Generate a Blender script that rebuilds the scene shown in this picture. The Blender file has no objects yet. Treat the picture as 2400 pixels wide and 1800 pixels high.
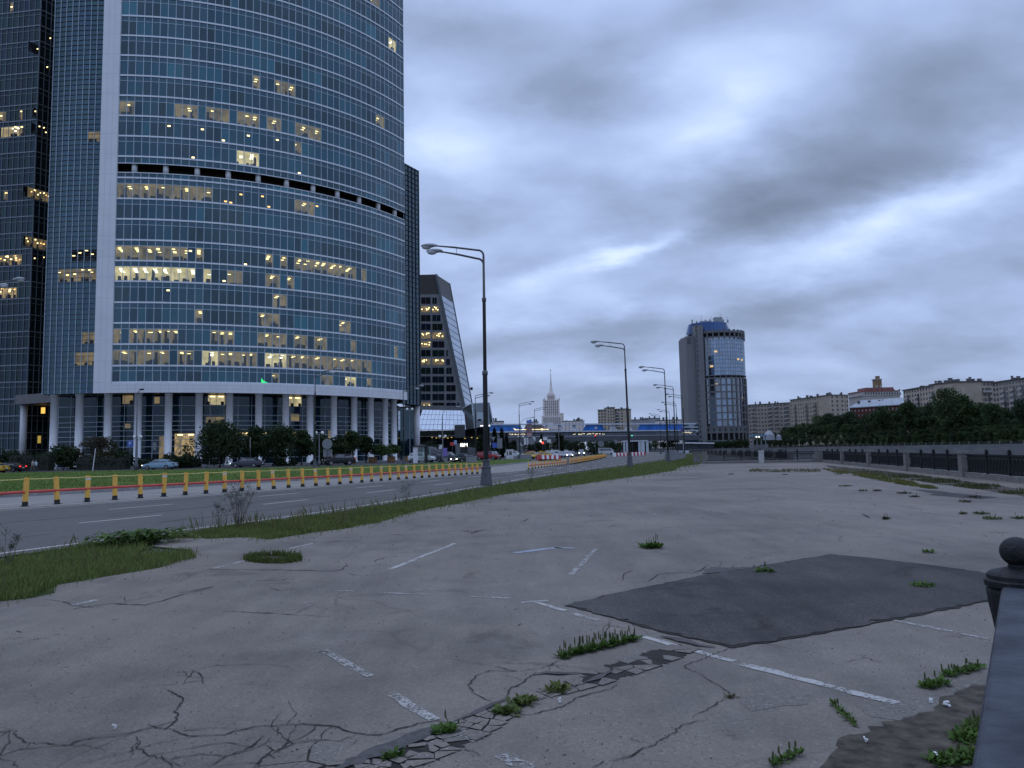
import bpy, math, random
import numpy as np
from math import radians, sin, cos, pi, atan2, sqrt, hypot
from mathutils import Matrix, Vector
random.seed(7); RNG = np.random.default_rng(11)
S = bpy.context.scene
COL = S.collection

# ---------------------------------------------------------------- camera
EYE = np.array([0.0, 0.0, 1.6]); FPX = 1800.0
PITCH, ROLL = radians(5.02), radians(-1.1)
cam_d = bpy.data.cameras.new("camera"); cam = bpy.data.objects.new("camera", cam_d); COL.objects.link(cam)
cam_d.sensor_width = 36.0; cam_d.lens = 36.0 * FPX / 2400.0
cam_d.clip_start = 0.05; cam_d.clip_end = 20000.0
CM = Matrix.Rotation(pi / 2 + PITCH, 3, 'X') @ Matrix.Rotation(ROLL, 3, 'Z')
cam.matrix_world = Matrix.Translation(EYE.tolist()) @ CM.to_4x4()
S.camera = cam
CN = np.array(CM)

# ---------------------------------------------------------------- colour management
S.view_settings.view_transform = 'Standard'; S.view_settings.look = 'None'
S.view_settings.exposure = 0.10; S.view_settings.gamma = 1.0

# measured points of the place: a ray of the survey picture met with a height or a depth
def ray(x, y): return CN @ np.array([(x - 1200) / FPX, -(y - 900) / FPX, -1.0])
def at(x, y, z=0.0):
    d = ray(x, y); return EYE + d * ((z - EYE[2]) / d[2])
def atd(x, y, D):
    d = ray(x, y); return EYE + d * (D / d[1])

# ---------------------------------------------------------------- world: overcast dusk sky
W = bpy.data.worlds.new("World"); S.world = W; W.use_nodes = True
class NT:
    def __init__(s, tree): s.t = tree; s.n = tree.nodes; s.l = tree.links
    def new(s, typ, **kw):
        n = s.n.new(typ)
        for k, v in kw.items(): setattr(n, k, v)
        return n
    def link(s, a, b): s.l.new(a, b)
    def val(s, sock, v):
        if isinstance(v, (int, float)): sock.default_value = v
        elif isinstance(v, (tuple, list)): sock.default_value = v
        else: s.l.new(v, sock)
    def math(s, op, a, b=0.0, c=0.0, clamp=False):
        n = s.n.new('ShaderNodeMath'); n.operation = op; n.use_clamp = clamp
        s.val(n.inputs[0], a); s.val(n.inputs[1], b); s.val(n.inputs[2], c); return n.outputs[0]
    def noise(s, vec, scale, detail=4.0, rough=0.5, dist=0.0):
        n = s.n.new('ShaderNodeTexNoise'); n.inputs['Scale'].default_value = scale
        n.inputs['Detail'].default_value = detail; n.inputs['Roughness'].default_value = rough
        n.inputs['Distortion'].default_value = dist
        if vec is not None: s.l.new(vec, n.inputs['Vector'])
        return n.outputs[0]
    def ramp(s, fac, stops, interp='LINEAR'):
        n = s.n.new('ShaderNodeValToRGB'); cr = n.color_ramp; cr.interpolation = interp
        while len(cr.elements) < len(stops): cr.elements.new(0.5)
        for e, (p, c) in zip(cr.elements, stops):
            e.position = p; e.color = (c[0], c[1], c[2], 1.0) if len(c) == 3 else c
        s.val(n.inputs[0], fac); return n.outputs[0]
    def mix(s, fac, a, b, blend='MIX'):
        n = s.n.new('ShaderNodeMix'); n.data_type = 'RGBA'; n.blend_type = blend
        s.val(n.inputs[0], fac)
        for i, v in ((6, a), (7, b)):
            if isinstance(v, (tuple, list)): v = (v[0], v[1], v[2], 1.0)
            s.val(n.inputs[i], v)
        return n.outputs[2]

SKY_STRENGTH = 1.0
CLOUDS = [  # azimuth, elevation (survey pixel), half width, half height (pixels), tilt, weight
    (2180,330,430,120,18,-.8),(1800,485,330,90,22,-.85),(1500,470,190,55,12,-.55),(1310,190,200,120,0,-1.0),
    (1050,500,130,80,0,-.6),(1160,650,170,50,10,-.55),(1250,790,420,45,3,-.65),(1950,690,420,45,6,-.65),
    (2250,800,330,45,0,-.5),(1350,930,500,35,0,-.45),(2300,60,330,90,10,-.5),(1050,60,220,70,0,-.6),(1700,40,260,60,8,-.45),
    (1500,575,110,30,20,.85),(1385,625,150,38,18,.65),(2130,490,190,46,22,.55),(2330,425,190,50,18,.45),
    (1900,590,330,50,14,.55),(1680,170,260,130,10,.5),(1040,280,110,110,0,.45),(1450,700,160,40,20,.45),
    (1150,350,260,80,10,.35),(2250,640,260,40,8,.3),(1650,330,200,60,20,.4),(1250,700,200,40,5,.3),(1500,860,300,25,0,.25),
    (600,200,400,160,10,-.4),(300,700,300,90,5,.3),(2700,500,260,120,10,-.5),
]
def world_sky():
    T = NT(W.node_tree); T.n.clear()
    tc = T.new('ShaderNodeTexCoord'); sep = T.new('ShaderNodeSeparateXYZ'); T.link(tc.outputs['Generated'], sep.inputs[0])
    X, Y, Z = sep.outputs
    zc = T.math('MAXIMUM', Z, 0.0)
    den = T.math('ADD', zc, 0.36)
    cx, cy = T.math('DIVIDE', X, den), T.math('DIVIDE', Y, den)
    comb = T.new('ShaderNodeCombineXYZ'); T.link(cx, comb.inputs[0]); T.link(cy, comb.inputs[1])
    mp = T.new('ShaderNodeMapping'); mp.inputs['Rotation'].default_value = (0, 0, radians(24)); mp.inputs['Scale'].default_value = (1.15, 1.6, 1)
    T.link(comb.outputs[0], mp.inputs[0]); P = mp.outputs[0]
    n1 = T.noise(P, 1.55, 6.0, 0.48, 0.25); n2 = T.noise(P, 4.6, 5.0, 0.5, 0.15)
    w1 = T.noise(P, 2.6, 6.0, 0.6); mp2 = T.new('ShaderNodeMapping'); mp2.inputs['Location'].default_value = (7.3, 3.1, 0); T.link(P, mp2.inputs[0])
    w2 = T.noise(mp2.outputs[0], 2.6, 6.0, 0.6)
    az = T.math('ARCTAN2', X, Y); el = T.math('ARCSINE', Z)
    az = T.math('ADD', az, T.math('MULTIPLY', T.math('SUBTRACT', w1, 0.5), 0.17))
    el = T.math('ADD', el, T.math('MULTIPLY', T.math('SUBTRACT', w2, 0.5), 0.10))
    tot = None
    for (x, y, rx, ry, ang, wgt) in CLOUDS:
        d = ray(x, y); d = d / np.linalg.norm(d); u0, v0 = atan2(d[0], d[1]), math.asin(d[2]); c, s = cos(radians(ang)), sin(radians(ang))
        du, dv = T.math('SUBTRACT', az, u0), T.math('SUBTRACT', el, v0)
        a = T.math('MULTIPLY_ADD', du, c * FPX / rx, T.math('MULTIPLY', dv, s * FPX / rx))
        b = T.math('MULTIPLY_ADD', du, -s * FPX / ry, T.math('MULTIPLY', dv, c * FPX / ry))
        r2 = T.math('MULTIPLY_ADD', a, a, T.math('MULTIPLY', b, b))
        g = T.math('MULTIPLY', T.math('POWER', 2.718, T.math('MULTIPLY', r2, -1.0)), wgt)
        tot = g if tot is None else T.math('ADD', tot, g)
    lum = T.math('ADD', 0.545, T.math('MULTIPLY', tot, 0.37))
    lum = T.math('ADD', lum, T.math('MULTIPLY', T.math('SUBTRACT', n1, 0.5), 0.74))
    lum = T.math('ADD', lum, T.math('MULTIPLY', T.math('SUBTRACT', n2, 0.5), 0.50))
    col = T.ramp(lum, [(0.0, (.190, .245, .360)), (0.26, (.278, .358, .540)), (0.52, (.400, .515, .800)), (0.78, (.565, .710, 1.03)), (1.0, (.80, .95, 1.12))])
    # towards the horizon the deck greys out, towards the zenith it brightens
    hz = T.math('POWER', T.math('SUBTRACT', 1.0, zc, clamp=True), 11.0)
    col = T.mix(T.math('MULTIPLY', hz, 0.62), col, (.31, .395, .565))
    zb = T.math('MULTIPLY_ADD', T.math('SMOOTHSTEP', zc, 0, 0) if False else T.math('MULTIPLY', T.math('MAXIMUM', T.math('SUBTRACT', zc, 0.5), 0.0), 2.0), 1.0, 1.0)
    sc = T.new('ShaderNodeVectorMath', operation='SCALE'); T.link(col, sc.inputs[0]); T.link(zb, sc.inputs['Scale'])
    sky = T.new('ShaderNodeTexSky'); sky.sky_type = 'NISHITA'; sky.sun_disc = False
    sky.sun_elevation = radians(SUN_EL); sky.sun_rotation = radians(SUN_AZ); sky.air_density = 1.0; sky.dust_density = 2.0
    b1 = T.new('ShaderNodeBackground'); T.link(sc.outputs[0], b1.inputs[0]); b1.inputs[1].default_value = SKY_STRENGTH
    b2 = T.new('ShaderNodeBackground'); T.link(sky.outputs[0], b2.inputs[0]); b2.inputs[1].default_value = 0.05
    mx = T.new('ShaderNodeMixShader'); mx.inputs[0].default_value = 0.05; T.link(b1.outputs[0], mx.inputs[1]); T.link(b2.outputs[0], mx.inputs[2])
    o = T.new('ShaderNodeOutputWorld'); T.link(mx.outputs[0], o.inputs[0])
SUN_EL, SUN_AZ = 62.0, -35.0
world_sky()
sd = bpy.data.lights.new("sun", 'SUN'); sd.energy = 0.30; sd.angle = radians(35); sd.color = (0.95, 0.97, 1.0)
sun = bpy.data.objects.new("sun", sd); COL.objects.link(sun); sun.location = (0, 0, 300)
sun.rotation_euler = (radians(90 - SUN_EL), 0, radians(180 - SUN_AZ))

# ---------------------------------------------------------------- materials
MATS = {}
def mat(name, c1, c2=None, scale=3.0, detail=5.0, rough=0.6, spec=0.5, metal=0.0, bump=0.0, bscale=None, ior=None, emis=None, estr=0.0,
        attr=None, coords='Object', stretch=None, contrast=(0.3, 0.7), trans=0.0):
    if name in MATS: return MATS[name]
    m = bpy.data.materials.new(name); m.use_nodes = True; T = NT(m.node_tree); b = T.n['Principled BSDF']
    b.inputs['Roughness'].default_value = rough; b.inputs['Specular IOR Level'].default_value = spec; b.inputs['Metallic'].default_value = metal
    if ior: b.inputs['IOR'].default_value = ior
    tc = T.new('ShaderNodeTexCoord'); vec = tc.outputs[coords]
    if stretch:
        mp = T.new('ShaderNodeMapping'); mp.inputs['Scale'].default_value = stretch; T.link(vec, mp.inputs[0]); vec = mp.outputs[0]
    if attr:
        a = T.new('ShaderNodeAttribute'); a.attribute_name = attr; base = a.outputs['Color']
        n = T.noise(vec, scale, detail); k = T.ramp(n, [(contrast[0], (.8, .8, .8)), (contrast[1], (1.15, 1.15, 1.15))])
        T.link(T.mix(1.0, base, k, 'MULTIPLY'), b.inputs['Base Color'])
    elif c2 is not None:
        n = T.noise(vec, scale, detail, 0.6); T.link(T.ramp(n, [(contrast[0], c1), (contrast[1], c2)]), b.inputs['Base Color'])
    else: b.inputs['Base Color'].default_value = (*c1, 1)
    if bump:
        bn = T.noise(vec, bscale or scale * 4, 6, 0.6); bp = T.new('ShaderNodeBump'); bp.inputs['Strength'].default_value = bump
        bp.inputs['Distance'].default_value = 0.02; T.link(bn, bp.inputs['Height']); T.link(bp.outputs[0], b.inputs['Normal'])
    if emis: b.inputs['Emission Color'].default_value = (*emis, 1); b.inputs['Emission Strength'].default_value = estr
    MATS[name] = m; return m

# ---------------------------------------------------------------- mesh helpers
class MB:
    def __init__(s): s.V = []; s.F = []; s.M = []; s.C = []
    def add(s, vs, fs, m=0, c=None):
        o = len(s.V); s.V.extend([tuple(map(float, v)) for v in vs])
        for f in fs: s.F.append(tuple(i + o for i in f)); s.M.append(m); s.C.append(c)
        return s
    def quad(s, a, b, c, d, m=0, col=None): return s.add([a, b, c, d], [(0, 1, 2, 3)], m, col)
    def poly(s, pts, m=0): return s.add(pts, [tuple(range(len(pts)))], m)
    def box(s, c, size, rz=0.0, m=0, col=None):
        hx, hy, hz = size[0] / 2, size[1] / 2, size[2] / 2; k, q = cos(rz), sin(rz); vs = []
        for dz in (-hz, hz):
            for dx, dy in ((-hx, -hy), (hx, -hy), (hx, hy), (-hx, hy)): vs.append((c[0] + dx * k - dy * q, c[1] + dx * q + dy * k, c[2] + dz))
        return s.add(vs, [(3, 2, 1, 0), (4, 5, 6, 7), (0, 1, 5, 4), (1, 2, 6, 5), (2, 3, 7, 6), (3, 0, 4, 7)], m, col)
    def beam(s, p, q, w, h, m=0):
        p, q = Vector(p), Vector(q); d = (q - p).normalized(); up = Vector((0, 0, 1)) if abs(d.z) < 0.95 else Vector((1, 0, 0))
        r = d.cross(up).normalized() * (w / 2); u = r.cross(d).normalized() * (h / 2)
        vs = [p - r - u, p + r - u, p + r + u, p - r + u, q - r - u, q + r - u, q + r + u, q - r + u]
        return s.add(vs, [(3, 2, 1, 0), (4, 5, 6, 7), (0, 1, 5, 4), (1, 2, 6, 5), (2, 3, 7, 6), (3, 0, 4, 7)], m)
    def prism(s, pts, z0, z1, m=0):
        n = len(pts); vs = [(p[0], p[1], z0) for p in pts] + [(p[0], p[1], z1) for p in pts]
        fs = [tuple(range(n - 1, -1, -1)), tuple(range(n, 2 * n))] + [(i, (i + 1) % n, n + (i + 1) % n, n + i) for i in range(n)]
        return s.add(vs, fs, m)
    def tube(s, pts, rad, n=8, m=0, caps=True):
        pts = [Vector(p) for p in pts]; k = len(pts); rs = rad if isinstance(rad, (list, tuple)) else [rad] * k; vs = []; r = None
        for i, p in enumerate(pts):
            d = (pts[min(i + 1, k - 1)] - pts[max(i - 1, 0)]).normalized()
            if r is None: r = d.cross(Vector((0, 0, 1)) if abs(d.z) < 0.9 else Vector((1, 0, 0))).normalized()
            else: r = (r - d * r.dot(d)).normalized()
            u = d.cross(r)
            for j in range(n): a = 2 * pi * j / n; vs.append(p + (r * cos(a) + u * sin(a)) * rs[i])
        fs = [(i * n + j, i * n + (j + 1) % n, (i + 1) * n + (j + 1) % n, (i + 1) * n + j) for i in range(k - 1) for j in range(n)]
        if caps: fs += [tuple(range(n - 1, -1, -1)), tuple(range((k - 1) * n, k * n))]
        return s.add(vs, fs, m)
    def lathe(s, c, prof, n=16, m=0, sx=1.0, sy=1.0):
        vs = []; k = len(prof)
        for r, z in prof:
            for j in range(n): a = 2 * pi * j / n; vs.append((c[0] + r * cos(a) * sx, c[1] + r * sin(a) * sy, c[2] + z))
        fs = [(i * n + j, i * n + (j + 1) % n, (i + 1) * n + (j + 1) % n, (i + 1) * n + j) for i in range(k - 1) for j in range(n)]
        fs += [tuple(range(n - 1, -1, -1)), tuple(range((k - 1) * n, k * n))]
        return s.add(vs, fs, m)
    def ball(s, c, r, n=12, m=0, sq=(1, 1, 1)):
        prof = [(r * sin(pi * i / n) * 1.0 + 1e-4, -r * cos(pi * i / n) * sq[2]) for i in range(n + 1)]
        return s.lathe(c, prof, n + 4, m, sq[0], sq[1])
    def build(s, name, mats, parent=None, smooth=False, origin=None):
        me = bpy.data.meshes.new(name)
        if origin is None and parent is not None: origin = tuple(parent['_o']) if '_o' in parent.keys() else None
        V = np.array(s.V, dtype=np.float64)
        if origin is not None and len(V): V = V - np.array(origin)
        me.from_pydata(V.tolist(), [], s.F)
        mats = mats if isinstance(mats, (list, tuple)) else [mats]
        for q in mats: me.materials.append(q)
        if len(mats) > 1: me.polygons.foreach_set('material_index', s.M)
        if any(c is not None for c in s.C):
            a = me.color_attributes.new('tint', 'FLOAT_COLOR', 'CORNER'); arr = []
            for f, c in zip(s.F, s.C):
                c = c or (1, 1, 1); arr.extend([c[0], c[1], c[2], 1.0] * len(f))
            a.data.foreach_set('color', arr)
        if smooth: me.polygons.foreach_set('use_smooth', [True] * len(s.F))
        me.update(); o = bpy.data.objects.new(name, me); COL.objects.link(o)
        if parent is not None: o.parent = parent
        elif origin is not None: o.location = origin
        return o
def tag(o, label=None, cat=None, group=None, kind=None):
    if label: o['label'] = label
    if cat: o['category'] = cat
    if group: o['group'] = group
    if kind: o['kind'] = kind
    return o
def thing(name, loc, label, cat, group=None, rz=0.0, world=False):
    o = bpy.data.objects.new(name, None); COL.objects.link(o); o.location = [float(v) for v in loc]; o.rotation_euler = (0, 0, rz); o.empty_display_size = 0.2
    if world: o['_o'] = [float(v) for v in loc]      # children are given in world coordinates
    return tag(o, label, cat, group)
def dup(root, loc=None, rz=None, label=None, group=None, sc=None):
    def cp(o, par):
        c = o.copy(); COL.objects.link(c)
        if par is not None: c.parent = par
        for ch in o.children: cp(ch, c)
        return c
    r = cp(root, None)
    if loc is not None: r.location = [float(v) for v in loc]
    if rz is not None: r.rotation_euler = (0, 0, rz)
    if sc is not None: r.scale = (sc, sc, sc) if isinstance(sc, (int, float)) else sc
    if label: r['label'] = label
    if group: r['group'] = group
    return r
def quads_mesh(name, V, mats, cols=None, parent=None, tri=False):
    """V: (n, k, 3) array of separate polygons."""
    n, k, _ = V.shape; me = bpy.data.meshes.new(name); me.vertices.add(n * k); me.vertices.foreach_set('co', V.astype(np.float32).ravel())
    me.loops.add(n * k); me.loops.foreach_set('vertex_index', np.arange(n * k, dtype=np.int32))
    me.polygons.add(n); me.polygons.foreach_set('loop_start', np.arange(0, n * k, k, dtype=np.int32))
    for q in (mats if isinstance(mats, (list, tuple)) else [mats]): me.materials.append(q)
    if cols is not None:
        a = me.color_attributes.new('tint', 'FLOAT_COLOR', 'CORNER'); c4 = np.ones((n, k, 4), np.float32); c4[:, :, :3] = cols[:, None, :]
        a.data.foreach_set('color', c4.ravel())
    me.update(); me.validate(); o = bpy.data.objects.new(name, me); COL.objects.link(o)
    if parent is not None: o.parent = parent
    return o
def sheet(name, pts, z, m, kind='structure'):
    """flat sheet from ground points [(x, y)]"""
    b = MB(); b.poly([(p[0], p[1], z) for p in pts]); o = b.build(name, m)
    import bmesh
    bm = bmesh.new(); bm.from_mesh(o.data); bmesh.ops.triangulate(bm, faces=bm.faces[:]); bm.normal_update()
    for f in bm.faces:
        if f.normal.z < 0: f.normal_flip()
    bm.to_mesh(o.data); bm.free(); o['kind'] = kind; return o
def gp(pts, z=0.0): return [tuple(at(x, y, z)[:2]) for x, y in pts]
def rag(pts, amp, step):
    """break up straight outlines of a ground polygon"""
    out = []
    n = len(pts)
    for i in range(n):
        a, b = np.array(pts[i]), np.array(pts[(i + 1) % n]); L = np.linalg.norm(b - a); k = max(1, min(60, int(L / step)))
        for j in range(k):
            p = a + (b - a) * j / k
            out.append(tuple(p + (RNG.normal(0, amp, 2) if j else 0)))
    return out
# ---------------------------------------------------------------- ground, lot, road
def asphalt(name, dark, light, warm, speck=.42, rough=0.8, mott=0.35, wear=1.0):
    """weathered asphalt: blotches, stains, scuffs, hairline cracks and stone chips"""
    m = bpy.data.materials.new(name); m.use_nodes = True; T = NT(m.node_tree); b = T.n['Principled BSDF']; tc = T.new('ShaderNodeTexCoord'); v = tc.outputs['Object']
    big = T.noise(v, 0.16, 7, 0.62, 0.4); mid = T.noise(v, 1.3, 8, 0.66); fine = T.noise(v, 62.0, 3, 0.7)
    mp = T.new('ShaderNodeMapping'); mp.inputs['Rotation'].default_value = (0, 0, radians(14)); mp.inputs['Scale'].default_value = (1.3, 0.16, 1); T.link(v, mp.inputs[0])
    strk = T.noise(mp.outputs[0], 1.6, 7, 0.66)
    k = T.math('ADD', T.math('MULTIPLY', big, .42), T.math('ADD', T.math('MULTIPLY', mid, .34), T.math('MULTIPLY', strk, .24)))
    c = T.ramp(k, [(0.5 - mott * .5, dark), (0.5 + mott * .5, light)])
    wm = T.noise(v, 0.33, 5, 0.55); c = T.mix(T.math('MULTIPLY', T.ramp(wm, [(0.45, (0, 0, 0)), (0.7, (1, 1, 1))]), 0.6), c, warm)
    if wear:
        st = T.noise(v, .85, 9, .68, .6); c = T.mix(1.0, c, T.ramp(st, [(.335, (1 - .30 * wear,) * 3), (.40, (1, 1, 1)), (.62, (1, 1, 1)), (.69, (1 + .22 * wear,) * 3)]), 'MULTIPLY')
        s2 = T.noise(v, 5.5, 6, .7, .3); c = T.mix(1.0, c, T.ramp(s2, [(.27, (1 - .35 * wear,) * 3), (.36, (1, 1, 1)), (.66, (1, 1, 1)), (.74, (1 + .28 * wear,) * 3)]), 'MULTIPLY')
        wv = T.new('ShaderNodeVectorMath', operation='MULTIPLY_ADD'); nn = T.n.new('ShaderNodeTexNoise'); nn.inputs['Scale'].default_value = 1.7; nn.inputs['Detail'].default_value = 6; T.link(v, nn.inputs['Vector']); T.link(nn.outputs['Color'], wv.inputs[0]); wv.inputs[1].default_value = (.55, .55, 0); T.link(v, wv.inputs[2])
        vo = T.new('ShaderNodeTexVoronoi'); vo.feature = 'DISTANCE_TO_EDGE'; vo.inputs['Scale'].default_value = .62; T.link(wv.outputs[0], vo.inputs['Vector'])
        hm = T.ramp(T.noise(v, .23, 4, .55, .5), [(.50, (0, 0, 0)), (.60, (1, 1, 1))]); hl = T.ramp(vo.outputs['Distance'], [(.003, (1, 1, 1)), (.010, (0, 0, 0))])
        c = T.mix(T.math('MULTIPLY', T.math('MULTIPLY', hm, hl), .42 * wear), c, tuple(x * .28 for x in dark))
    vc = T.new('ShaderNodeTexVoronoi'); vc.inputs['Scale'].default_value = 70.0; T.link(v, vc.inputs['Vector']); sp = T.new('ShaderNodeSeparateColor'); T.link(vc.outputs['Color'], sp.inputs[0])
    f = T.ramp(sp.outputs[0], [(0.0, (1 - .42 * speck,) * 3), (.25, (1 - .08 * speck,) * 3), (0.75, (1 + .06 * speck,) * 3), (.93, (1 + .22 * speck,) * 3), (1.0, (1 + .85 * speck,) * 3)])
    c = T.mix(1.0, c, f, 'MULTIPLY'); f2 = T.ramp(fine, [(.3, (.86, .86, .86)), (.7, (1.14, 1.14, 1.14))]); c = T.mix(1.0, c, f2, 'MULTIPLY'); T.link(c, b.inputs['Base Color']); b.inputs['Specular IOR Level'].default_value = .28
    T.link(T.ramp(mid, [(0.3, (rough - .12,) * 3), (0.7, (min(1, rough + .12),) * 3)]), b.inputs['Roughness'])
    bp = T.new('ShaderNodeBump'); bp.inputs['Strength'].default_value = 0.6; bp.inputs['Distance'].default_value = 0.004
    T.link(T.math('ADD', T.math('MULTIPLY', fine, .6), T.math('MULTIPLY', sp.outputs[0], .5)), bp.inputs['Height']); T.link(bp.outputs[0], b.inputs['Normal'])
    MATS[name] = m; return m
M_LOT = asphalt('lot_asphalt', (.090, .079, .068), (.202, .177, .150), (.198, .167, .138), mott=.22)
M_ROAD = asphalt('road_asphalt', (.064, .061, .057), (.118, .112, .103), (.095, .090, .082), .7, wear=.6)
M_PATCH = asphalt('patch_asphalt', (.012, .0115, .011), (.068, .063, .057), (.070, .062, .054), 1.2, mott=.15, wear=1.5)
M_PALE = asphalt('worn_asphalt', (.092, .083, .073), (.185, .167, .143), (.16, .142, .118), .8)
M_BASE = asphalt('plaza_asphalt', (.050, .048, .046), (.085, .082, .078), (.07, .067, .062), .5)
M_SOIL = mat('soil', (.024, .020, .017), (.115, .095, .075), 9.0, 12, .95, .2, bump=.8, bscale=30)
M_TURF = mat('turf_soil', (.022, .034, .010), (.06, .08, .024), 1.5, 8, .95, .1)
M_LAWN = mat('lawn_green', (.045, .078, .014), (.105, .150, .030), .35, 9, .95, .1)
M_DIRT = mat('crack_dirt', (.020, .018, .016), (.044, .039, .034), 9.0, 6, .95, .2)
def paint_mat(name, c, cover):
    """worn road paint: chips of the coat are gone and the asphalt shows"""
    m = bpy.data.materials.new(name); m.use_nodes = True; T = NT(m.node_tree); b = T.n['Principled BSDF']; tc = T.new('ShaderNodeTexCoord'); v = tc.outputs['Object']
    n = T.noise(v, 38.0, 6, 0.75); n2 = T.noise(v, 4.0, 5, 0.65); k = T.math('ADD', T.math('MULTIPLY', n, .65), T.math('MULTIPLY', n2, .35))
    a = T.ramp(k, [(1 - cover - .03, (0, 0, 0)), (1 - cover + .03, (1, 1, 1))])
    T.link(T.ramp(n2, [(.3, tuple(x * .72 for x in c)), (.7, c)]), b.inputs['Base Color']); b.inputs['Roughness'].default_value = .6
    T.link(a, b.inputs['Alpha']); MATS[name] = m; return m
M_PAINT = paint_mat('road_paint', (.46, .44, .40), .74)
M_PAINT_LOT = paint_mat('lot_paint', (.38, .365, .34), .545)
M_PAINT_OLD = paint_mat('old_paint', (.34, .325, .30), .515)
M_PAINT_BLUE = paint_mat('blue_paint', (.24, .26, .31), .72)

FENCE_A = np.array([12.9, -1.0]); FENCE_B = np.array([30.05, 75.0])
quay = [(1.9, -200), (13.4, 0), (30.75, 75.1), (30.4, 76.2), (28.6, 77.0), (57, 250), (72, 400), (60, 520), (30, 680), (-150, 1100), (-900, 3500)]
ground = sheet('ground', [(-3000, -200)] + quay + [(-3000, 3500)], -0.03, M_BASE)
qw = MB()
for a, b in zip(quay[:-1], quay[1:]): qw.quad((b[0], b[1], -0.031), (a[0], a[1], -0.031), (a[0], a[1], -6), (b[0], b[1], -6))
M_GRANITE = mat('granite', (.17, .165, .16), (.33, .32, .31), 5.0, 8, .8, .3, bump=.4, bscale=20)
o = qw.build('quay_wall', M_GRANITE); tag(o, 'granite quay wall dropping from the fenced lot to the water', 'quay', kind='structure')

lot_px = [(0, 1405), (78, 1396), (137, 1366), (250, 1347), (372, 1328), (455, 1304), (440, 1288), (352, 1280), (411, 1256), (588, 1252), (627, 1258), (725, 1242), (799, 1233), (896, 1214), (968, 1193), (1187, 1151), (1330, 1133), (1427, 1118), (1529, 1104), (1580, 1096), (1596, 1086), (1640, 1086)]
lot_g = [(-30, -60), (-22, 0), (-10.5, 5.0)] + gp(lot_px) + [(19.2, 77.2), (30.4, 75.0), (12.7, -1.5), (-0.5, -60)]
lot = sheet('lot', lot_g, 0.0, M_LOT)

road_r = [(-24, -30), (-16, -5)] + gp([(0, 1305), (392, 1253), (611, 1225), (799, 1199), (1000, 1166), (1300, 1112), (1460, 1090), (1560, 1074)]) + [(50, 214), (66, 330), (62, 430), (40, 540)]
road_l = [(-60, -30), (-45, 0)] + gp([(0, 1166), (305, 1150), (500, 1137), (676, 1128), (950, 1111), (1148, 1094), (1239, 1084), (1330, 1074)]) + [(32, 240), (48, 340), (44, 430), (20, 540)]
road = sheet('road', road_r + road_l[::-1], -0.004, M_ROAD)

def strip(pts, w, z, b, m=0):
    pts = [np.array(p[:2], float) for p in pts]; L = []; R = []
    for i, p in enumerate(pts):
        d = pts[min(i + 1, len(pts) - 1)] - pts[max(i - 1, 0)]; d = d / (np.linalg.norm(d) + 1e-9); n = np.array([-d[1], d[0]])
        ww = w[i] if isinstance(w, (list, tuple, np.ndarray)) else w
        L.append(p + n * ww / 2); R.append(p - n * ww / 2)
    for i in range(len(pts) - 1): b.quad((*R[i], z), (*R[i + 1], z), (*L[i + 1], z), (*L[i], z), m)
def dens(pts, step=0.4):
    out = [np.array(pts[0][:2], float)]
    for a, b in zip(pts[:-1], pts[1:]):
        a, b = np.array(a[:2], float), np.array(b[:2], float); k = max(1, int(np.linalg.norm(b - a) / step))
        for j in range(1, k + 1): out.append(a + (b - a) * j / k)
    return out
def smooth(pts, it=3):
    pts = [np.array(p[:2], float) for p in pts]
    for _ in range(it):
        q = [pts[0]]
        for a, b in zip(pts[:-1], pts[1:]): q += [a * .75 + b * .25, a * .25 + b * .75]
        q.append(pts[-1]); pts = q
    return pts
def resample(pts, step):
    pts = np.array([p[:2] for p in pts]); s = np.r_[0, np.cumsum(np.linalg.norm(np.diff(pts, axis=0), axis=1))]
    t = np.arange(0, s[-1], step); return np.c_[np.interp(t, s, pts[:, 0]), np.interp(t, s, pts[:, 1])]
LINE_L = smooth([(-33, 0)] + gp([(0, 1197), (480, 1162), (900, 1130), (1130, 1110), (1240, 1103), (1330, 1088), (1420, 1071)]) + [(42, 250), (57, 340), (52, 430)])
LINE_R = smooth(road_r[1:], 3)
rl, rr_ = resample(LINE_L, 0.5), resample(LINE_R, 0.5)
# the roadway's lines: edge lines, two rows of lane dashes, the bus lane's lines
b = MB(); strip(rl, .16, 0.0005, b); tag(b.build('edge_line', M_PAINT), 'solid white line along the yellow bollard fence', 'road marking', kind='structure')
b = MB(); strip(resample([p + np.array([-.45, .2]) for p in rr_], .5), .13, 0.0005, b); tag(b.build('edge_line', M_PAINT), 'white line along the grass verge', 'road marking', kind='structure')
M_LANE = asphalt('lane_asphalt', (.16, .15, .135), (.26, .245, .22), (.22, .205, .18), .7)
def lane(t):
    out = []
    for p in rl:
        q = rr_[np.argmin(((rr_ - p) ** 2).sum(1))]; out.append(p + (q - p) * t)
    return resample(out, .25)
b = MB()
for t, ph in ((.30, 3.3), (.62, 5.4)):
    ln = lane(t); k = int(ph / .25); 
    while k + 12 < len(ln):
        strip(ln[k:k + 11], .14, 0.0006, b); k += int(6.9 / .25)
tag(b.build('lane_dashes', M_PAINT), 'broken white lane lines on the road', 'road marking', kind='structure')
off = []
for i in range(1, len(rl) - 1):
    d = rl[i + 1] - rl[i - 1]; d /= np.linalg.norm(d); off.append(rl[i] + np.array([-d[1], d[0]]) * 1.0)
OFF1 = np.array(off); b = MB(); strip(OFF1[:170], .12, 0.0005, b)
OFF2 = []
for i in range(1, len(rl) - 1):
    d = rl[i + 1] - rl[i - 1]; d /= np.linalg.norm(d); OFF2.append(rl[i] + np.array([-d[1], d[0]]) * 3.6)
OFF2 = np.array(OFF2); k = 4
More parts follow.
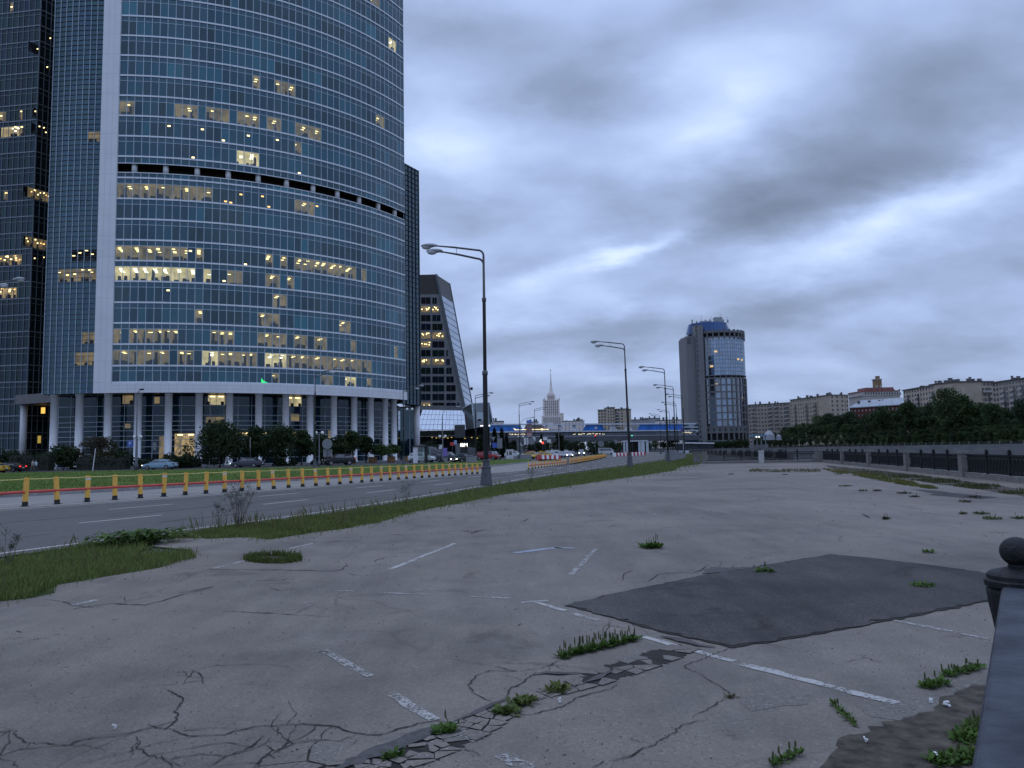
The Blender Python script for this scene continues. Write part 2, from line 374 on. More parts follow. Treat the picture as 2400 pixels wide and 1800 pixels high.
lo_ = [p + (q - p) / np.linalg.norm(q - p) * .5 for p, q in zip(rl[1:-1], OFF2)]; med_ = resample(road_l[1:], .5); lf_ = [p + (med_[np.argmin(((med_ - p) ** 2).sum(1))] - p) * .97 for p in lo_]
sheet('bus_lane', [tuple(p) for p in lo_[::4][:75]] + [tuple(p) for p in lf_[::4][:75]][::-1], -0.0015, M_LANE)
while k < 260: strip(OFF2[k:k + 8], .13, 0.0006, b); k += 14
tag(b.build('bus_lane_lines', M_PAINT), 'white lines of the lane behind the bollard fence', 'road marking', kind='structure')
# dark seams and tar lines along the road
b = MB()
for t in (.16, .45, .52, .78, .9):
    ln = lane(t); i = 0
    while i < 330:
        k = int(RNG.integers(8, 60)); pts = dens(ln[i:i + k + 2], .3); pts = [p + RNG.normal(0, .02, 2) for p in pts]; strip(pts, RNG.uniform(.02, .07), 0.0003, b); i += k + int(RNG.integers(6, 50))
tag(b.build('road_seams', M_DIRT), 'dark tar seams and cracks along the road', 'road seam', kind='structure')

# kerbs
M_KERB = mat('kerb_stone', (.20, .195, .19), (.34, .33, .32), 4.0, 7, .85, .3)
b = MB(); kl = smooth(gp([(-1500, 1213), (-60, 1168), (0, 1166), (305, 1150), (500, 1137), (676, 1128), (950, 1111), (1148, 1094), (1239, 1084), (1330, 1074)]))
for p, q in zip(kl[:-1], kl[1:]): b.beam((*p, .04), (*q, .04), .18, .2)
tag(b.build('kerb', M_KERB), 'grey stone kerb along the median lawn', 'kerb', kind='structure')

# asphalt patch, worn light rims, dirt
patch_px = [(1329, 1420), (1420, 1398), (1530, 1375), (1640, 1352), (1790, 1326), (1950, 1301), (2030, 1308), (2100, 1316), (2200, 1328), (2330, 1348), (2480, 1372), (2400, 1391), (2305, 1409), (2190, 1433), (2084, 1453), (1990, 1472), (1880, 1491), (1790, 1506), (1715, 1516), (1640, 1500), (1551, 1481), (1440, 1449)]
sheet('asphalt_patch', rag(gp(patch_px), .022, .08), 0.010, M_PATCH)
b = MB(); pg = rag(gp(patch_px), .01, .3)
pg = dens(pg + [pg[0]], .1); strip(pg, .05 * np.clip(RNG.normal(1, .5, len(pg)), .2, 2.4), 0.0065, b); tag(b.build('patch_seam', M_DIRT), 'dark tar seam round the asphalt patch', 'seam', kind='structure')
sheet('worn_area', rag(gp([(1315, 1416), (1420, 1392), (1530, 1366), (1600, 1345), (1700, 1326), (1880, 1304), (1945, 1296), (1950, 1301), (1790, 1326), (1640, 1352), (1530, 1375), (1420, 1398), (1329, 1420)]), .05, .3), 0.003, M_PALE)
dirt_px = [(2430, 1590), (2305, 1607), (2270, 1612), (2236, 1630), (2200, 1640), (2190, 1668), (2153, 1672), (2110, 1690), (2034, 1702), (2020, 1722), (1965, 1732), (1966, 1752), (1943, 1775), (1922, 1800), (1900, 1850), (2500, 1850)]
sheet('dirt_patch', rag(gp(dirt_px), .018, .06), 0.004, M_SOIL)
sheet('worn_area', rag(gp([(2020, 1665), (2110, 1640), (2200, 1628), (2290, 1596), (2310, 1604), (2236, 1632), (2190, 1668), (2110, 1690), (2040, 1680)]), .02, .08), 0.002, M_PALE)
sheet('worn_area', rag(gp([(1730, 1640), (1810, 1610), (1900, 1628), (1830, 1655), (1760, 1668)]), .04, .12), 0.002, M_PALE)
sheet('fence_verge', rag(gp([(1931, 1090), (1990, 1096), (2060, 1102), (2145, 1112), (2270, 1129), (2480, 1158), (2480, 1182), (2380, 1160), (2260, 1143), (2140, 1126), (2040, 1112), (1960, 1101)]), .08, .5), 0.004, M_SOIL)
sheet('asphalt_patch', rag(gp([(2135, 1146), (2210, 1152), (2340, 1166), (2300, 1170), (2200, 1162)]), .06, .4), 0.005, M_PATCH)

# lot markings
def mark(px, w, m=M_PAINT_OLD, name='parking_line', z=0.0042):
    m = M_PAINT_LOT if m is M_PAINT else m
    b = MB(); pts = dens(gp(px), .12); pts = [p + RNG.normal(0, .006, 2) for p in pts]; strip(pts, [w * .85 * RNG.uniform(.75, 1.1) for _ in pts], z, b)
    return tag(b.build(name, m), 'worn white parking bay line', 'road marking', kind='structure')
for px, w, m in [
    ([(913, 1335), (1066, 1274)], .11, M_PAINT), ([(1207, 1296), (1311, 1283)], .22, M_PAINT_BLUE), ([(1300, 1283), (1346, 1285)], .18, M_PAINT_BLUE), ([(1338, 1347), (1399, 1285)], .10, M_PAINT_OLD),
    ([(894, 1390), (1002, 1394)], .07, M_PAINT_OLD), ([(1105, 1399), (1201, 1403)], .07, M_PAINT_OLD), ([(790, 1385), (830, 1386)], .06, M_PAINT_OLD), ([(735, 1383), (752, 1382)], .06, M_PAINT_OLD),
    ([(1223, 1413), (1286, 1408)], .09, M_PAINT), ([(1254, 1411), (1327, 1432)], .10, M_PAINT), ([(1344, 1439), (1403, 1455)], .09, M_PAINT_OLD), ([(1507, 1493), (1606, 1522)], .09, M_PAINT), ([(1621, 1524), (1717, 1551)], .09, M_PAINT),
    ([(1739, 1557), (1900, 1598), (2105, 1650)], .11, M_PAINT), ([(730, 1528), (771, 1527)], .05, M_PAINT_OLD), ([(759, 1526), (866, 1586)], .10, M_PAINT_OLD), ([(917, 1628), (1017, 1688)], .10, M_PAINT_OLD),
    ([(1060, 1710), (1121, 1734)], .12, M_PAINT), ([(1178, 1769), (1245, 1803)], .12, M_PAINT_OLD), ([(2084, 1453), (2200, 1475), (2316, 1498)], .09, M_PAINT_OLD), ([(168, 1420), (227, 1406)], .11, M_PAINT), ([(501, 1333), (576, 1314)], .10, M_PAINT_OLD),
    ([(678, 1286), (733, 1274)], .10, M_PAINT), ([(423, 1269), (450, 1266)], .12, M_PAINT), ([(712, 1414), (735, 1410)], .06, M_PAINT_OLD), ([(1000, 1432), (1050, 1425)], .03, M_PAINT_OLD)]: mark(px, w, m)

# cracks
def c3(p): return [(x / 2.5525, y / 2.5525 + 1150) for x, y in p]
def c4(p): return [(x / 2.5525 + 700, y / 2.5525 + 1150) for x, y in p]
def c5(p): return [(x / 2.5525 + 1300, y / 2.5525 + 1150) for x, y in p]
CR = [(c3(p), w) for p, w in [
    ([(-60, 1440), (0, 1440), (120, 1440), (140, 1480), (210, 1505), (340, 1500), (480, 1508), (560, 1480), (640, 1475), (760, 1462), (850, 1430), (930, 1418)], .011), ([(-40, 1620), (0, 1590), (100, 1555), (180, 1510)], .009),
    ([(1015, 1190), (1040, 1215), (1060, 1260), (1050, 1320), (1060, 1380), (1010, 1425), (930, 1415), (890, 1385)], .016), ([(1010, 1425), (1100, 1440), (1190, 1460), (1350, 1455), (1420, 1440), (1500, 1425), (1600, 1405), (1660, 1408), (1820, 1395), (1900, 1400), (2042, 1425)], .013),
    ([(800, 1475), (830, 1530), (880, 1570), (960, 1590), (1040, 1595), (1240, 1575), (1300, 1580), (1340, 1595)], .012), ([(1240, 1665), (1340, 1595), (1460, 1560), (1550, 1520), (1575, 1470)], .014), ([(1550, 1520), (1640, 1555), (1760, 1515), (1930, 1500)], .012),
    ([(1640, 1555), (1570, 1600), (1540, 1665)], .02), ([(1140, 1075), (1200, 1100), (1225, 1160)], .013), ([(960, 1110), (1140, 1075), (1310, 1040)], .006), ([(1330, 722), (1450, 728), (1600, 735), (1780, 745), (1980, 755)], .02), ([(1080, 472), (1300, 470), (1500, 473), (1800, 478), (2042, 480)], .025),
    ([(350, 725), (470, 705), (650, 680), (760, 685), (860, 690), (960, 665), (1090, 625), (1190, 605), (1270, 580)], .028), ([(400, 1659), (500, 1630), (600, 1600), (820, 1540), (1100, 1490), (1240, 1460)], .006), ([(1660, 1410), (1655, 1470)], .012), ([(250, 655), (330, 660), (440, 690), (560, 700), (660, 700)], .02),
    ([(1530, 540), (1640, 538), (1760, 535)], .025), ([(1620, 580), (1660, 597), (1700, 600), (1760, 585)], .02), ([(630, 945), (720, 938)], .014), ([(640, 640), (740, 640), (760, 670), (700, 690)], .016), ([(1075, 610), (1140, 605), (1200, 590), (1275, 575)], .05),
    ([(-20, 1600), (60, 1630), (100, 1665)], .010), ([(920, 1590), (860, 1630), (800, 1665)], .009), ([(900, 1640), (1000, 1625), (1090, 1660)], .008), ([(110, 840), (130, 850)], .05), ([(105, 882), (140, 880)], .04), ([(160, 892), (310, 886)], .015), ([(320, 865), (370, 858)], .03), ([(665, 780), (705, 772)], .05)]]
CR += [(c4(p), w) for p, w in [
    ([(-60, 475), (0, 475), (100, 482), (200, 485), (260, 470), (290, 440)], .022), ([(290, 485), (340, 505), (440, 510)], .016), ([(1870, 770), (1850, 800), (1820, 830), (1825, 880)], .012), ([(1560, 1015), (1520, 1030), (1480, 1045), (1400, 1075), (1250, 1085), (1130, 1080), (1060, 1100), (1030, 1160), (1060, 1215), (1120, 1250), (1180, 1270)], .012),
    ([(0, 1395), (100, 1405), (200, 1415), (280, 1445), (340, 1468), (400, 1470), (480, 1460), (560, 1440), (620, 1430), (720, 1405), (820, 1385), (900, 1390)], .016), ([(0, 1505), (150, 1500), (220, 1515), (340, 1468)], .013), ([(150, 1545), (220, 1515)], .015), ([(0, 1610), (80, 1560), (150, 1545), (300, 1550), (440, 1570)], .018), ([(1240, 1085), (1245, 1105), (1330, 1140)], .007), ([(1520, 1035), (1590, 1075)], .01),
    ([(1250, 1240), (1270, 1200), (1340, 1145), (1420, 1090)], .02), ([(1180, 1385), (1290, 1350), (1420, 1340), (1500, 1320), (1620, 1295), (1700, 1240), (1760, 1215), (1880, 1190), (1900, 1160)], .012), ([(960, 1530), (1040, 1560), (1080, 1590)], .012), ([(740, 1655), (800, 1600), (900, 1570), (960, 1530)], .012), ([(1880, 1620), (1980, 1595), (2042, 1560)], .012), ([(1770, 1659), (1830, 1620)], .012), ([(1970, 1485), (2042, 1510)], .008),
    ([(160, 315), (250, 303), (380, 300)], .04), ([(520, 262), (620, 265), (720, 262)], .05), ([(870, 172), (950, 160)], .06), ([(980, 240), (1040, 250), (1110, 235), (1160, 240)], .06), ([(1030, 262), (1060, 240)], .05), ([(660, 235), (700, 228)], .05), ([(1180, 118), (1250, 112)], .06), ([(1340, 188), (1380, 165)], .05), ([(1280, 58), (1410, 54)], .07), ([(1770, 20), (1840, 18), (1910, 20)], .08), ([(1205, 232), (1310, 222)], .04), ([(450, 425), (520, 400), (580, 395)], .03), ([(620, 372), (660, 370)], .05), ([(1300, 812), (1330, 797)], .03), ([(1560, 130), (1620, 128)], .06), ([(690, 210), (830, 212)], .03), ([(1090, 200), (1150, 198)], .05)]]
CR += [(c5(p), w) for p, w in [
    ([(1060, 940), (960, 975), (880, 1005), (780, 1055), (840, 1080), (900, 1120), (1000, 1180), (1050, 1210), (1130, 1243)], .010), ([(1050, 1240), (980, 1265), (900, 1300), (860, 1335), (825, 1362)], .010), ([(330, 1620), (390, 1612), (450, 1600), (530, 1550), (610, 1525), (680, 1490), (720, 1450), (780, 1400), (850, 1385), (910, 1378)], .010), ([(740, 1385), (780, 1400)], .007), ([(440, 1485), (520, 1508), (610, 1525)], .007), ([(610, 1540), (700, 1530), (720, 1545)], .007),
    ([(240, 1665), (290, 1620)], .01), ([(360, 765), (320, 820), (290, 870)], .011), ([(450, 795), (480, 820), (540, 840), (560, 860), (660, 850)], .011), ([(1240, 910), (1350, 940), (1420, 950)], .011), ([(1780, 980), (1850, 1000), (1970, 1035)], .010), ([(1740, 1035), (1850, 1000)], .007), ([(400, 540), (410, 500), (470, 475)], .02), ([(440, 550), (560, 545), (620, 500), (740, 490), (830, 495), (930, 440)], .02), ([(830, 495), (900, 470), (990, 455), (1000, 430)], .02), ([(1090, 440), (1060, 460)], .02), ([(1200, 440), (1180, 460)], .02), ([(320, 215), (380, 205)], .05), ([(1840, 140), (1885, 165)], .08), ([(1970, 175), (2000, 172)], .08), ([(240, 20), (380, 18)], .08)]]
BRANCH = []
for px, w in CR[:12] + CR[16:17] + CR[31:34]:
    pts = dens(gp(px), .05)
    for _ in range(max(2, int(len(pts) / 16))):
        i = int(RNG.integers(1, len(pts) - 1)); a = atan2(*(pts[i + 1] - pts[i - 1])[::-1]) + RNG.choice((-1, 1)) * RNG.uniform(.6, 1.5); p = np.array(pts[i]); q = [p]
        for _s in range(int(RNG.integers(3, 12))): a += RNG.normal(0, .28); p = p + np.array([cos(a), sin(a)]) * .07; q.append(p)
        BRANCH.append(q)
b = MB()
for q in BRANCH:
    q = dens(q, .035); n = len(q); q = [p + RNG.normal(0, .004, 2) for p in q]; strip(q, .0065 * np.clip(RNG.normal(1, .35, n), .4, 2) * np.linspace(1, .3, n), 0.0052, b)
for px, w in CR:
    pts = dens(gp(px), .03 if px[0][1] > 1500 else .10); n = len(pts); wob = np.cumsum(RNG.normal(0, .0075, (n, 2)), axis=0) + RNG.normal(0, .004, (n, 2)); wob -= np.linspace(0, 1, n)[:, None] * wob[-1]
    pts = [p + q for p, q in zip(pts, wob)]; ws = w * np.clip(RNG.normal(1, .35, n), .35, 2.2) * np.clip(np.minimum(np.arange(n), np.arange(n)[::-1]) / 6.0 + .35, 0, 1)
    strip(pts, np.asarray(ws) * .6, 0.0055, b)
tag(b.build('asphalt_cracks', M_DIRT), 'dark cracks running across the parking lot', 'cracks', kind='structure')

# broken, crazed band: a strip of dirt with loose asphalt pieces on it
def clip(poly, a, n):
    out = []
    for i in range(len(poly)):
        p, q = poly[i], poly[(i + 1) % len(poly)]; dp, dq = (p - a) @ n, (q - a) @ n
        if dp <= 0: out.append(p)
        if dp * dq < 0: out.append(p + (q - p) * dp / (dp - dq))
    return out
def crazed(center_px, w0, w1, cell, gap, name, miss=.12, label=''):
    cl = np.array(smooth(gp(center_px), 2)); s = np.r_[0, np.cumsum(np.linalg.norm(np.diff(cl, axis=0), axis=1))]; L = s[-1]
    def at_s(t, v):
        p = np.array([np.interp(t, s, cl[:, 0]), np.interp(t, s, cl[:, 1])]); q = np.array([np.interp(min(t + .05, L), s, cl[:, 0]), np.interp(min(t + .05, L), s, cl[:, 1])]); r = np.array([np.interp(max(t - .05, 0), s, cl[:, 0]), np.interp(max(t - .05, 0), s, cl[:, 1])])
        d = q - r; d /= np.linalg.norm(d) + 1e-9; return p + np.array([-d[1], d[0]]) * v
    def width(t): u = t / L; return (w0 + (w1 - w0) * u) * (sin(pi * min(1, max(0, .06 + u * .88))) ** .45)
    edgeL, edgeR = [], []
    for t in np.linspace(0, L, 90):
        w = width(t); edgeL.append(at_s(t, w / 2 + RNG.normal(0, .02))); edgeR.append(at_s(t, -w / 2 + RNG.normal(0, .02)))
    sheet('broken_asphalt_bed', edgeL + edgeR[::-1], 0.003, M_DIRT)
    pts = []
    nt = int(L / cell)
    for i in range(nt):
        t = (i + .5) * cell; nv = max(1, int(round(width(t) / (cell * .62))))
        for j in range(nv): pts.append((t + RNG.uniform(-.4, .4) * cell, ((j + .5) / nv - .5) * width(t) + RNG.uniform(-.22, .22) * cell))
    P = np.array(pts); b = MB()
    for i, p in enumerate(P):
        if RNG.random() < miss: continue
        d = np.hypot(*(P - p).T); nb = np.argsort(d)[1:12]; h = width(p[0]) / 2 + .02
        poly = [np.array(q, float) for q in ((p[0] - cell, -h), (p[0] + cell, -h), (p[0] + cell, h), (p[0] - cell, h))]
        for k in nb:
            n = P[k] - p; l = np.linalg.norm(n); n = n / l; poly = clip(poly, p + n * (l / 2 - gap * RNG.uniform(.5, 1.4)), n)
            if len(poly) < 3: break
        if len(poly) < 3: continue
        q = [at_s(min(max(a[0], 0), L), a[1]) + RNG.normal(0, .004, 2) for a in poly]; z = 0.007 + RNG.uniform(-.002, .004)
        b.poly([(*a, z) for a in q], 0 if RNG.random() < .6 else 1)
    return tag(b.build(name, [M_LOT, M_PALE]), label, 'broken asphalt', kind='structure')
crazed(c4([(330, 1690), (480, 1600), (640, 1560), (800, 1500), (960, 1440), (1120, 1370), (1260, 1310)]), .52, .24, .10, .0045, 'broken_asphalt', .16, 'crazed band of broken asphalt at the front of the lot')
crazed(c4([(-140, 1700), (60, 1600), (260, 1560), (420, 1560), (560, 1530)]), .34, .22, .26, .007, 'broken_asphalt', .10, 'larger loose asphalt slabs at the front edge')
crazed(c4([(1380, 1240), (1560, 1190), (1720, 1150), (1900, 1080), (2060, 1030), (2200, 980), (2330, 930)]), .20, .34, .13, .005, 'broken_asphalt', .22, 'crazed band of broken asphalt leading to the dark patch')
b = MB()
for px, w in ((c4([(200, 1690), (420, 1590), (560, 1540), (700, 1480), (840, 1410)]), .17), (c4([(930, 1390), (1050, 1340), (1180, 1275), (1260, 1245)]), .07), (c4([(1400, 1105), (1480, 1095), (1560, 1100), (1680, 1095)]), .12), (c4([(1700, 1160), (1780, 1130), (1880, 1080)]), .10), (c5([(630, 875), (720, 890), (800, 910), (860, 930), (960, 940)]), .16), (c5([(890, 500), (1000, 475), (1100, 468), (1190, 462)]), .30)):
    pts = dens(gp(px), .05); n = len(pts); strip(pts, w * np.clip(RNG.normal(1, .2, n), .5, 1.5) * np.clip(np.minimum(np.arange(n), np.arange(n)[::-1]) / 8.0 + .15, 0, 1), 0.0115, b)
tag(b.build('dirt_filled_gaps', mat('damp_grit', (.055, .052, .05), (.10, .094, .09), 20, 6, .9, .2)), 'dark grit lying in the widest cracks', 'grit', kind='structure')

# ---------------------------------------------------------------- grass
def in_poly(P, poly):
    x, y = P[:, 0], P[:, 1]; ins = np.zeros(len(P), bool); n = len(poly)
    for i in range(n):
        x0, y0 = poly[i]; x1, y1 = poly[(i + 1) % n]
        c = ((y0 > y) != (y1 > y)); t = (x1 - x0) * (y - y0) / (y1 - y0 + 1e-12) + x0; ins ^= c & (x < t)
    return ins
M_BLADE = None
def leaf_mat(name, trans=.25, rough=.7):
    m = bpy.data.materials.new(name); m.use_nodes = True; T = NT(m.node_tree); b = T.n['Principled BSDF']; a = T.new('ShaderNodeAttribute'); a.attribute_name = 'tint'
    T.link(a.outputs['Color'], b.inputs['Base Color']); b.inputs['Roughness'].default_value = rough; b.inputs['Specular IOR Level'].default_value = .25
    tr = T.new('ShaderNodeBsdfTranslucent'); T.link(a.outputs['Color'], tr.inputs[0]); mx = T.new('ShaderNodeMixShader'); mx.inputs[0].default_value = trans
    T.link(b.outputs[0], mx.inputs[1]); T.link(tr.outputs[0], mx.inputs[2]); T.link(mx.outputs[0], T.n['Material Output'].inputs[0]); return m
M_BLADE = leaf_mat('grass_blade'); M_LEAF = leaf_mat('tree_leaf', .2)
def vnoise(P, s, seed=0.0):
    x, y = P[:, 0] * s + seed, P[:, 1] * s - seed * 1.7
    return (np.sin(x * 1.3 + 1.7 * np.sin(y * .9)) + np.sin(y * 1.7 + 1.3 * np.sin(x * 1.1 + 2)) + np.sin((x + y) * 2.3 + 1.1)) / 6 + .5
def blades(P, h, w, name, label, c_lo, c_hi, lean=.35, dry=.06, z0=0.0, kind='stuff', cat='grass', parent=None):
    n = len(P); a = RNG.uniform(0, 2 * pi, n); la = RNG.uniform(0, 2 * pi, n); hh = h * RNG.uniform(.55, 1.25, n); ln = hh * lean * RNG.uniform(.2, 1.6, n)
    dx, dy = np.cos(a) * w / 2, np.sin(a) * w / 2; V = np.zeros((n, 4, 3)); z0 = np.zeros(n) + z0
    V[:, 0] = np.c_[P[:, 0] - dx, P[:, 1] - dy, z0]; V[:, 1] = np.c_[P[:, 0] + dx, P[:, 1] + dy, z0]
    mx, my = P[:, 0] + np.cos(la) * ln * .4, P[:, 1] + np.sin(la) * ln * .4
    V[:, 2] = np.c_[P[:, 0] + np.cos(la) * ln + dx * .15, P[:, 1] + np.sin(la) * ln + dy * .15, z0 + hh]; V[:, 3] = np.c_[mx - dx * .9, my - dy * .9, z0 + hh * .62]
    t = RNG.random(n)[:, None]; C = np.array(c_lo) * (1 - t) + np.array(c_hi) * t; d = RNG.random(n) < dry; C[d] = np.array((.16, .14, .06)) * RNG.uniform(.6, 1.1, (d.sum(), 1))
    o = quads_mesh(name, V, M_BLADE, C, parent); 
    if kind: tag(o, label, cat, kind=kind)
    return o
def scatter_px(poly, n):
    poly = np.array(poly, float); lo, hi = poly.min(0), poly.max(0); out = np.zeros((0, 2))
    while len(out) < n: q = RNG.uniform(lo, hi, (n * 2, 2)); out = np.r_[out, q[in_poly(q, poly)]]
    return out[:n]
def to_ground(q):
    D = np.c_[(q[:, 0] - 1200) / FPX, -(q[:, 1] - 900) / FPX, -np.ones(len(q))] @ CN.T; t = -EYE[2] / D[:, 2]; return EYE[:2] + D[:, :2] * t[:, None]
S1 = [(-1000, 1640), (-250, 1468), (0, 1410), (78, 1401), (137, 1370), (250, 1351), (372, 1331), (462, 1307), (440, 1292), (330, 1296), (352, 1276), (380, 1254), (250, 1272), (0, 1312), (-250, 1350), (-1000, 1470)]
S2 = [(395, 1262), (588, 1259), (627, 1265), (725, 1249), (799, 1240), (896, 1221), (968, 1200), (1187, 1158), (1330, 1140), (1427, 1125), (1529, 1111), (1580, 1103), (1596, 1093), (1640, 1088), (1636, 1078), (1575, 1075), (1560, 1078), (1470, 1092), (1300, 1116), (1000, 1170), (799, 1204), (611, 1230), (392, 1256)]
S3 = [(1596, 1093), (1640, 1088), (1652, 1066), (1640, 1063), (1600, 1065), (1560, 1076)]
for i, (poly, n, lab) in enumerate(((S1, 60000, 'rough grass at the road edge beside the near lot corner'), (S2, 52000, 'rough grass verge between the road and the lot'), (S3, 5000, 'grass corner beyond the lot by the stone posts'))):
    sheet('verge_soil', rag(gp(poly), .09, .3), 0.002, M_TURF)
    q = scatter_px(poly, n); jm = RNG.random(n) < .22; q[jm] += RNG.normal(0, 1, (jm.sum(), 2)) * (16, 4.5); P = to_ground(q); dist = np.hypot(P[:, 0], P[:, 1]); hn = vnoise(P, .8, i) * .6 + vnoise(P, 3.1, i + 4) * .4
    edge = 1.0; h = (.035 + .14 * hn ** 1.4) * edge; tint = vnoise(P, .5, 9)[:, None]
    blades(P, h, np.maximum(.008, dist * .00075), 'grass', lab, (.088, .128, .026), (.190, .232, .070), dry=.16)
    k = n // (90 if i == 0 else 30); q = scatter_px(poly, k); P = to_ground(q); P = P[vnoise(P, 1.3, 6) > .45]; k = len(P); dist = np.hypot(P[:, 0], P[:, 1])
    blades(P, (.26 if i == 0 else .36) * RNG.uniform(.6, 1.2, k), np.maximum(.003, dist * .00032), 'tall_grass', 'taller seeding stalks standing in the ' + lab, (.06, .08, .02), (.13, .14, .05), .25, .35)
# median lawn
MED = [(-1500, 1212), (0, 1166), (305, 1149), (500, 1136), (676, 1127), (950, 1110), (1148, 1093), (1239, 1083), (1245, 1077), (1148, 1079), (950, 1090), (500, 1101), (226, 1105), (0, 1110), (-1500, 1142)]
sheet('median_lawn', gp(MED), 0.09, M_LAWN)
q = scatter_px(MED, 46000); P = to_ground(q); dist = np.hypot(P[:, 0], P[:, 1])
blades(P, .04 + .07 * vnoise(P, .35, 2), dist * .0007, 'grass', 'mown grass of the median lawn behind the bollards', (.055, .105, .014), (.120, .180, .030), z0=.09, dry=.03)
# grass line and tufts by the river fence
FG = [(1921, 1098), (1978, 1103), (2048, 1113), (2092, 1119), (2149, 1135), (2200, 1146), (2184, 1147), (2110, 1136), (2048, 1124), (1990, 1113), (1950, 1107)]
q = scatter_px(FG, 5200); P = to_ground(q); P = P[vnoise(P, 1.4, 3) > .42]; blades(P, .05 + .1 * vnoise(P, 1.1, 5), .03, 'grass', 'thin line of yellowish grass along the river fence', (.085, .10, .022), (.16, .165, .045), dry=.25)
q = scatter_px([(1931, 1092), (1990, 1098), (2145, 1114), (2400, 1148), (2400, 1164), (2260, 1143), (2140, 1126), (2040, 1112)], 5000); P = to_ground(q); P = P[vnoise(P, .9, 8) > .45]; blades(P, .05 + .07 * vnoise(P, 1.1, 5), .03, 'grass', 'sparse grass in the dirt at the foot of the river fence', (.03, .045, .014), (.07, .08, .03), dry=.2)
q = scatter_px([(1757, 1101), (1890, 1101), (1920, 1099), (1925, 1107), (1890, 1107), (1757, 1107)], 1500); P = to_ground(q); P = P[vnoise(P, 2.2, 8) > .5]; blades(P, .05 + .1 * vnoise(P, 1.1, 5), .035, 'grass', 'broken row of weeds across the far end of the lot', (.04, .05, .018), (.08, .09, .03), dry=.3)

# ---------------------------------------------------------------- weeds on the lot
def weed(px, r, n, h, label, spikes=0, spread=None, cols=((.040, .085, .014), (.095, .16, .03)), name='weed_clump', cat='weed', line=None, group=None):
    base = at(*px); t = thing(name, (base[0], base[1], 0), label, cat, group); ang = RNG.uniform(0, 2 * pi, n); rad = r * np.sqrt(RNG.random(n))
    cx = rad * np.cos(ang); cy = rad * np.sin(ang) * .8
    if line is not None:
        e = at(*line)[:2] - base[:2]; u = RNG.random(n); cx = cx * .6 + e[0] * u; cy = cy * .6 + e[1] * u
    V = np.zeros((n, 4, 3)); L = h * RNG.uniform(.6, 1.4, n); a2 = RNG.uniform(0, 2 * pi, n); tilt = RNG.uniform(.55, 1.5, n); w = L * RNG.uniform(.35, .7, n)
    hx, hy, hz = np.cos(a2) * np.sin(tilt), np.sin(a2) * np.sin(tilt), np.cos(tilt); sx, sy = -np.sin(a2), np.cos(a2)
    V[:, 0] = np.c_[cx, cy, np.zeros(n) + .006]; V[:, 2] = np.c_[cx + hx * L, cy + hy * L, hz * L + .006]
    V[:, 1] = np.c_[cx + hx * L * .55 + sx * w / 2, cy + hy * L * .55 + sy * w / 2, hz * L * .6 + .006]; V[:, 3] = np.c_[cx + hx * L * .55 - sx * w / 2, cy + hy * L * .55 - sy * w / 2, hz * L * .6 + .006]
    tt = RNG.random(n)[:, None]; quads_mesh('leaves', V, M_BLADE, np.array(cols[0]) * (1 - tt) + np.array(cols[1]) * tt, t)
    if spikes:
        b = MB(); 
        for k in range(spikes):
            if line is not None: u = (k + RNG.uniform(-.3, .6)) / spikes; x, y = e[0] * u + RNG.normal(0, r * .3), e[1] * u + RNG.normal(0, r * .3)
            else: x, y = RNG.normal(0, r * .4, 2)
            H = h * RNG.uniform(1.3, 2.5); dx, dy = RNG.normal(0, .012, 2)
            b = MB(); b.tube([(x, y, 0), (x + dx * .5, y + dy * .5, H * .5), (x + dx, y + dy, H * .62), (x + dx, y + dy, H * .9), (x + dx, y + dy, H)], [.0022, .002, .006, .005, .001], 5)
            b.build('flower_spike', mat('plantain_spike', (.045, .06, .02), (.09, .10, .035), 8, 3, .8, .2), t)
    return t
weed((1316, 1543), .045, 400, .06, 'long row of plantain weeds with upright spikes growing from a crack', 46, line=(1490, 1500))
weed((1308, 1620), .07, 70, .05, 'small yellow-green weed tuft in the crazed band below the plantain row', cols=((.07, .09, .02), (.13, .15, .04)))
weed((1222, 1648), .085, 110, .05, 'yellow-green grass tuft in the broken asphalt, upper of the touching pair', cols=((.06, .09, .02), (.12, .15, .035)))
weed((1187, 1672), .07, 90, .05, 'green grass tuft in the broken asphalt, lower of the touching pair', cols=((.05, .08, .018), (.10, .14, .03)))
weed((1045, 1716), .06, 110, .045, 'dark weed clump with one tall stem beside the thick white stripe', 2)
weed((919, 1776), .05, 60, .04, 'small flat weed in the dirt-filled crack at the bottom edge')
weed((1527, 1284), .17, 120, .10, 'lone bushy weed with short spikes in the middle of the lot', 7)
weed((1793, 1341), .10, 60, .07, 'weed at the upper edge of the dark asphalt patch', 2)
weed((2165, 1375), .12, 80, .05, 'flat weed growing through the dark asphalt patch')
weed((2178, 1296), .08, 40, .06, 'tiny weed just beyond the far corner of the dark patch')
weed((2218, 1586), .06, 200, .042, 'broad weed patch with tall stalks beside the iron railing', 12, line=(2298, 1566))
weed((2165, 1614), .06, 110, .05, 'leafy weed tuft at the rim of the dirt by the railing weeds', 2, line=(2215, 1604))
weed((1952, 1652), .022, 100, .034, 'curved creeping weed at the left rim of the dirt patch', 3, line=(2008, 1704))
weed((1810, 1800), .03, 90, .036, 'weed with thin stalks at the bottom edge left of the dirt', 6, line=(1875, 1768))
weed((1712, 1635), .03, 30, .03, 'tiny brownish weed at a crack junction', cols=((.08, .08, .03), (.12, .10, .04)))
weed((2250, 1740), .10, 380, .045, 'dense green weeds on the dirt under the railing', 8, line=(2310, 1700))
weed((2200, 1790), .12, 360, .045, 'dense weeds with broad leaves at the bottom edge of the dirt', 6, line=(2290, 1775))
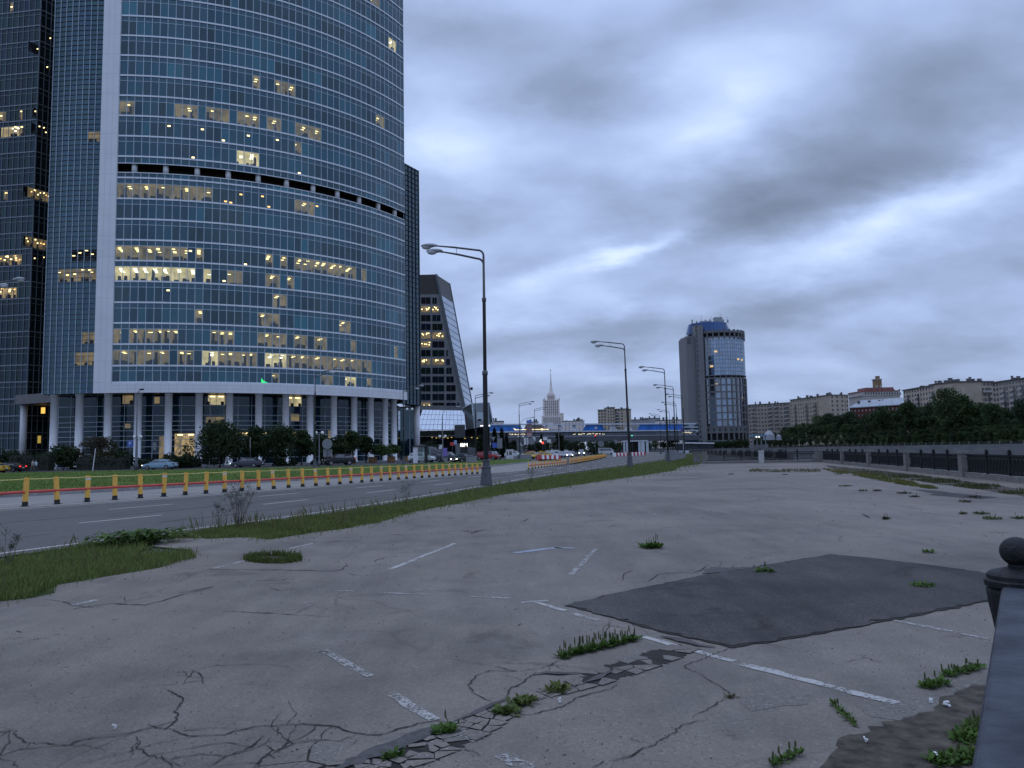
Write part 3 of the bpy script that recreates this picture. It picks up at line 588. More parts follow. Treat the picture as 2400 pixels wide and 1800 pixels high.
for px, lab, r in (((2325, 1217), 'largest weed tuft among those near the river fence bend', .22), ((2388, 1216), 'weed tuft at the right border of the lot', .15), ((2258, 1205), 'small weed left of the largest tuft near the fence', .10), ((2300, 1205), 'low weeds just behind the largest tuft near the fence', .2), ((2077, 1217), 'dark dead weed lying alone on the open lot', .10),
                   ((1981, 1140), 'weed streak left of the yellowish grass line by the fence', .3), ((2023, 1151), 'sparse weed below the yellowish grass line', .18), ((2056, 1151), 'dark weed below the yellowish grass line', .18), ((2118, 1157), 'dark weed pair nearest the narrow dark patch by the fence', .25), ((2144, 1165), 'pale dry weed in front of the narrow dark patch', .18), ((2285, 1166), 'weed on the end of the narrow dark patch', .22), ((2263, 1177), 'dark weed in front of the end of the narrow patch', .18), ((1964, 1112), 'weed patch where the yellowish grass line begins', .3), ((1840, 1113), 'flat weed in the middle of the far end of the lot', .2), ((1713, 1112), 'dark scrap of weed beside a pale stone at the far end of the lot', .2)):
    dk = 'dark' in lab; weed(px, r * .85, int(50 + r * 220), .06, lab, 2, cols=((.025, .03, .015), (.05, .055, .025)) if dk else ((.04, .06, .016), (.085, .11, .03)))
# ring of grass round a sunken cover
ring = thing('grass_ring', (*at(640, 1311)[:2], 0), 'oval ring of grass grown round a sunken cover in the lot', 'weed'); n = 1500; a = RNG.uniform(0, 2 * pi, n); e1 = (at(705, 1311) - at(640, 1311))[:2]; e2 = (at(640, 1321) - at(640, 1311))[:2]
rr = RNG.normal(.86, .12, n); P = (np.cos(a) * rr)[:, None] * e1 + (np.sin(a) * rr)[:, None] * e2; blades(P, .06 + .05 * RNG.random(n), .012, 'ring_grass', None, (.05, .075, .015), (.11, .14, .035), kind=None, parent=ring)
b = MB(); b.poly([tuple(np.cos(t) * e1 * .95 + np.sin(t) * e2 * .95) + (.006,) for t in np.linspace(0, 2 * pi, 28)[:-1]]); b.build('sunken_bed', M_SOIL, ring)
# burdock leaves and the dry tall bush
def burdock(px, line, n, label):
    base = at(*px); t = thing('burdock', (base[0], base[1], 0), label, 'weed'); e = (at(*line) - base)[:2]; V = np.zeros((n, 4, 3)); u = RNG.random(n); cx = e[0] * u + RNG.normal(0, .22, n); cy = e[1] * u + RNG.normal(0, .22, n)
    h = RNG.uniform(.03, .22, n); L = RNG.uniform(.07, .16, n); a2 = RNG.uniform(0, 2 * pi, n); tl = RNG.uniform(.9, 1.7, n); hx, hy, hz = np.cos(a2) * np.sin(tl), np.sin(a2) * np.sin(tl), np.cos(tl); sx, sy = -np.sin(a2) * L * .4, np.cos(a2) * L * .4
    V[:, 0] = np.c_[cx, cy, h]; V[:, 2] = np.c_[cx + hx * L, cy + hy * L, h + hz * L]; V[:, 1] = np.c_[cx + hx * L * .5 + sx, cy + hy * L * .5 + sy, h + hz * L * .3 + .02]; V[:, 3] = np.c_[cx + hx * L * .5 - sx, cy + hy * L * .5 - sy, h + hz * L * .3 + .02]
    tt = RNG.random(n)[:, None]; quads_mesh('leaves', V, M_BLADE, np.array((.035, .075, .014)) * (1 - tt) + np.array((.09, .14, .03)) * tt, t); return t
burdock((255, 1283), (395, 1268), 620, 'broad-leaved burdock growing over the kerb between road and lot')
def dry_bush(px, H, R, stems, label, leafy=True, name='dry_weed'):
    base = at(*px); t = thing(name, (base[0], base[1], 0), label, 'weed'); b = MB(); tips = []
    for k in range(stems):
        a = RNG.uniform(0, 2 * pi); l = H * RNG.uniform(.6, 1.1); o = R * RNG.uniform(.2, 1.0); p0 = Vector((RNG.normal(0, .04), RNG.normal(0, .04), 0)); p2 = Vector((cos(a) * o, sin(a) * o, l)); p1 = p0.lerp(p2, .5) + Vector((0, 0, .1 * l)); b.tube([p0, p1, p2], [.004, .003, .001], 4)
        for _ in range(6):
            u = RNG.uniform(.35, 1); q = p1.lerp(p2, u); aa = RNG.uniform(0, 2 * pi); e = q + Vector((cos(aa) * .12, sin(aa) * .12, RNG.uniform(.03, .16))) * l; b.tube([q, e], [.002, .0008], 3); tips += [q.lerp(e, v) for v in (.4, .7, 1)]
    b.build('stems', mat('dry_stem', (.05, .042, .034), (.10, .085, .07), 5, 3, .9, .1), t)
    n = len(tips) * 2; V = np.zeros((n, 4, 3))
    for i in range(n):
        p = np.array(tips[i // 2]) + RNG.normal(0, .012, 3); d = RNG.normal(0, 1, 3); d /= np.linalg.norm(d); e = np.cross(d, RNG.normal(0, 1, 3)); e /= np.linalg.norm(e); s = .013; V[i] = [p, p + d * s + e * s * .4, p + d * s * 2, p + d * s - e * s * .4]
    quads_mesh('leaves', V, M_BLADE, np.tile(np.array((.05, .06, .04)), (n, 1)) * RNG.uniform(.6, 1.5, (n, 1)), t); return t
dry_bush((560, 1238), 1.0, .5, 30, 'tall dry branching weed at the road edge beside the verge')
dry_bush((515, 1238), .55, .3, 10, 'short dry weed just left of the tall branching one')
dry_bush((950, 1190), .75, .25, 9, 'dry weed stalks in the verge left of the nearest lamp post')
dry_bush((1245, 1135), .8, .4, 9, 'dry weed stalks in the verge right of the nearest lamp post')
dry_bush((20, 1325), .5, .25, 10, 'thin dry weed at the left end of the near grass')
# loose grit swept across the lot and crumbs along the cracks
q = scatter_px([(0, 1420), (700, 1262), (1500, 1130), (1900, 1110), (2390, 1220), (2300, 1600), (1900, 1800), (0, 1800)], 2600); P = to_ground(q); P2 = []
for px, w in CR[:70]:
    for p in dens(gp(px), .09): P2.append(p + RNG.normal(0, .03, 2))
P = np.r_[P[vnoise(P, .9, 3) > .42], np.array(P2)[RNG.random(len(P2)) < .55]]; n = len(P); r = RNG.uniform(.003, .009, n) * np.clip(np.hypot(P[:, 0], P[:, 1]) / 7, .8, 3); V = np.zeros((n * 3, 3, 3)); a = RNG.uniform(0, 6.28, n)
for k in range(3):
    for j, (aa, zz_) in enumerate(((k * 2.1, 0), (k * 2.1 + 2.1, 0), (None, 1))):
        V[k::3, j] = np.c_[P[:, 0], P[:, 1], .003 + r * .9] if aa is None else np.c_[P[:, 0] + np.cos(a + aa) * r, P[:, 1] + np.sin(a + aa) * r, np.full(n, .003)]
C = np.repeat(np.array((.11, .10, .09)) * RNG.uniform(.35, 2.0, (n, 1)), 3, 0); tag(quads_mesh('gravel', V, mat('grit_stone', (.1, .1, .1), attr='tint'), C), 'loose grit scattered over the parking lot', 'gravel', kind='stuff')
# litter
M_LITTER = mat('paper', (.55, .55, .53), (.7, .7, .68), 4, 3, .8)
for i, (x, y, lab) in enumerate(((270, 1710, 'white paper scrap on the open asphalt above the long crack'), (2183, 1650, 'white scrap at the rim of the dirt'), (2217, 1657, 'crumpled white scrap on the dirt near the railing'), (2028, 1742, 'pale scrap on the edge of the dirt among dry stems'), (2196, 1780, 'white cigarette stub among the weeds'), (1535, 1207, 'small pale stone alone on the far lot'), (1312, 1648, 'small grey stone beside the crazed band'))):
    p = at(x, y); b = MB(); s = .014 + .006 * (i % 3)
    for k in range(4): a = RNG.uniform(0, pi); b.box((p[0] + RNG.normal(0, s * .3), p[1] + RNG.normal(0, s * .3), .012 + .006 * k), (s, s * .6, .008), a)
    tag(b.build('stone' if 'stone' in lab else 'paper_scrap', M_LITTER, origin=(p[0], p[1], 0)), lab, 'stone' if 'stone' in lab else 'litter')
# ---------------------------------------------------------------- street lamps
M_POLE = mat('galvanised_grey', (.060, .066, .074), (.10, .106, .114), 3.0, 5, .5, .5, .3, stretch=(1, 1, .2))
M_POLE_RUST = mat('pole_worn', (.055, .050, .049), (.095, .088, .086), 2.0, 6, .65, .3, stretch=(1, 1, .15))
M_HEAD = mat('lamp_head_grey', (.26, .27, .28), (.34, .35, .36), 3, 3, .45)
M_GLASSY = mat('lamp_glass', (.42, .44, .46), None, rough=.15, spec=.8)
M_BLACK = mat('black_iron', (.007, .008, .010), (.016, .017, .020), 14, 5, .62, .25, bump=.25, bscale=60)
def lamp_proto(side):
    t = thing('street_lamp', (0, 0, 0), 'twin arm street lamp', 'street lamp')
    b = MB(); b.lathe((0, 0, 0), [(.30, -.1), (.295, .10), (.215, .80), (.24, .82), (.24, .90), (.175, .92), (.165, 1.14), (.185, 1.16), (.185, 1.22), (.125, 1.24)], 8); b.box((0, -.24, .5), (.14, .03, .2)); b.build('base', M_POLE, t)
    b = MB(); b.lathe((0, 0, 0), [(.122, 1.24), (.115, 5.3), (.14, 5.32), (.14, 5.5), (.09, 5.52)], 12); b.build('lower_pole', M_POLE, t, True)
    b = MB(); b.lathe((0, 0, 0), [(.088, 5.5), (.082, 8.9), (.105, 8.92), (.105, 9.1), (.066, 9.12), (.055, 11.05)], 12); b.build('upper_pole', M_POLE_RUST, t, True)
    for (ex, ey, z0, rise) in ((2.5, .25, 11.5, .38), (2.05, -.5, 11.05, .32)):
        L = hypot(ex, ey); ux, uy = ex / L * side, ey / L; pts = [(0, 0, z0 - .55)]
        for k in range(7): a = k / 6 * pi / 2; pts.append((ux * .3 * (1 - cos(a)), uy * .3 * (1 - cos(a)), z0 - .3 + .3 * sin(a)))
        pts += [(ux * (L * .6), uy * (L * .6), z0 + rise * .6), (ux * L, uy * L, z0 + rise)]
        b = MB(); b.tube(pts, [.05] * (len(pts) - 1) + [.035], 8); arm = b.build('arm', M_POLE, t, True)
        c = (ux * (L + .3), uy * (L + .3), z0 + rise + .03); b = MB(); b.ball(c, .40, 10, 0, (1.0, .42, .28)); b.tube([(ux * (L - .12), uy * (L - .12), z0 + rise), (ux * (L + .05), uy * (L + .05), z0 + rise + .02)], .07, 8); b.build('lamp_head', M_HEAD, t, True)
        b = MB(); b.ball((c[0] + ux * .1, c[1] + uy * .1, c[2] - .06), .25, 10, 0, (1.0, .55, .55)); b.build('lamp_glass', M_GLASSY, t, True)
    b = MB(); b.tube([(1.35 * side, .12, 11.7), (1.3 * side, -.3, 11.25)], .014, 5); b.build('arm_brace', M_POLE, t)
    return t
LR, LL = lamp_proto(-1), lamp_proto(1)
GR = 'twin arm lamps along the river side of the road'
def ldep(x, ytop, D): p = atd(x, ytop, D); return (p[0], p[1], 0)
rows = [((1140, 1140), 'nearest tall street lamp, its grey base standing in the grass verge'), ((1478, 1100), 'second street lamp of the verge row, in front of the low brown apartment block'), (None, 'third street lamp of the verge row, left of the round river tower'), (None, 'fourth street lamp of the verge row, just left of the round river tower'), (None, 'fifth street lamp, overlapping the left edge of the round river tower'), (None, 'sixth small lamp, between the crowded poles left of the river tower'), (None, 'far small lamp left of the crowded poles'), (None, 'farthest small lamp seen over the blue glass of the bridge')]
posn = [tuple(at(1140, 1138)[:2]), tuple(at(1478, 1098)[:2])] + [tuple(atd(x, 1060, D)[:2]) for x, D in ((1566, 95), (1583, 123), (1604, 145), (1589, 170), (1572, 203), (1549, 226))]
posn[1] = tuple(atd(1477, 1095, 71.5)[:2])
for i, ((px, lab), p) in enumerate(zip(rows, posn)):
    if i == 0: o = LR; o.location = (*p, 0); o['label'] = lab; o['group'] = GR
    else: o = dup(LR, (*p, 0), None, lab, GR)
    o.rotation_euler = (0, radians((0.2, -.9, -.5, .2, .3, -.2, 0, .1)[i]), radians((-6, -12, -14, -12, -10, -5, 0, 5)[i]))
GL = 'twin arm lamps on the median lawn'
for i, (x, D, lab) in enumerate(((738, 92, 'median street lamp in front of the curved glass tower'), (946, 117, 'street lamp before the right edge of the curved glass tower'), (1116, 134, 'street lamp just left of the nearest lamp post, before the angular glass pavilion'), (1219, 160, 'street lamp with the red banner sign beside it'), (1255, 181, 'street lamp just left of the spired tower'), (-5, 62, 'street lamp with its pole out of view at the left border'))):
    p = atd(x, 1080, D); o = LL if i == 0 else dup(LL, None, None, lab, GL); o.location = (p[0], p[1], 0); o['label'] = lab; o['group'] = GL; o.rotation_euler = (0, 0, radians(-8))
LL.location = (*atd(738, 1080, 92)[:2], 0)
# the lamp at the left border leans its heads into view
for o in bpy.data.objects:
    if o.get('label', '').startswith('street lamp with its pole out'): p = atd(-66, 1080, 52); o.location = (p[0], p[1], 0.0); o.scale = (1, 1, 1.18)
def arc_lamp(x, D, H, reach, label, group):
    p = atd(x, 1080, D); t = thing('street_lamp', (p[0], p[1], 0), label, 'street lamp', group); b = MB(); b.lathe((0, 0, 0), [(.2, -.1), (.2, .8), (.1, .9), (.07, H - 1.3)], 8); b.build('pole', M_POLE, t, True)
    pts = [(0, 0, H - 1.4)] + [(reach * (1 - cos(a)) , 0, H - 1.3 + 1.3 * sin(a)) for a in np.linspace(.15, pi / 2, 8)]; pts.append((reach * 1.35, 0, H + .12)); b = MB(); b.tube(pts, .045, 6); b.build('arm', M_POLE, t, True)
    b = MB(); b.ball((pts[-1][0] + .3 * (1 if reach > 0 else -1), 0, H + .14), .34, 8, 0, (1, .45, .3)); b.build('lamp_head', M_HEAD, t, True); return t
arc_lamp(1038, 120, 8.6, 1.6, 'single arm street lamp before the slanted office block', 'single arm lamps')
arc_lamp(1222, 168, 8.8, 1.8, 'single curved arm lamp beside the red banner sign', 'single arm lamps')
arc_lamp(1311, 185, 8.6, 1.2, 'single arm lamp in front of the spired tower', 'single arm lamps')
p = atd(318, 1100, 104); t = thing('street_lamp', (p[0], p[1], 0), 'slim dark lamp with a single small head before a tower column', 'street lamp'); b = MB(); b.lathe((0, 0, 0), [(.22, -.1), (.2, 1.0), (.12, 1.1), (.07, 10.3)], 8); b.build('pole', M_POLE, t, True); b = MB(); b.tube([(0, 0, 10.2), (.15, 0, 10.7), (.55, -.2, 10.95)], .05, 6); b.build('arm', M_POLE, t, True); b = MB(); b.ball((.7, -.25, 10.95), .34, 8, 0, (1, .6, .35)); b.build('lamp_head', M_BLACK, t, True)
M_GLOBE = mat('white_globe', (.72, .72, .68), None, rough=.3)
def globe_lamp(x, D, H, label):
    p = atd(x, 1090, D); t = thing('globe_lamp', (p[0], p[1], 0), label, 'globe lamp', 'double globe lamps'); b = MB(); b.lathe((0, 0, 0), [(.24, -.1), (.22, .7), (.1, .8), (.06, H + .2)], 8); b.build('pole', M_POLE, t, True)
    for s in (-1, 1):
        b = MB(); b.tube([(0, 0, H - .35), (s * .4, 0, H - .3), (s * .45, 0, H - .05)], .03, 5); b.build('bracket', M_POLE, t); b = MB(); b.ball((s * .45, 0, H + .12), .24, 8); b.build('globe', M_GLOBE, t, True)
globe_lamp(321, 114, 4.7, 'double globe lamp beside the slim dark lamp'); globe_lamp(748, 108, 4.6, 'double globe lamp by the round traffic sign'); globe_lamp(1038, 128, 4.2, 'double globe lamp before the dark office entrance'); globe_lamp(1222, 165, 4.6, 'double globe lamp by the stair beyond the guard booth')
globe_lamp(961, 138, 9.4, 'tall globe lamp at the tower corner columns')

# ---------------------------------------------------------------- yellow bollard fences
M_YEL = mat('bollard_yellow', (.66, .36, .055), (.80, .46, .09), 3.0, 5, .55, .4); M_YEL2 = mat('cable_yellow', (.58, .48, .12), (.66, .56, .2), 5, 3, .5)
M_RED = mat('rail_red', (.46, .045, .035), (.58, .07, .055), 4, 4, .5); M_RUB = mat('black_rubber', (.012, .012, .013), (.03, .03, .03), 8, 4, .8); M_WHT = mat('white_band', (.5, .5, .48), (.66, .66, .64), 12, 4, .5)
def bollard_fence(P, hs, label, band=3, wid=.14):
    """one fence: posts tied together by a red rail and a yellow cable"""
    t = thing('bollard_fence', (P[0][0], P[0][1], 0), label, 'bollard fence', world=True); tops = []; mids = []
    pm = {}
    for i, (p, h) in enumerate(zip(P, hs)):
        d = np.array(P[min(i + 1, len(P) - 1)]) - np.array(P[max(i - 1, 0)]); rz = atan2(d[1], d[0]); key = (i % band == 0); hh = 1.0
        if key not in pm:
            b = MB(); b.box((0, 0, .52), (wid, wid * .75, .82)); b.box((0, 0, .945), (wid * .9, wid * .65, .03)); post = b.build('post', M_YEL); foot = None
            b = MB(); b.box((0, 0, .08), (wid * 1.06, wid * .82, .16)); b.box((0, 0, .008), (wid * 1.7, wid * 1.5, .016)); foot = b.build('rubber_foot', M_RUB); foot.parent = post
            if key: b = MB(); b.box((0, 0, .84), (wid * 1.03, wid * .8, .075)); bd = b.build('reflective_band', M_WHT); bd.parent = post
            pm[key] = post
            o = post
        else:
            o = dup(pm[key])
        o.parent = t; o.location = (p[0] - P[0][0], p[1] - P[0][1], 0); lx, ly = (RNG.normal(0, .03), RNG.normal(0, .035)); o.rotation_euler = (lx, ly, rz); o.scale = (1, 1, h / .96)
        tops.append((p[0], p[1], h * .95)); mids.append((p[0], p[1], h * .50))
    b = MB(); pts = []
    for a, c in zip(tops[:-1], tops[1:]):
        a, c = Vector(a), Vector(c); pts += [a, a.lerp(c, .33) - Vector((0, 0, .012)), a.lerp(c, .67) - Vector((0, 0, .012))]
    pts.append(tops[-1]); b.tube(pts, .017, 5); b.build('top_cable', M_YEL2, t, True)
    b = MB(); b.tube(mids, .05, 8); b.build('red_rail', M_RED, t, True); return t
BP = [(-95, 1200), (-20, 1194), (58, 1187), (134, 1181.5), (204, 1176.5), (269, 1171.5), (329, 1167.5), (383.6, 1164), (434, 1160.5), (482.6, 1157), (526, 1154), (567, 1151.2), (606, 1148.5), (642, 1146), (676.5, 1143.5), (709.5, 1141), (740.5, 1139), (768.7, 1137), (796.5, 1135), (822.5, 1133), (848, 1131), (871, 1129), (893.5, 1127), (914, 1125.5), (934, 1124), (953, 1122.5), (971, 1121), (989, 1120), (1006, 1118.6), (1023, 1117.3), (1038, 1116), (1053, 1115), (1067, 1114), (1081, 1113), (1094, 1112), (1107, 1111.2), (1119, 1110.4), (1131, 1109.5)]
P = [tuple(at(x, y)[:2]) for x, y in BP]
P = [tuple(2 * np.array(P[0]) - np.array(P[1]) + (np.array(P[0]) - np.array(P[1])) * k) for k in range(13, -1, -1)] + P
bollard_fence(P, np.r_[[1.03] * 14, np.linspace(1.02, .80, len(P) - 14)], 'yellow bollard fence with red rail and cable, nearer run left of the lamp post')
BP2 = [(1239.5, 1100), (1247.5, 1098.8), (1255, 1097.8), (1262, 1097), (1269, 1096.2), (1276, 1095.6), (1282.7, 1095), (1288.7, 1094.4), (1294.6, 1093.6), (1300.5, 1092.8), (1306, 1092.3), (1312, 1091.6), (1317, 1091), (1322, 1090.4), (1327, 1089.6)]
P = [tuple(at(x, y)[:2]) for x, y in BP2]
bollard_fence(P, [.66] * len(P), 'yellow bollard fence beginning right of the nearest lamp post, short run before the grey gap')
px2 = [(1336, 1088.6), (1350, 1086.6), (1364, 1084), (1380, 1081), (1398, 1077.5), (1410, 1074.7), (1420, 1072)]
P = resample(smooth(gp(px2), 2), 1.25)
bollard_fence([tuple(p) for p in P], [.78] * len(P), 'far curving run of the yellow bollard fence before the waiting cars')
# grey fallen panel in the gap, red and white water barriers behind
p = at(1332, 1088); b = MB(); b.box((p[0], p[1], .42), (.5, .12, .84), .2); b.box((p[0], p[1], .02), (.7, .4, .04), .2); tag(b.build('concrete_marker', MATS['kerb_stone'], origin=(p[0], p[1], 0)), 'grey upright panel in the gap between two yellow fence runs', 'marker')
M_PRED = mat('plastic_red', (.32, .03, .03), (.42, .05, .05), 3, 3, .45); M_PWHT = mat('plastic_white', (.6, .6, .6), (.7, .7, .7), 3, 3, .45)
def barrier(x, y, red, label, rz=.1, D=None, s=1.0, group='red and white barrier blocks'):
    p = at(x, y) if D is None else atd(x, y, D); b = MB(); w = .62 * s
    b.add([(p[0] + dx * w * k, p[1] + dy * .22 * k2, z) for z, k, k2 in ((0, 1, 1), (.25 * s, 1, 1), (.75 * s, .96, .45)) for dx, dy in ((-.5, -1), (.5, -1), (.5, 1), (-.5, 1))], [(8, 9, 10, 11)] + [(i, (i + 1) % 4, 4 + (i + 1) % 4, 4 + i) for i in range(4)] + [(4 + i, 4 + (i + 1) % 4, 8 + (i + 1) % 4, 8 + i) for i in range(4)])
    return tag(b.build('barrier_block', M_PRED if red else M_PWHT, origin=(p[0], p[1], 0)), label, 'barrier', group)
for k in range(9):
    red = k % 2 == 0; barrier(1264 + k * 5.6, 1080.5 - k * .35, red, ('red' if red else 'white') + ' barrier block in the short row behind the bollard fence', D=118, s=1.35 - .02 * k)
for k in range(18):
    red = k % 2 == 1; barrier(1440 + k * 4.1, 1064, red, ('red' if red else 'white') + ' barrier block in the long far row across the road', D=172 + k * 1.2, s=1.15)

# ---------------------------------------------------------------- river fence
M_STONE = mat('fence_stone', (.115, .110, .104), (.225, .215, .20), 6.0, 8, .85, .3, bump=.6, bscale=25)
M_STONE_W = mat('fence_stone_white', (.34, .34, .33), (.46, .46, .45), 5.0, 6, .8, .3, bump=.3, bscale=25)
def stone_post(t, x, y, h, w, m=None, rz=.22):
    b = MB(); b.box((x, y, h / 2 - .05), (w, w, h - .02), rz); b.box((x, y, h - .03), (w * 1.16, w * 1.16, .10), rz); b.box((x, y, h + .045), (w * .9, w * .9, .05), rz); return b.build('stone_post', m or M_STONE, t)
def panel_mesh(L, h0, h1, rings=True):
    b = MB(); b.box((L / 2, 0, h1 - .03), (L, .06, .06)); b.box((L / 2, 0, h1 - .17), (L, .03, .03)); b.box((L / 2, 0, h0 + .03), (L, .05, .05)); n = max(2, int(L / .17)); H = h1 - h0 - .24; zc = h0 + .06 + H / 2
    for i in range(n):
        x = (i + .5) * L / n
        if rings:
            pts = [(x + .15 * cos(a), .012 * (-1) ** i, zc + H / 2 * sin(a)) for a in np.linspace(0, 2 * pi, 15)]; b.tube(pts, .027, 4, 0, False)
        b.box((x, 0, h1 - .10), (.035, .02, .12))
    return b
def river_fence(A, B, posts, h, label, subs=4, white=(), h0=.28, plinth=True, rings=True, bars=False):
    t = thing('river_fence', (A[0], A[1], 0), label, 'fence', world=True); A, B = np.array(A, float), np.array(B, float); L = np.linalg.norm(B - A); d = (B - A) / L; rz = atan2(d[1], d[0]); proto = {}
    if plinth:
        bb = MB(); q = dens([A, B], 1.2)
        for p, r in zip(q[:-1], q[1:]): m = (p + r) / 2; bb.box((m[0], m[1], .11), (np.linalg.norm(r - p) - .012, .34 + RNG.uniform(-.01, .03), .24 + RNG.uniform(-.02, .02)), rz)
        bb.build('plinth', M_STONE, t)
    for i, s in enumerate(posts): p = A + d * s; stone_post(t, p[0], p[1], h, .5, M_STONE_W if i in white else M_STONE, rz)
    for s0, s1 in zip(posts[:-1], posts[1:]):
        l = (s1 - s0 - .5) / subs
        for k in range(subs):
            p = A + d * (s0 + .25 + k * l); key = round(l, 2)
            if key not in proto:
                bm_ = panel_mesh(l, h0, h * .93, rings)
                if bars:
                    for j in range(int(l / .10)): bm_.box(((j + .5) * .10, 0, h * .55), (.068, .025, h * .66))
                o = bm_.build('railing_panel', M_BLACK); proto[key] = o
            else: o = proto[key].copy(); COL.objects.link(o)
            o.parent = t; o.location = (p[0] - A[0], p[1] - A[1], 0); o.rotation_euler = (0, 0, rz)
            if k:
                if 'ip' not in proto:
                    b = MB(); b.box((0, 0, h * .5 + .1), (.11, .11, h * .92 - .1)); b.box((0, 0, h * .98), (.15, .15, .05)); b.ball((0, 0, h * 1.06), .075, 8); ip = b.build('iron_post', M_BLACK); proto['ip'] = ip
                else: ip = proto['ip'].copy(); COL.objects.link(ip)
                ip.parent = t; ip.location = (p[0] - A[0], p[1] - A[1], 0); ip.rotation_euler = (0, 0, rz)
    return t
fa, fb = np.array([18.4, 24.0]), np.array([30.05, 75.0]); Lf = np.linalg.norm(fb - fa); fd = (fb - fa) / Lf
pp = [(p[1] - 24.0) / fd[1] for p in (at(2269.6, 1118), at(2141, 1104), at(2054.5, 1094.5), at(1986, 1088))]
river_fence(fa, fb, [2.2] + pp + [Lf], 1.16, 'black iron river fence with grey stone posts running along the right side of the lot', bars=True)
ba, bb_ = np.array([19.2, 77.6]), np.array([30.05, 75.0]); Lb = np.linalg.norm(bb_ - ba)
river_fence(ba, bb_ - (bb_ - ba) / Lb * .5, [0.0, 5.45, Lb - .5], 1.16, 'fence of overlapping iron ovals closing the far end of the lot', subs=3, white=(1,))
stone = thing('stone_gatepost', (*atd(1633, 1080, 82)[:2], 0), 'grey stone gatepost alone left of the far fence end', 'gatepost'); b = MB(); b.box((0, 0, .55), (.6, .6, 1.1)); b.box((0, 0, 1.13), (.7, .7, .1)); b.build('post', M_STONE, stone)
# embankment railing farther along the water
river_fence((28.8, 80.0), (38.0, 135.0), [0.6 + 9.0 * k for k in range(7)], 1.1, 'farther black railing with ball finials along the water beyond the lot', subs=4, rings=False, bars=True)
river_fence((38.6, 138.0), (57.0, 250.0), [0.6 + 9.2 * k for k in range(13)], 1.1, 'distant embankment railing leading towards the white cafe boat', subs=2, rings=False, bars=True)

# ---------------------------------------------------------------- near iron railing (right foreground)
M_IRONW = mat('weathered_iron', (.007, .008, .010), (.040, .034, .031), 16, 9, .6, .3, bump=.5, bscale=55, contrast=(.52, .80))
M_RAIL = mat('rail_paint', (.020, .023, .032), (.058, .065, .080), 7, 10, .62, .28, bump=.5, bscale=45, stretch=(1, 1, 1), contrast=(.38, .68))
r0, r1 = at(2345, 1384, 1.03), at(2274, 1800, 1.03); dv = (r1 - r0)[:2]; dv /= np.linalg.norm(dv); nv = np.array([-dv[1], dv[0]]); nv = nv if nv[0] > 0 else -nv
pc = atd(2384, 1300, 3.16); t = thing('iron_railing', (pc[0], pc[1], 0), 'near black iron railing with a ball topped post at the right edge', 'railing', world=True)
zb = atd(2374, 1293, 3.16)[2]
b = MB(); b.ball((pc[0], pc[1], zb), .062, 18, 0, (1, 1, .95)); b.lathe((pc[0], pc[1], 0), [(.033, zb - .075), (.036, zb - .055), (.03, zb - .045)], 20); b.build('ball_finial', M_IRONW, t, True)
b = MB(); ct = zb - .062
b.lathe((pc[0], pc[1], 0), [(.10, ct - .085), (.122, ct - .075), (.124, ct - .052), (.114, ct - .045), (.114, ct - .030), (.100, ct - .018), (.04, ct)], 28); b.build('post_cap', M_IRONW, t, False)
b = MB(); b.lathe((pc[0], pc[1], 0), [(.10, 0), (.10, .12), (.075, .16), (.07, .55), (.075, .7), (.105, ct - .19), (.112, ct - .15), (.117, ct - .10), (.117, ct - .085)], 24); b.build('post_body', M_IRONW, t, True)
W_ = .20; a = np.array([*(r0[:2] - dv * .10), 1.03]); e = np.array([*(r0[:2] + dv * 3.4), 1.03]); N3 = np.array([*nv, 0])
prof = [(0.0, -.075), (0.0, -.012), (.006, -.003), (.014, 0), (W_ - .014, 0), (W_ - .006, -.003), (W_, -.012), (W_, -.075)]
b = MB(); vs = []; ns = 14
for s in range(ns + 1):
    q = a + (e - a) * s / ns
    for o_, z in prof: w = q + N3 * o_; vs.append((w[0], w[1], w[2] + z + RNG.normal(0, .0006)))
k = len(prof); b.add(vs, [(s * k + i, (s + 1) * k + i, (s + 1) * k + (i + 1) % k, s * k + (i + 1) % k) for s in range(ns) for i in range(k)] + [tuple(range(k - 1, -1, -1)), tuple(range(ns * k, ns * k + k))]); b.build('handrail', M_RAIL, t, False)
b = MB(); q0, q1 = a + N3 * (W_ / 2), e + N3 * (W_ / 2)
for s in np.arange(.25, 3.3, .16): q = q0 + (q1 - q0) * s / 3.5; b.box((q[0], q[1], .53), (.03, .03, .84), atan2(dv[1], dv[0]))
b.beam((q0[0], q0[1], .14), (q1[0], q1[1], .14), .05, .06); b.build('balusters', M_BLACK, t)
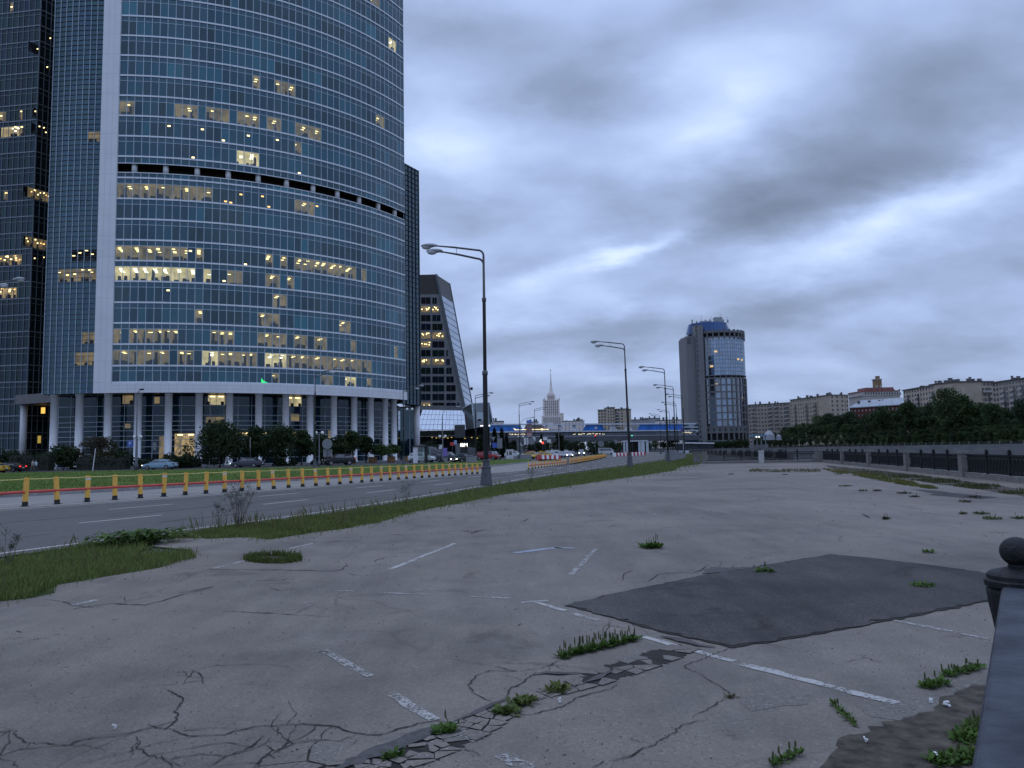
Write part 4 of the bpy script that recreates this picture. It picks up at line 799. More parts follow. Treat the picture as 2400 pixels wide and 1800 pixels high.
# ---------------------------------------------------------------- glass buildings
def glass_mat(name, rough=.03, ior=1.9, tint=(.8, .93, 1.0), wob=.0):
    m = bpy.data.materials.new(name); m.use_nodes = True; T = NT(m.node_tree); b = T.n['Principled BSDF']; a = T.new('ShaderNodeAttribute'); a.attribute_name = 'tint'
    T.link(a.outputs['Color'], b.inputs['Base Color']); b.inputs['Roughness'].default_value = rough; b.inputs['IOR'].default_value = ior; b.inputs['Specular Tint'].default_value = (*tint, 1)
    MATS[name] = m; return m
def see_glass(name, fac=.16):
    m = bpy.data.materials.new(name); m.use_nodes = True; T = NT(m.node_tree); T.n.remove(T.n['Principled BSDF'])
    tr = T.new('ShaderNodeBsdfTransparent'); tr.inputs[0].default_value = (.78, .84, .80, 1); gl = T.new('ShaderNodeBsdfGlossy'); gl.inputs[0].default_value = (.8, .93, 1, 1); gl.inputs['Roughness'].default_value = .03
    lw = T.new('ShaderNodeFresnel'); lw.inputs[0].default_value = 1.8; mx = T.new('ShaderNodeMixShader'); T.link(lw.outputs[0], mx.inputs[0]); T.link(tr.outputs[0], mx.inputs[1]); T.link(gl.outputs[0], mx.inputs[2]); T.link(mx.outputs[0], T.n['Material Output'].inputs[0]); return m
M_GLASS = glass_mat('tower_glass', ior=1.80, tint=(.66, .92, 1.0)); M_SEE = see_glass('clear_glass'); M_GLASSD = glass_mat('lobby_glass', ior=1.5)
M_CLAD = mat('white_cladding', (.64, .64, .66), (.72, .72, .73), .25, 4, .5, .4); M_TRIM = mat('pale_metal_trim', (.62, .65, .70), (.70, .73, .77), .5, 4, .4, .5)
M_MULL = mat('mullion_metal', (.40, .47, .53), (.47, .54, .60), .5, 4, .4, .5); M_DARKM = mat('dark_metal', (.025, .03, .036), (.045, .05, .06), .6, 4, .5)
M_VOID = mat('dark_interior', (.010, .011, .013), (.025, .025, .026), .6, 5, .9, .1); M_CONC = mat('column_concrete', (.56, .56, .57), (.66, .66, .66), 1.2, 6, .7, .3, bump=.2)
def emit_mat(name, c, s, c2=None, sc=1.2):
    m = bpy.data.materials.new(name); m.use_nodes = True; T = NT(m.node_tree); b = T.n['Principled BSDF']; b.inputs['Base Color'].default_value = (*[x * .3 for x in c], 1); b.inputs['Emission Strength'].default_value = s
    if c2: tc = T.new('ShaderNodeTexCoord'); T.link(T.ramp(T.noise(tc.outputs['Object'], sc, 4, .6), [(.35, c2), (.65, c)]), b.inputs['Emission Color'])
    else: b.inputs['Emission Color'].default_value = (*c, 1)
    m.cycles.emission_sampling = 'NONE'; MATS[name] = m; return m
M_ROOM_W = emit_mat('warm_lit_room', (.46, .33, .15), 1.0, (.11, .085, .05), .8); M_ROOM_D = emit_mat('dim_lit_room', (.20, .148, .075), 1.0, (.055, .05, .035), .45); M_ROOM_B = emit_mat('bright_lit_room', (.66, .55, .30), 1.0, (.25, .22, .13), .45)
M_LUM = emit_mat('ceiling_luminaire', (1.0, .80, .36), 2.8); M_LUMW = emit_mat('white_luminaire', (1.0, .93, .72), 3.0); M_AMB = emit_mat('amber_luminaire', (1.0, .55, .18), 2.0); M_GREEN = emit_mat('green_banner_light', (.05, .85, .22), 1.0)
M_FURN = mat('office_furniture', (.012, .014, .018), (.035, .035, .04), 2, 3, .8)
TC, TR = np.array([-82.97, 213.49]), 63.55
def tp(th, z, r=0.0): a = radians(th); return (TC[0] + (TR + r) * sin(a), TC[1] - (TR + r) * cos(a), z)
TH0, TH1, NB = 4.0, 64.0, 44
TH = np.linspace(TH0, TH1, NB + 1)
def th_of(x, y=700):
    d = ray(x, y)[:2]; d = d / np.linalg.norm(d); o = -TC; bq = d @ o; cq = o @ o - TR * TR; t = -bq - sqrt(max(bq * bq - cq, 0)); p = d * t - TC; return math.degrees(atan2(p[0], -p[1]))
tower = thing('glass_tower', (*tp(30, 0)[:2], 0), 'tall curved blue glass office tower with white vertical strip and colonnade', 'office tower', world=True)
ZL = [19.9, 24.16, 28.39, 32.54, 36.79, 40.97, 45.19, 49.46, 53.66, 57.97]; ZU = [62.4 + 4.245 * k for k in range(16)]
floors = [(16.6, 19.9)] + list(zip(ZL[:-1], ZL[1:])) + [(57.97, 59.03)] + [(60.98, 62.4)] + list(zip(ZU[:-1], ZU[1:]))
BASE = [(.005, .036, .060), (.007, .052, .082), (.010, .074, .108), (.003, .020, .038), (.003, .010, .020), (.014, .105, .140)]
# lit windows read off the photograph: (survey x from, x to, mid y, kind)
LIT = [(275, 325, 450, 'd'), (345, 400, 450, 'd'), (405, 452, 450, 'd'), (458, 505, 450, 'd'), (688, 730, 480, 'd'),
       (272, 282, 597, 'l'), (296, 322, 597, 'l'), (333, 376, 597, 'l'), (380, 416, 597, 'l'), (435, 462, 600, 'a'), (562, 590, 612, 'a'), (617, 645, 617, 'l'), (648, 672, 620, 'l'), (683, 735, 622, 'l'), (743, 790, 628, 'l'), (793, 836, 635, 'l'), (842, 862, 645, 'd'),
       (272, 320, 643, 'b'), (333, 402, 643, 'b'), (405, 466, 643, 'b'), (474, 492, 643, 'b'), (523, 532, 655, 'a'), (616, 663, 657, 'l'), (797, 821, 765, 'l'),
       (265, 282, 792, 'd'), (298, 318, 792, 'd'), (328, 360, 792, 'd'), (375, 390, 792, 'd'), (485, 500, 793, 'd'), (505, 525, 795, 'd'), (646, 680, 798, 'd'), (682, 727, 800, 'd'), (823, 834, 815, 'd'), (922, 926, 825, 'l'),
       (265, 318, 838, 'd'), (328, 390, 838, 'd'), (408, 432, 838, 'd'), (438, 462, 838, 'd'), (474, 505, 838, 'b'), (508, 530, 840, 'd'), (560, 580, 842, 'd'), (615, 670, 843, 'b'), (700, 720, 846, 'd'), (740, 782, 848, 'd'), (800, 822, 852, 'd'), (850, 866, 857, 'd'),
       (643, 655, 880, 'd'), (755, 775, 885, 'd'), (805, 835, 888, 'b'), (857, 872, 893, 'd'),
       (275, 308, 255, 'd'), (410, 456, 262, 'd'), (480, 542, 268, 'd'), (552, 584, 280, 'd'), (590, 608, 285, 'd'), (617, 652, 288, 'd'), (684, 736, 300, 'd'), (738, 758, 312, 'd'), (586, 612, 192, 'd'), (648, 668, 205, 'd'), (670, 697, 215, 'd'), (880, 900, 290, 'd'),
       (394, 404, 310, 'a'), (455, 465, 315, 'a'), (517, 527, 325, 'a'), (577, 584, 330, 'a'), (636, 646, 340, 'a'), (548, 614, 370, 'b'), (445, 455, 362, 'a'), (912, 926, 108, 'b'), (872, 886, 8, 'd'), (386, 398, 690, 'a'), (530, 560, 842, 'd'), (582, 602, 842, 'd'), (672, 698, 845, 'd'), (722, 738, 848, 'd'), (784, 799, 852, 'd'), (824, 848, 855, 'd'), (362, 373, 792, 'd'), (392, 412, 792, 'd'), (530, 556, 795, 'd'), (604, 642, 797, 'd'), (735, 760, 803, 'd'), (462, 482, 600, 'l'), (420, 434, 597, 'l'), (326, 344, 450, 'd'), (512, 526, 455, 'a'), (540, 552, 456, 'a'), (562, 574, 458, 'a'), (600, 612, 462, 'a'), (622, 634, 466, 'a'), (735, 748, 490, 'a'), (520, 560, 660, 'd'), (668, 684, 665, 'd'), (612, 655, 745, 'd'), (345, 358, 760, 'd'), (640, 665, 700, 'd'), (460, 476, 740, 'd'), (310, 326, 640, 'b'), (690, 712, 360, 'd'),  (687, 694, 400, 'a')]
lit = {}
for x0, x1, ym, k in LIT:
    t0, t1 = th_of(x0, ym), th_of(x1, ym); tm = (t0 + t1) / 2; p = tp(tm, 0); D = p[1]; z = atd((x0 + x1) / 2, ym, D)[2]
    for fi, (za, zb_) in enumerate(floors):
        if za <= z < zb_:
            i0, i1 = int(np.clip(round((t0 - TH0) / (60 / NB)), 0, NB - 1)), int(np.clip(round((t1 - TH0) / (60 / NB)), 1, NB)); i1 = max(i1, i0 + 1); lit.setdefault(fi, []).append((i0, i1, k)); break
SP = 0.30
for fi, (za, zb_) in enumerate(floors):
    short = zb_ - za < 2; zs = zb_ - (0 if short else SP * 4.25 * (.9 if fi else .8)); b = MB(); rs = np.random.default_rng(100 + fi); lb = set(); la_ = set()
    for i0, i1, k in lit.get(fi, []): lb |= set(range(i0, i1)); la_ |= set(range(i0, i1)) if k == 'a' else set()
    run = 0; cur = BASE[0]
    for i in range(NB):
        if run == 0: cur = BASE[int(rs.choice(6, p=(.28, .24, .12, .18, .12, .06)))]; run = int(rs.integers(1, 4))
        run -= 1; k_ = rs.uniform(.55, 1.3) * (.25 if 18.5 < (TH[i] + TH[i + 1]) / 2 < 25.5 and 3 <= fi <= 9 else 1); c = tuple(q * k_ for q in cur); t0, t1 = TH[i], TH[i + 1]; j = rs.uniform(-.007, .007, 4)  # mid-facade zone: dark reflection of a building painted into the pane tint
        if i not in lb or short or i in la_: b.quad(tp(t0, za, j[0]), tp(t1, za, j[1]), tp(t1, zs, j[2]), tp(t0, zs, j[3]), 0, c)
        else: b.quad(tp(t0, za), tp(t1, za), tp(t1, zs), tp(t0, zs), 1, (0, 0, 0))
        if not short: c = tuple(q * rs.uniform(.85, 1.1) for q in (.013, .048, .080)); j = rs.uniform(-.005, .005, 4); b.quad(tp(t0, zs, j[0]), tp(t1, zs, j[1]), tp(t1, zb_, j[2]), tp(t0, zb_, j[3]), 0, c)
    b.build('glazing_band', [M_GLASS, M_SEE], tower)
    for i0, i1, k in lit.get(fi, []):
        wall = {'d': M_ROOM_D, 'l': M_ROOM_D, 'b': M_ROOM_B, 'a': M_VOID}[k]; dep = -2.6; b = MB(); t0, t1 = TH[i0], TH[i1]; e = .02
        ts = TH[i0:i1 + 1]
        for q0, q1 in zip(ts[:-1], ts[1:]):
            b.quad(tp(q0, za + .05, dep), tp(q1, za + .05, dep), tp(q1, zs, dep), tp(q0, zs, dep), 0); b.quad(tp(q0, zs - .02, -.1), tp(q1, zs - .02, -.1), tp(q1, zs - .02, dep), tp(q0, zs - .02, dep), 1); b.quad(tp(q0, za + .03, -.1), tp(q1, za + .03, -.1), tp(q1, za + .03, dep), tp(q0, za + .03, dep), 2)
        for tt in (t0 + e, t1 - e): b.quad(tp(tt, za, -.1), tp(tt, zs, -.1), tp(tt, zs, dep), tp(tt, za, dep), 1)
        lum = {'d': 3, 'l': 4, 'b': 3, 'a': 3}[k]
        nfx = max(1, int((t1 - t0) / 1.35 * (.8 if k != 'd' else .6)))
        for q in range(nfx):
            tt = t0 + (t1 - t0) * (q + rs.uniform(.25, .75)) / nfx
            if k == 'a':
                zz = za + rs.uniform(.25, .8) if rs.random() < .5 else zs - rs.uniform(.5, .8); b.box(tp(tt, zz, .01), (.55, .05, .28), radians(tt), 3)
            else:
                for r in ((-.7, -1.15, -1.6, -2.05) if k in 'lb' else (-1.2, -2.0)):
                    if rs.random() < .82: b.box(tp(tt + rs.uniform(-.05, .05), zs - .10 - (-r) * .30 * (1 if k in 'lb' else .5), r), (.62, .22, .10), radians(tt), 3)
        for q in range(int((t1 - t0) / .55)):
            if k != 'a': tt = rs.uniform(t0 + .2, t1 - .2); h = rs.uniform(.5, 1.4); b.box(tp(tt, za + h / 2 + .03, -rs.uniform(.4, 1.6)), (rs.uniform(.3, .9), .4, h), radians(tt), 2)
        if k in 'db' and rs.random() < .6: tt = rs.uniform(t0 + .2, t1 - .2); b.box(tp(tt, (za + zs) / 2, -2.4), (.5, .1, zs - za - .2), radians(tt), 2)
        b.build('lit_window', [wall, wall if k != 'a' else M_VOID, M_FURN, {'d': M_LUM, 'l': M_LUM, 'b': M_LUMW, 'a': M_AMB if fi in (9, 10) else M_LUM}[k]], tower)
def ring_band(name, z, h, proud, m, th=TH, depth=.12):
    b = MB()
    for a, c in zip(th[:-1], th[1:]):
        b.add([tp(a, z - h / 2, proud), tp(c, z - h / 2, proud), tp(c, z + h / 2, proud), tp(a, z + h / 2, proud), tp(a, z - h / 2, proud - depth), tp(c, z - h / 2, proud - depth), tp(c, z + h / 2, proud - depth), tp(a, z + h / 2, proud - depth)], [(0, 1, 2, 3), (0, 4, 5, 1), (3, 2, 6, 7)])
    return b.build(name, m, tower)
for z in [16.6] + ZL[:-1] + [57.97] + ZU: ring_band('floor_trim', z, .33, .16, M_TRIM)
for z in (59.03, 60.98): ring_band('floor_trim', z, .16, .14, M_TRIM)
b = MB()
for fi, (za, zb_) in enumerate(floors):
    if zb_ - za > 2:
        z = zb_ - SP * 4.25 * (.9 if fi else .8)
        for a, c in zip(TH[:-1], TH[1:]): b.add([tp(a, z - .05, .06), tp(c, z - .05, .06), tp(c, z + .05, .06), tp(a, z + .05, .06)], [(0, 1, 2, 3)])
for t_ in TH:
    for z0, z1 in ((16.6, 59.03), (60.98, ZU[-1])):
        d = .056 / TR * 57.3; b.add([tp(t_ - d, z0, .09), tp(t_ + d, z0, .09), tp(t_ + d, z1, .09), tp(t_ - d, z1, .09), tp(t_ - d, z0, -.02), tp(t_ + d, z0, -.02), tp(t_ + d, z1, -.02), tp(t_ - d, z1, -.02)], [(0, 1, 2, 3), (4, 0, 3, 7), (1, 5, 6, 2)])
b.build('mullion_grid', M_MULL, tower)
# recessed open storey with stub columns
b = MB(); tt = np.linspace(TH0 - 1, TH1, 30)
for a, c in zip(tt[:-1], tt[1:]):
    b.quad(tp(a, 58.5, -3), tp(c, 58.5, -3), tp(c, 61.5, -3), tp(a, 61.5, -3)); b.quad(tp(a, 59.0, 0), tp(c, 59.0, 0), tp(c, 59.0, -3), tp(a, 59.0, -3)); b.quad(tp(a, 61.0, 0), tp(a, 61.0, -3), tp(c, 61.0, -3), tp(c, 61.0, 0))
b.build('open_storey', mat('brown_void', (.014, .010, .008), (.04, .028, .02), .8, 5, .9), tower)
for k in range(11):
    tt_ = TH0 + 2.72 + k * 5.45
    b = MB(); c = tp(tt_, 0, -.75); b.lathe((c[0], c[1], 0), [(.55, 59.0), (.55, 61.0)], 12); b.build('stub_column', M_CONC, tower, True)
# white strip, white girdle band
b = MB(); ts = np.linspace(.9, 4.0, 4); zz = [14.5, 16.6] + [20.8 + 4.2 * k for k in range(26)]
for a, c in zip(ts[:-1], ts[1:]):
    for z0, z1 in zip(zz[:-1], zz[1:]): b.quad(tp(a + .012, z0 + .012, .35), tp(c - .012, z0 + .012, .35), tp(c - .012, z1 - .012, .35), tp(a + .012, z1 - .012, .35))
b.quad(tp(4.0, 14.5, .35), tp(4.0, 14.5, -.1), tp(4.0, 126, -.1), tp(4.0, 126, .35)); b.quad(tp(.9, 14.5, -.1), tp(.9, 14.5, .35), tp(.9, 126, .35), tp(.9, 126, -.1))
for a, c in zip(ts[:-1], ts[1:]): b.quad(tp(a, 14.5, .335), tp(c, 14.5, .335), tp(c, 126, .335), tp(a, 126, .335), 1)
b.build('white_strip', [M_CLAD, mat('joint_grey', (.3, .3, .33))], tower)
b = MB(); ts = np.linspace(4.0, 64.2, 45)
for a, c in zip(ts[:-1], ts[1:]):
    for z0, z1 in ((14.5, 15.25), (15.25, 15.98), (15.98, 16.5)): b.quad(tp(a + .01, z0 + .01, .35), tp(c - .01, z0 + .01, .35), tp(c - .01, z1 - .01, .35), tp(a + .01, z1 - .01, .35))
    b.quad(tp(a, 14.5, .335), tp(c, 14.5, .335), tp(c, 16.5, .335), tp(a, 16.5, .335), 1); b.quad(tp(a, 16.5, .35), tp(c, 16.5, .35), tp(c, 16.5, -.1), tp(a, 16.5, -.1)); b.quad(tp(a, 14.5, -8), tp(c, 14.5, -8), tp(c, 14.5, .35), tp(a, 14.5, .35), 2)
a = tp(64.2, 0, .35); c = tp(64.2, 0, -8); b.quad((a[0], a[1], 14.5), (c[0], c[1], 14.5), (c[0], c[1], 16.5), (a[0], a[1], 16.5))
b.build('white_girdle', [M_CLAD, MATS['joint_grey'], M_DARKM], tower)
# finned curved glass left of the strip
TF = np.linspace(-8.6, .9, 9); b = MB(); rs = np.random.default_rng(5)
for z0 in np.arange(14.5, 126, 1.4):
    for i, (a, c) in enumerate(zip(TF[:-1], TF[1:])):
        q = tuple(v * rs.uniform(.75, 1.25) for v in ((.010, .034, .050) if i < 2 else (.014, .048, .075))); j = rs.uniform(-.006, .006, 4); litc = any(l0 < z0 < l1 and i >= i0 for l0, l1, i0 in ()); b.quad(tp(a, z0, j[0]), tp(c, z0, j[1]), tp(c, z0 + 1.4, j[2]), tp(a, z0 + 1.4, j[3]), 0, q)
b.build('finned_glazing', M_GLASS, tower)
b = MB()
for z in np.arange(14.5, 126, 1.05):
    for a, c in zip(TF[:-1:2], TF[2::2]): b.add([tp(a, z, .16), tp(c, z, .16), tp(c, z + .07, .16), tp(a, z + .07, .16), tp(a, z, 0), tp(c, z, 0), tp(c, z + .07, 0), tp(a, z + .07, 0)], [(0, 1, 2, 3), (0, 4, 5, 1), (3, 2, 6, 7)])
for t_ in TF: d = .04 / TR * 57.3; b.add([tp(t_ - d, 14.5, .18), tp(t_ + d, 14.5, .18), tp(t_ + d, 126, .18), tp(t_ - d, 126, .18), tp(t_ - d, 14.5, 0), tp(t_ + d, 14.5, 0), tp(t_ + d, 126, 0), tp(t_ - d, 126, 0)], [(0, 1, 2, 3), (4, 0, 3, 7), (1, 5, 6, 2)], 1)
b.build('sun_fins', [mat('fin_metal', (.035, .055, .07), (.055, .075, .095), .6, 4, .4), M_MULL], tower)
def fin_lit(z0, z1, i0, i1, m, fx, parts=2):
    b = MB()
    for i in range(i0, i1):
        a, c = TF[i] + .05, TF[i + 1] - .05; b.quad(tp(a, z0, .02), tp(c, z0, .02), tp(c, z1, .02), tp(a, z1, .02), 0)
        for _ in range(fx): t_ = rs.uniform(a, c); z = rs.uniform(z0 + (z1 - z0) * .45, z1 - .1); b.box(tp(t_, z, .05), (.55, .06, .16), radians(t_), 1)
        t_ = rs.uniform(a, c); h = rs.uniform(.3, .8); b.box(tp(t_, z0 + h / 2, .05), (.7, .05, h), radians(t_), 2)
    b.build('lit_window', [m, M_LUM, M_FURN], tower)
fin_lit(41.0, 43.3, 4, 8, M_VOID, 1); fin_lit(36.9, 39.4, 2, 8, M_ROOM_D, 1); fin_lit(24.4, 26.6, 6, 8, M_ROOM_D, 0); fin_lit(20.1, 22.6, 5, 8, M_ROOM_D, 0); fin_lit(65.5, 67.5, 6, 8, M_ROOM_D, 0)
# roof and back so that the tower is a solid
b = MB(); out = [tp(t_, 126, -.3) for t_ in np.linspace(-8.6, 64, 24)] + [(-29.5, 200, 126), (-60, 235, 126), (-100, 215, 126)]; b.poly(out); n = len(out)
for i in range(23, n): p, q = out[i], out[(i + 1) % n]; b.quad((p[0], p[1], 14.5), (q[0], q[1], 14.5), q, p)
b.build('rear_wall', M_DARKM, tower)
# colonnade
for k, x in enumerate([118, 178, 247, 319, 392, 465, 538, 608, 673, 731, 788, 836, 876, 910, 931]):
    t_ = th_of(x, 1000); c = tp(t_, 0, -.95); b = MB(); b.lathe((c[0], c[1], 0), [(.86, -.1), (.86, .3), (.70, .32), (.70, 14.2), (.82, 14.22), (.82, 14.6)], 18); b.build('column', M_CONC, tower, True)
b = MB(); t_s = np.linspace(-8.6, 64, 56); zs_ = [0, 1.3, 2.6, 3.9, 5.2, 6.1, 7.2, 8.1, 9.0, 10.2, 12.2, 14.5]; rs = np.random.default_rng(9)
litb = {}
for x0, x1, y0, y1, kk in [(485, 530, 926, 948, 'b'), (480, 530, 976, 990, 'd'), (685, 727, 926, 950, 'b'), (742, 756, 932, 950, 'd'), (400, 456, 1014, 1066, 'w'), (455, 510, 1012, 1022, 'w'), (560, 640, 1012, 1022, 'w'), (680, 715, 1012, 1030, 'w'), (795, 810, 1008, 1028, 'd'), (840, 868, 1010, 1032, 'd'), (360, 392, 1020, 1080, 'x'), (262, 290, 926, 945, 'd'), (345, 360, 930, 945, 'x'), (270, 285, 990, 1000, 'x'), (700, 722, 968, 985, 'x')]: litb[(th_of(x0, 1000), th_of(x1, 1000), atd(600, y1, 160)[2], atd(600, y0, 160)[2])] = kk
for i, (a, c) in enumerate(zip(t_s[:-1], t_s[1:])):
    for z0, z1 in zip(zs_[:-1], zs_[1:]):
        q = tuple(v * rs.uniform(.6, 1.3) for v in ((.006, .018, .026) if z1 < 10 else (.008, .026, .040))); j = rs.uniform(-.006, .006, 4); b.quad(tp(a, z0, -4.6 + j[0]), tp(c, z0, -4.6 + j[1]), tp(c, z1, -4.6 + j[2]), tp(a, z1, -4.6 + j[3]), 0, q)
e0, e1 = tp(64, 0, -4.6), (-31, 212, 0); b.quad((*e0[:2], 0), (e1[0], e1[1], 0), (e1[0], e1[1], 14.5), (*e0[:2], 14.5), 0, (.006, .018, .026)); b.build('lobby_glazing', M_GLASSD, tower)
b = MB()
for z in zs_:
    for a, c in zip(t_s[:-1], t_s[1:]): b.quad(tp(a, z, -4.52), tp(c, z, -4.52), tp(c, z + .10, -4.52), tp(a, z + .10, -4.52))
for t_ in t_s[::2]: d = .05 / TR * 57.3; b.quad(tp(t_ - d, 0, -4.50), tp(t_ + d, 0, -4.50), tp(t_ + d, 14.5, -4.50), tp(t_ - d, 14.5, -4.50))
b.build('lobby_mullions', M_MULL, tower)
for (a, c, z0, z1), kk in litb.items():
    b = MB(); z0 = max(z0, .1); m = {'b': M_ROOM_B, 'd': M_ROOM_D, 'w': M_ROOM_W, 'x': M_ROOM_D}[kk]; n = max(1, int((c - a) / 1.5)); ee = np.linspace(a, c, n + 1)
    for q0, q1 in zip(ee[:-1], ee[1:]):
        b.quad(tp(q0, z0, -4.55), tp(q1 - .05, z0, -4.55), tp(q1 - .05, z1, -4.55), tp(q0, z1, -4.55), 0)
        if kk in 'bw': b.box(tp((q0 + q1) / 2, z1 - .25, -4.5), (1.0, .06, .22), radians(q0), 1)
        if kk in 'bd' : b.box(tp(rs.uniform(q0, q1), z0 + .35, -4.5), (.6, .05, .7), radians(q0), 2)
    b.build('lit_window', [m, M_LUM, M_FURN], tower)
# green illuminated banner
t0, t1 = th_of(612, 885), th_of(628, 893); z0, z1 = atd(620, 897, 158)[2], atd(620, 886, 158)[2]
b = MB(); b.add([tp(t0, z0, .2), tp(t1, z0, .2), tp(t0 + (t1 - t0) * .35, z0 + (z1 - z0) * .4, .2), tp(t0, z1, .2)], [(0, 1, 2, 3)]); b.build('green_banner', M_GREEN, tower)
# dark wing behind the right edge
def gp_d(x, y, D): return tuple(atd(x, y, D))
def curtain(name, A, B, z0, z1, nb, floors_, m_gl, parent, cols, rs, fr=M_MULL, proud=.1, vw=.1, hw=.12):
    A, B = np.array(A[:2]), np.array(B[:2]); d = (B - A) / np.linalg.norm(B - A); nrm = np.array([d[1], -d[0]]); b = MB(); L = np.linalg.norm(B - A); zf = np.arange(z0, z1, floors_)
    if nrm @ A > 0: nrm = -nrm
    def P(u, z, r=0): p = A + d * u + nrm * r; return (p[0], p[1], z)
    for z in zf:
        zz = min(z + floors_, z1)
        for i in range(nb):
            u0, u1 = L * i / nb, L * (i + 1) / nb; c = tuple(v * rs.uniform(.6, 1.3) for v in cols[int(rs.integers(len(cols)))]); j = rs.uniform(-.006, .006, 4); b.quad(P(u0, z, j[0]), P(u1, z, j[1]), P(u1, zz, j[2]), P(u0, zz, j[3]), 0, c)
    o = b.build('glazing', m_gl, parent); b = MB()
    for z in zf:
        q0, q1 = P(0, z, proud / 2), P(L, z, proud / 2); b.beam(q0, q1, proud, hw); 
        if hw > .1: q0, q1 = P(0, z + floors_ * .7, proud / 3), P(L, z + floors_ * .7, proud / 3); b.beam(q0, q1, proud * .6, hw * .4)
    for i in range(nb + 1): u = L * i / nb; q = P(u, (z0 + z1) / 2, proud / 2); b.box(q, (vw, proud, z1 - z0), atan2(d[1], d[0]))
    b.build('facade_grid', fr, parent); return P
rs = np.random.default_rng(3)
wg = thing('glass_wing', (*atd(965, 1080, 205)[:2], 0), 'narrow dark blue glass wing with fins behind the right edge of the curved tower', 'building', world=True)
wa, wb = atd(935, 950, 196), atd(985, 950, 204); zt = atd(966, 400, 204)[2]; zb0 = atd(970, 949, 203)[2]
curtain('w', wa, wb, zb0, zt, 6, 1.36, M_GLASS, wg, [(.006, .018, .032), (.010, .032, .050)], rs, M_DARKM, .22, .09, .09)
wd = (wb - wa)[:2] / np.linalg.norm((wb - wa)[:2]); back = wb + np.array([-2.0, 16, 0])
curtain('w', wb, back, zb0, zt, 4, 1.36, M_GLASS, wg, [(.006, .018, .032)], rs, M_DARKM, .25, .09, .09)
b = MB(); b.prism([tuple(wa[:2] + (0, .4)), tuple(wb[:2] + (-.3, .4)), tuple(back[:2] + (-.4, 0)), tuple(wa[:2] + (2, 20))], zb0, zt + .3); b.build('core', M_DARKM, wg)
for x, D in ((977, 206), (955, 212)): c = atd(x, 1050, D); b = MB(); b.lathe((c[0], c[1], 0), [(.85, 0), (.85, zb0 + .02)], 16); b.build('column', M_CONC, wg, True)
b = MB(); a = atd(938, 1000, 209); c = atd(972, 1000, 212); b.quad((a[0], a[1], 0), (c[0], c[1], 0), (c[0], c[1], zb0), (a[0], a[1], zb0), 0, (.006, .02, .03)); b.build('lobby_glazing', M_GLASS, wg)

# ---------------------------------------------------------------- dark glass tower at the left border
lt = thing('dark_glass_tower', (*atd(40, 1085, 180)[:2], 0), 'dark green glass tower with lit offices at the left border', 'office tower', world=True); rs = np.random.default_rng(8)
ka, kb, kc = atd(-420, 900, 186), atd(64, 900, 178), atd(128, 900, 183.5); M_GL2 = glass_mat('dark_glass', ior=1.5, tint=(.75, .95, 1))
cA = [(.006, .018, .028), (.010, .028, .040), (.004, .011, .016), (.006, .018, .020)]; cB = [(.004, .009, .010), (.003, .007, .009), (.006, .012, .012)]
PA = curtain('a', ka, kb, .2, 128, 38, 3.95, M_GL2, lt, cA, rs, mat('mid_mullion', (.18, .21, .25), (.23, .26, .30), .5), .18, .09, .26); PB = curtain('b', kb, kc, .2, 128, 5, 3.95, M_GL2, lt, cB, rs, mat('dim_mullion', (.10, .12, .13), (.14, .16, .17), .5), .18, .10, .24)
b = MB(); b.prism([tuple(ka[:2] + (0, .5)), tuple(kb[:2] + (0, .6)), tuple(kc[:2] + (-.3, .5)), (kc[0], 215), (ka[0], 215)], 0, 128.2); b.build('core', M_DARKM, lt)
LA = np.linalg.norm((kb - ka)[:2]); LB = np.linalg.norm((kc - kb)[:2])
def lt_lit(face, xs, ys, m, fx, lm):
    for x0, x1, y in zip(xs[::2], xs[1::2], ys):
        P_, k0, k1, L = (PA, ka, kb, LA) if face == 'A' else (PB, kb, kc, LB); D = 180; z = atd((x0 + x1) / 2, y, D)[2]; fl = math.floor((z - .2) / 3.95); z0 = .2 + fl * 3.95 + .3; z1 = z0 + 2.4
        u0, u1 = [(atd(x, y, D)[0] - k0[0]) / (k1[0] - k0[0]) * L for x in (x0, x1)]; b = MB(); b.quad(P_(u0, z0, .03), P_(u1, z0, .03), P_(u1, z1, .03), P_(u0, z1, .03), 0); n = max(1, int((u1 - u0) / 1.3 * fx))
        for q in range(n): p = P_(rs.uniform(u0, u1), rs.uniform(z0 + 1.1, z1 - .1), .06); b.box(p, (.5, .05, .26), 0, 1)
        for q in range(n): h = rs.uniform(.3, 1.0); p = P_(rs.uniform(u0, u1), z0 + h / 2, .05); b.box(p, (.7, .04, h), 0, 2)
        b.build('lit_window', [m, lm, M_FURN], lt)
lt_lit('A', [8, 62, 2, 20, 55, 62, 5, 50, 0, 56, 0, 50, 30, 38, 15, 25], [303, 262, 266, 590, 625, 672, 24, 448], M_ROOM_D, .8, M_LUM); lt_lit('A', [5, 60, 8, 48], [620, 668], M_ROOM_W, 1.2, M_AMB); lt_lit('A', [8, 55], [305], M_ROOM_B, 1.0, M_LUMW)
lt_lit('B', [112, 119, 92, 103, 112, 119, 95, 104, 92, 116, 80, 112, 78, 104, 86, 100], [98, 124, 145, 260, 296, 455, 580, 625], M_VOID, 1.0, M_LUM); lt_lit('B', [80, 104, 85, 110], [582, 458], M_ROOM_D, .8, M_AMB)
b = MB(); a, c = atd(36, 935, 172), atd(140, 935, 166); z0, z1 = atd(60, 946, 170)[2], atd(60, 924, 170)[2]; b.prism([tuple(a[:2]), tuple(c[:2]), (c[0], c[1] + 9), (a[0], a[1] + 9)], z0, z1); b.build('entrance_canopy', mat('brown_grey_panel', (.13, .12, .12), (.18, .17, .17), .8), lt)
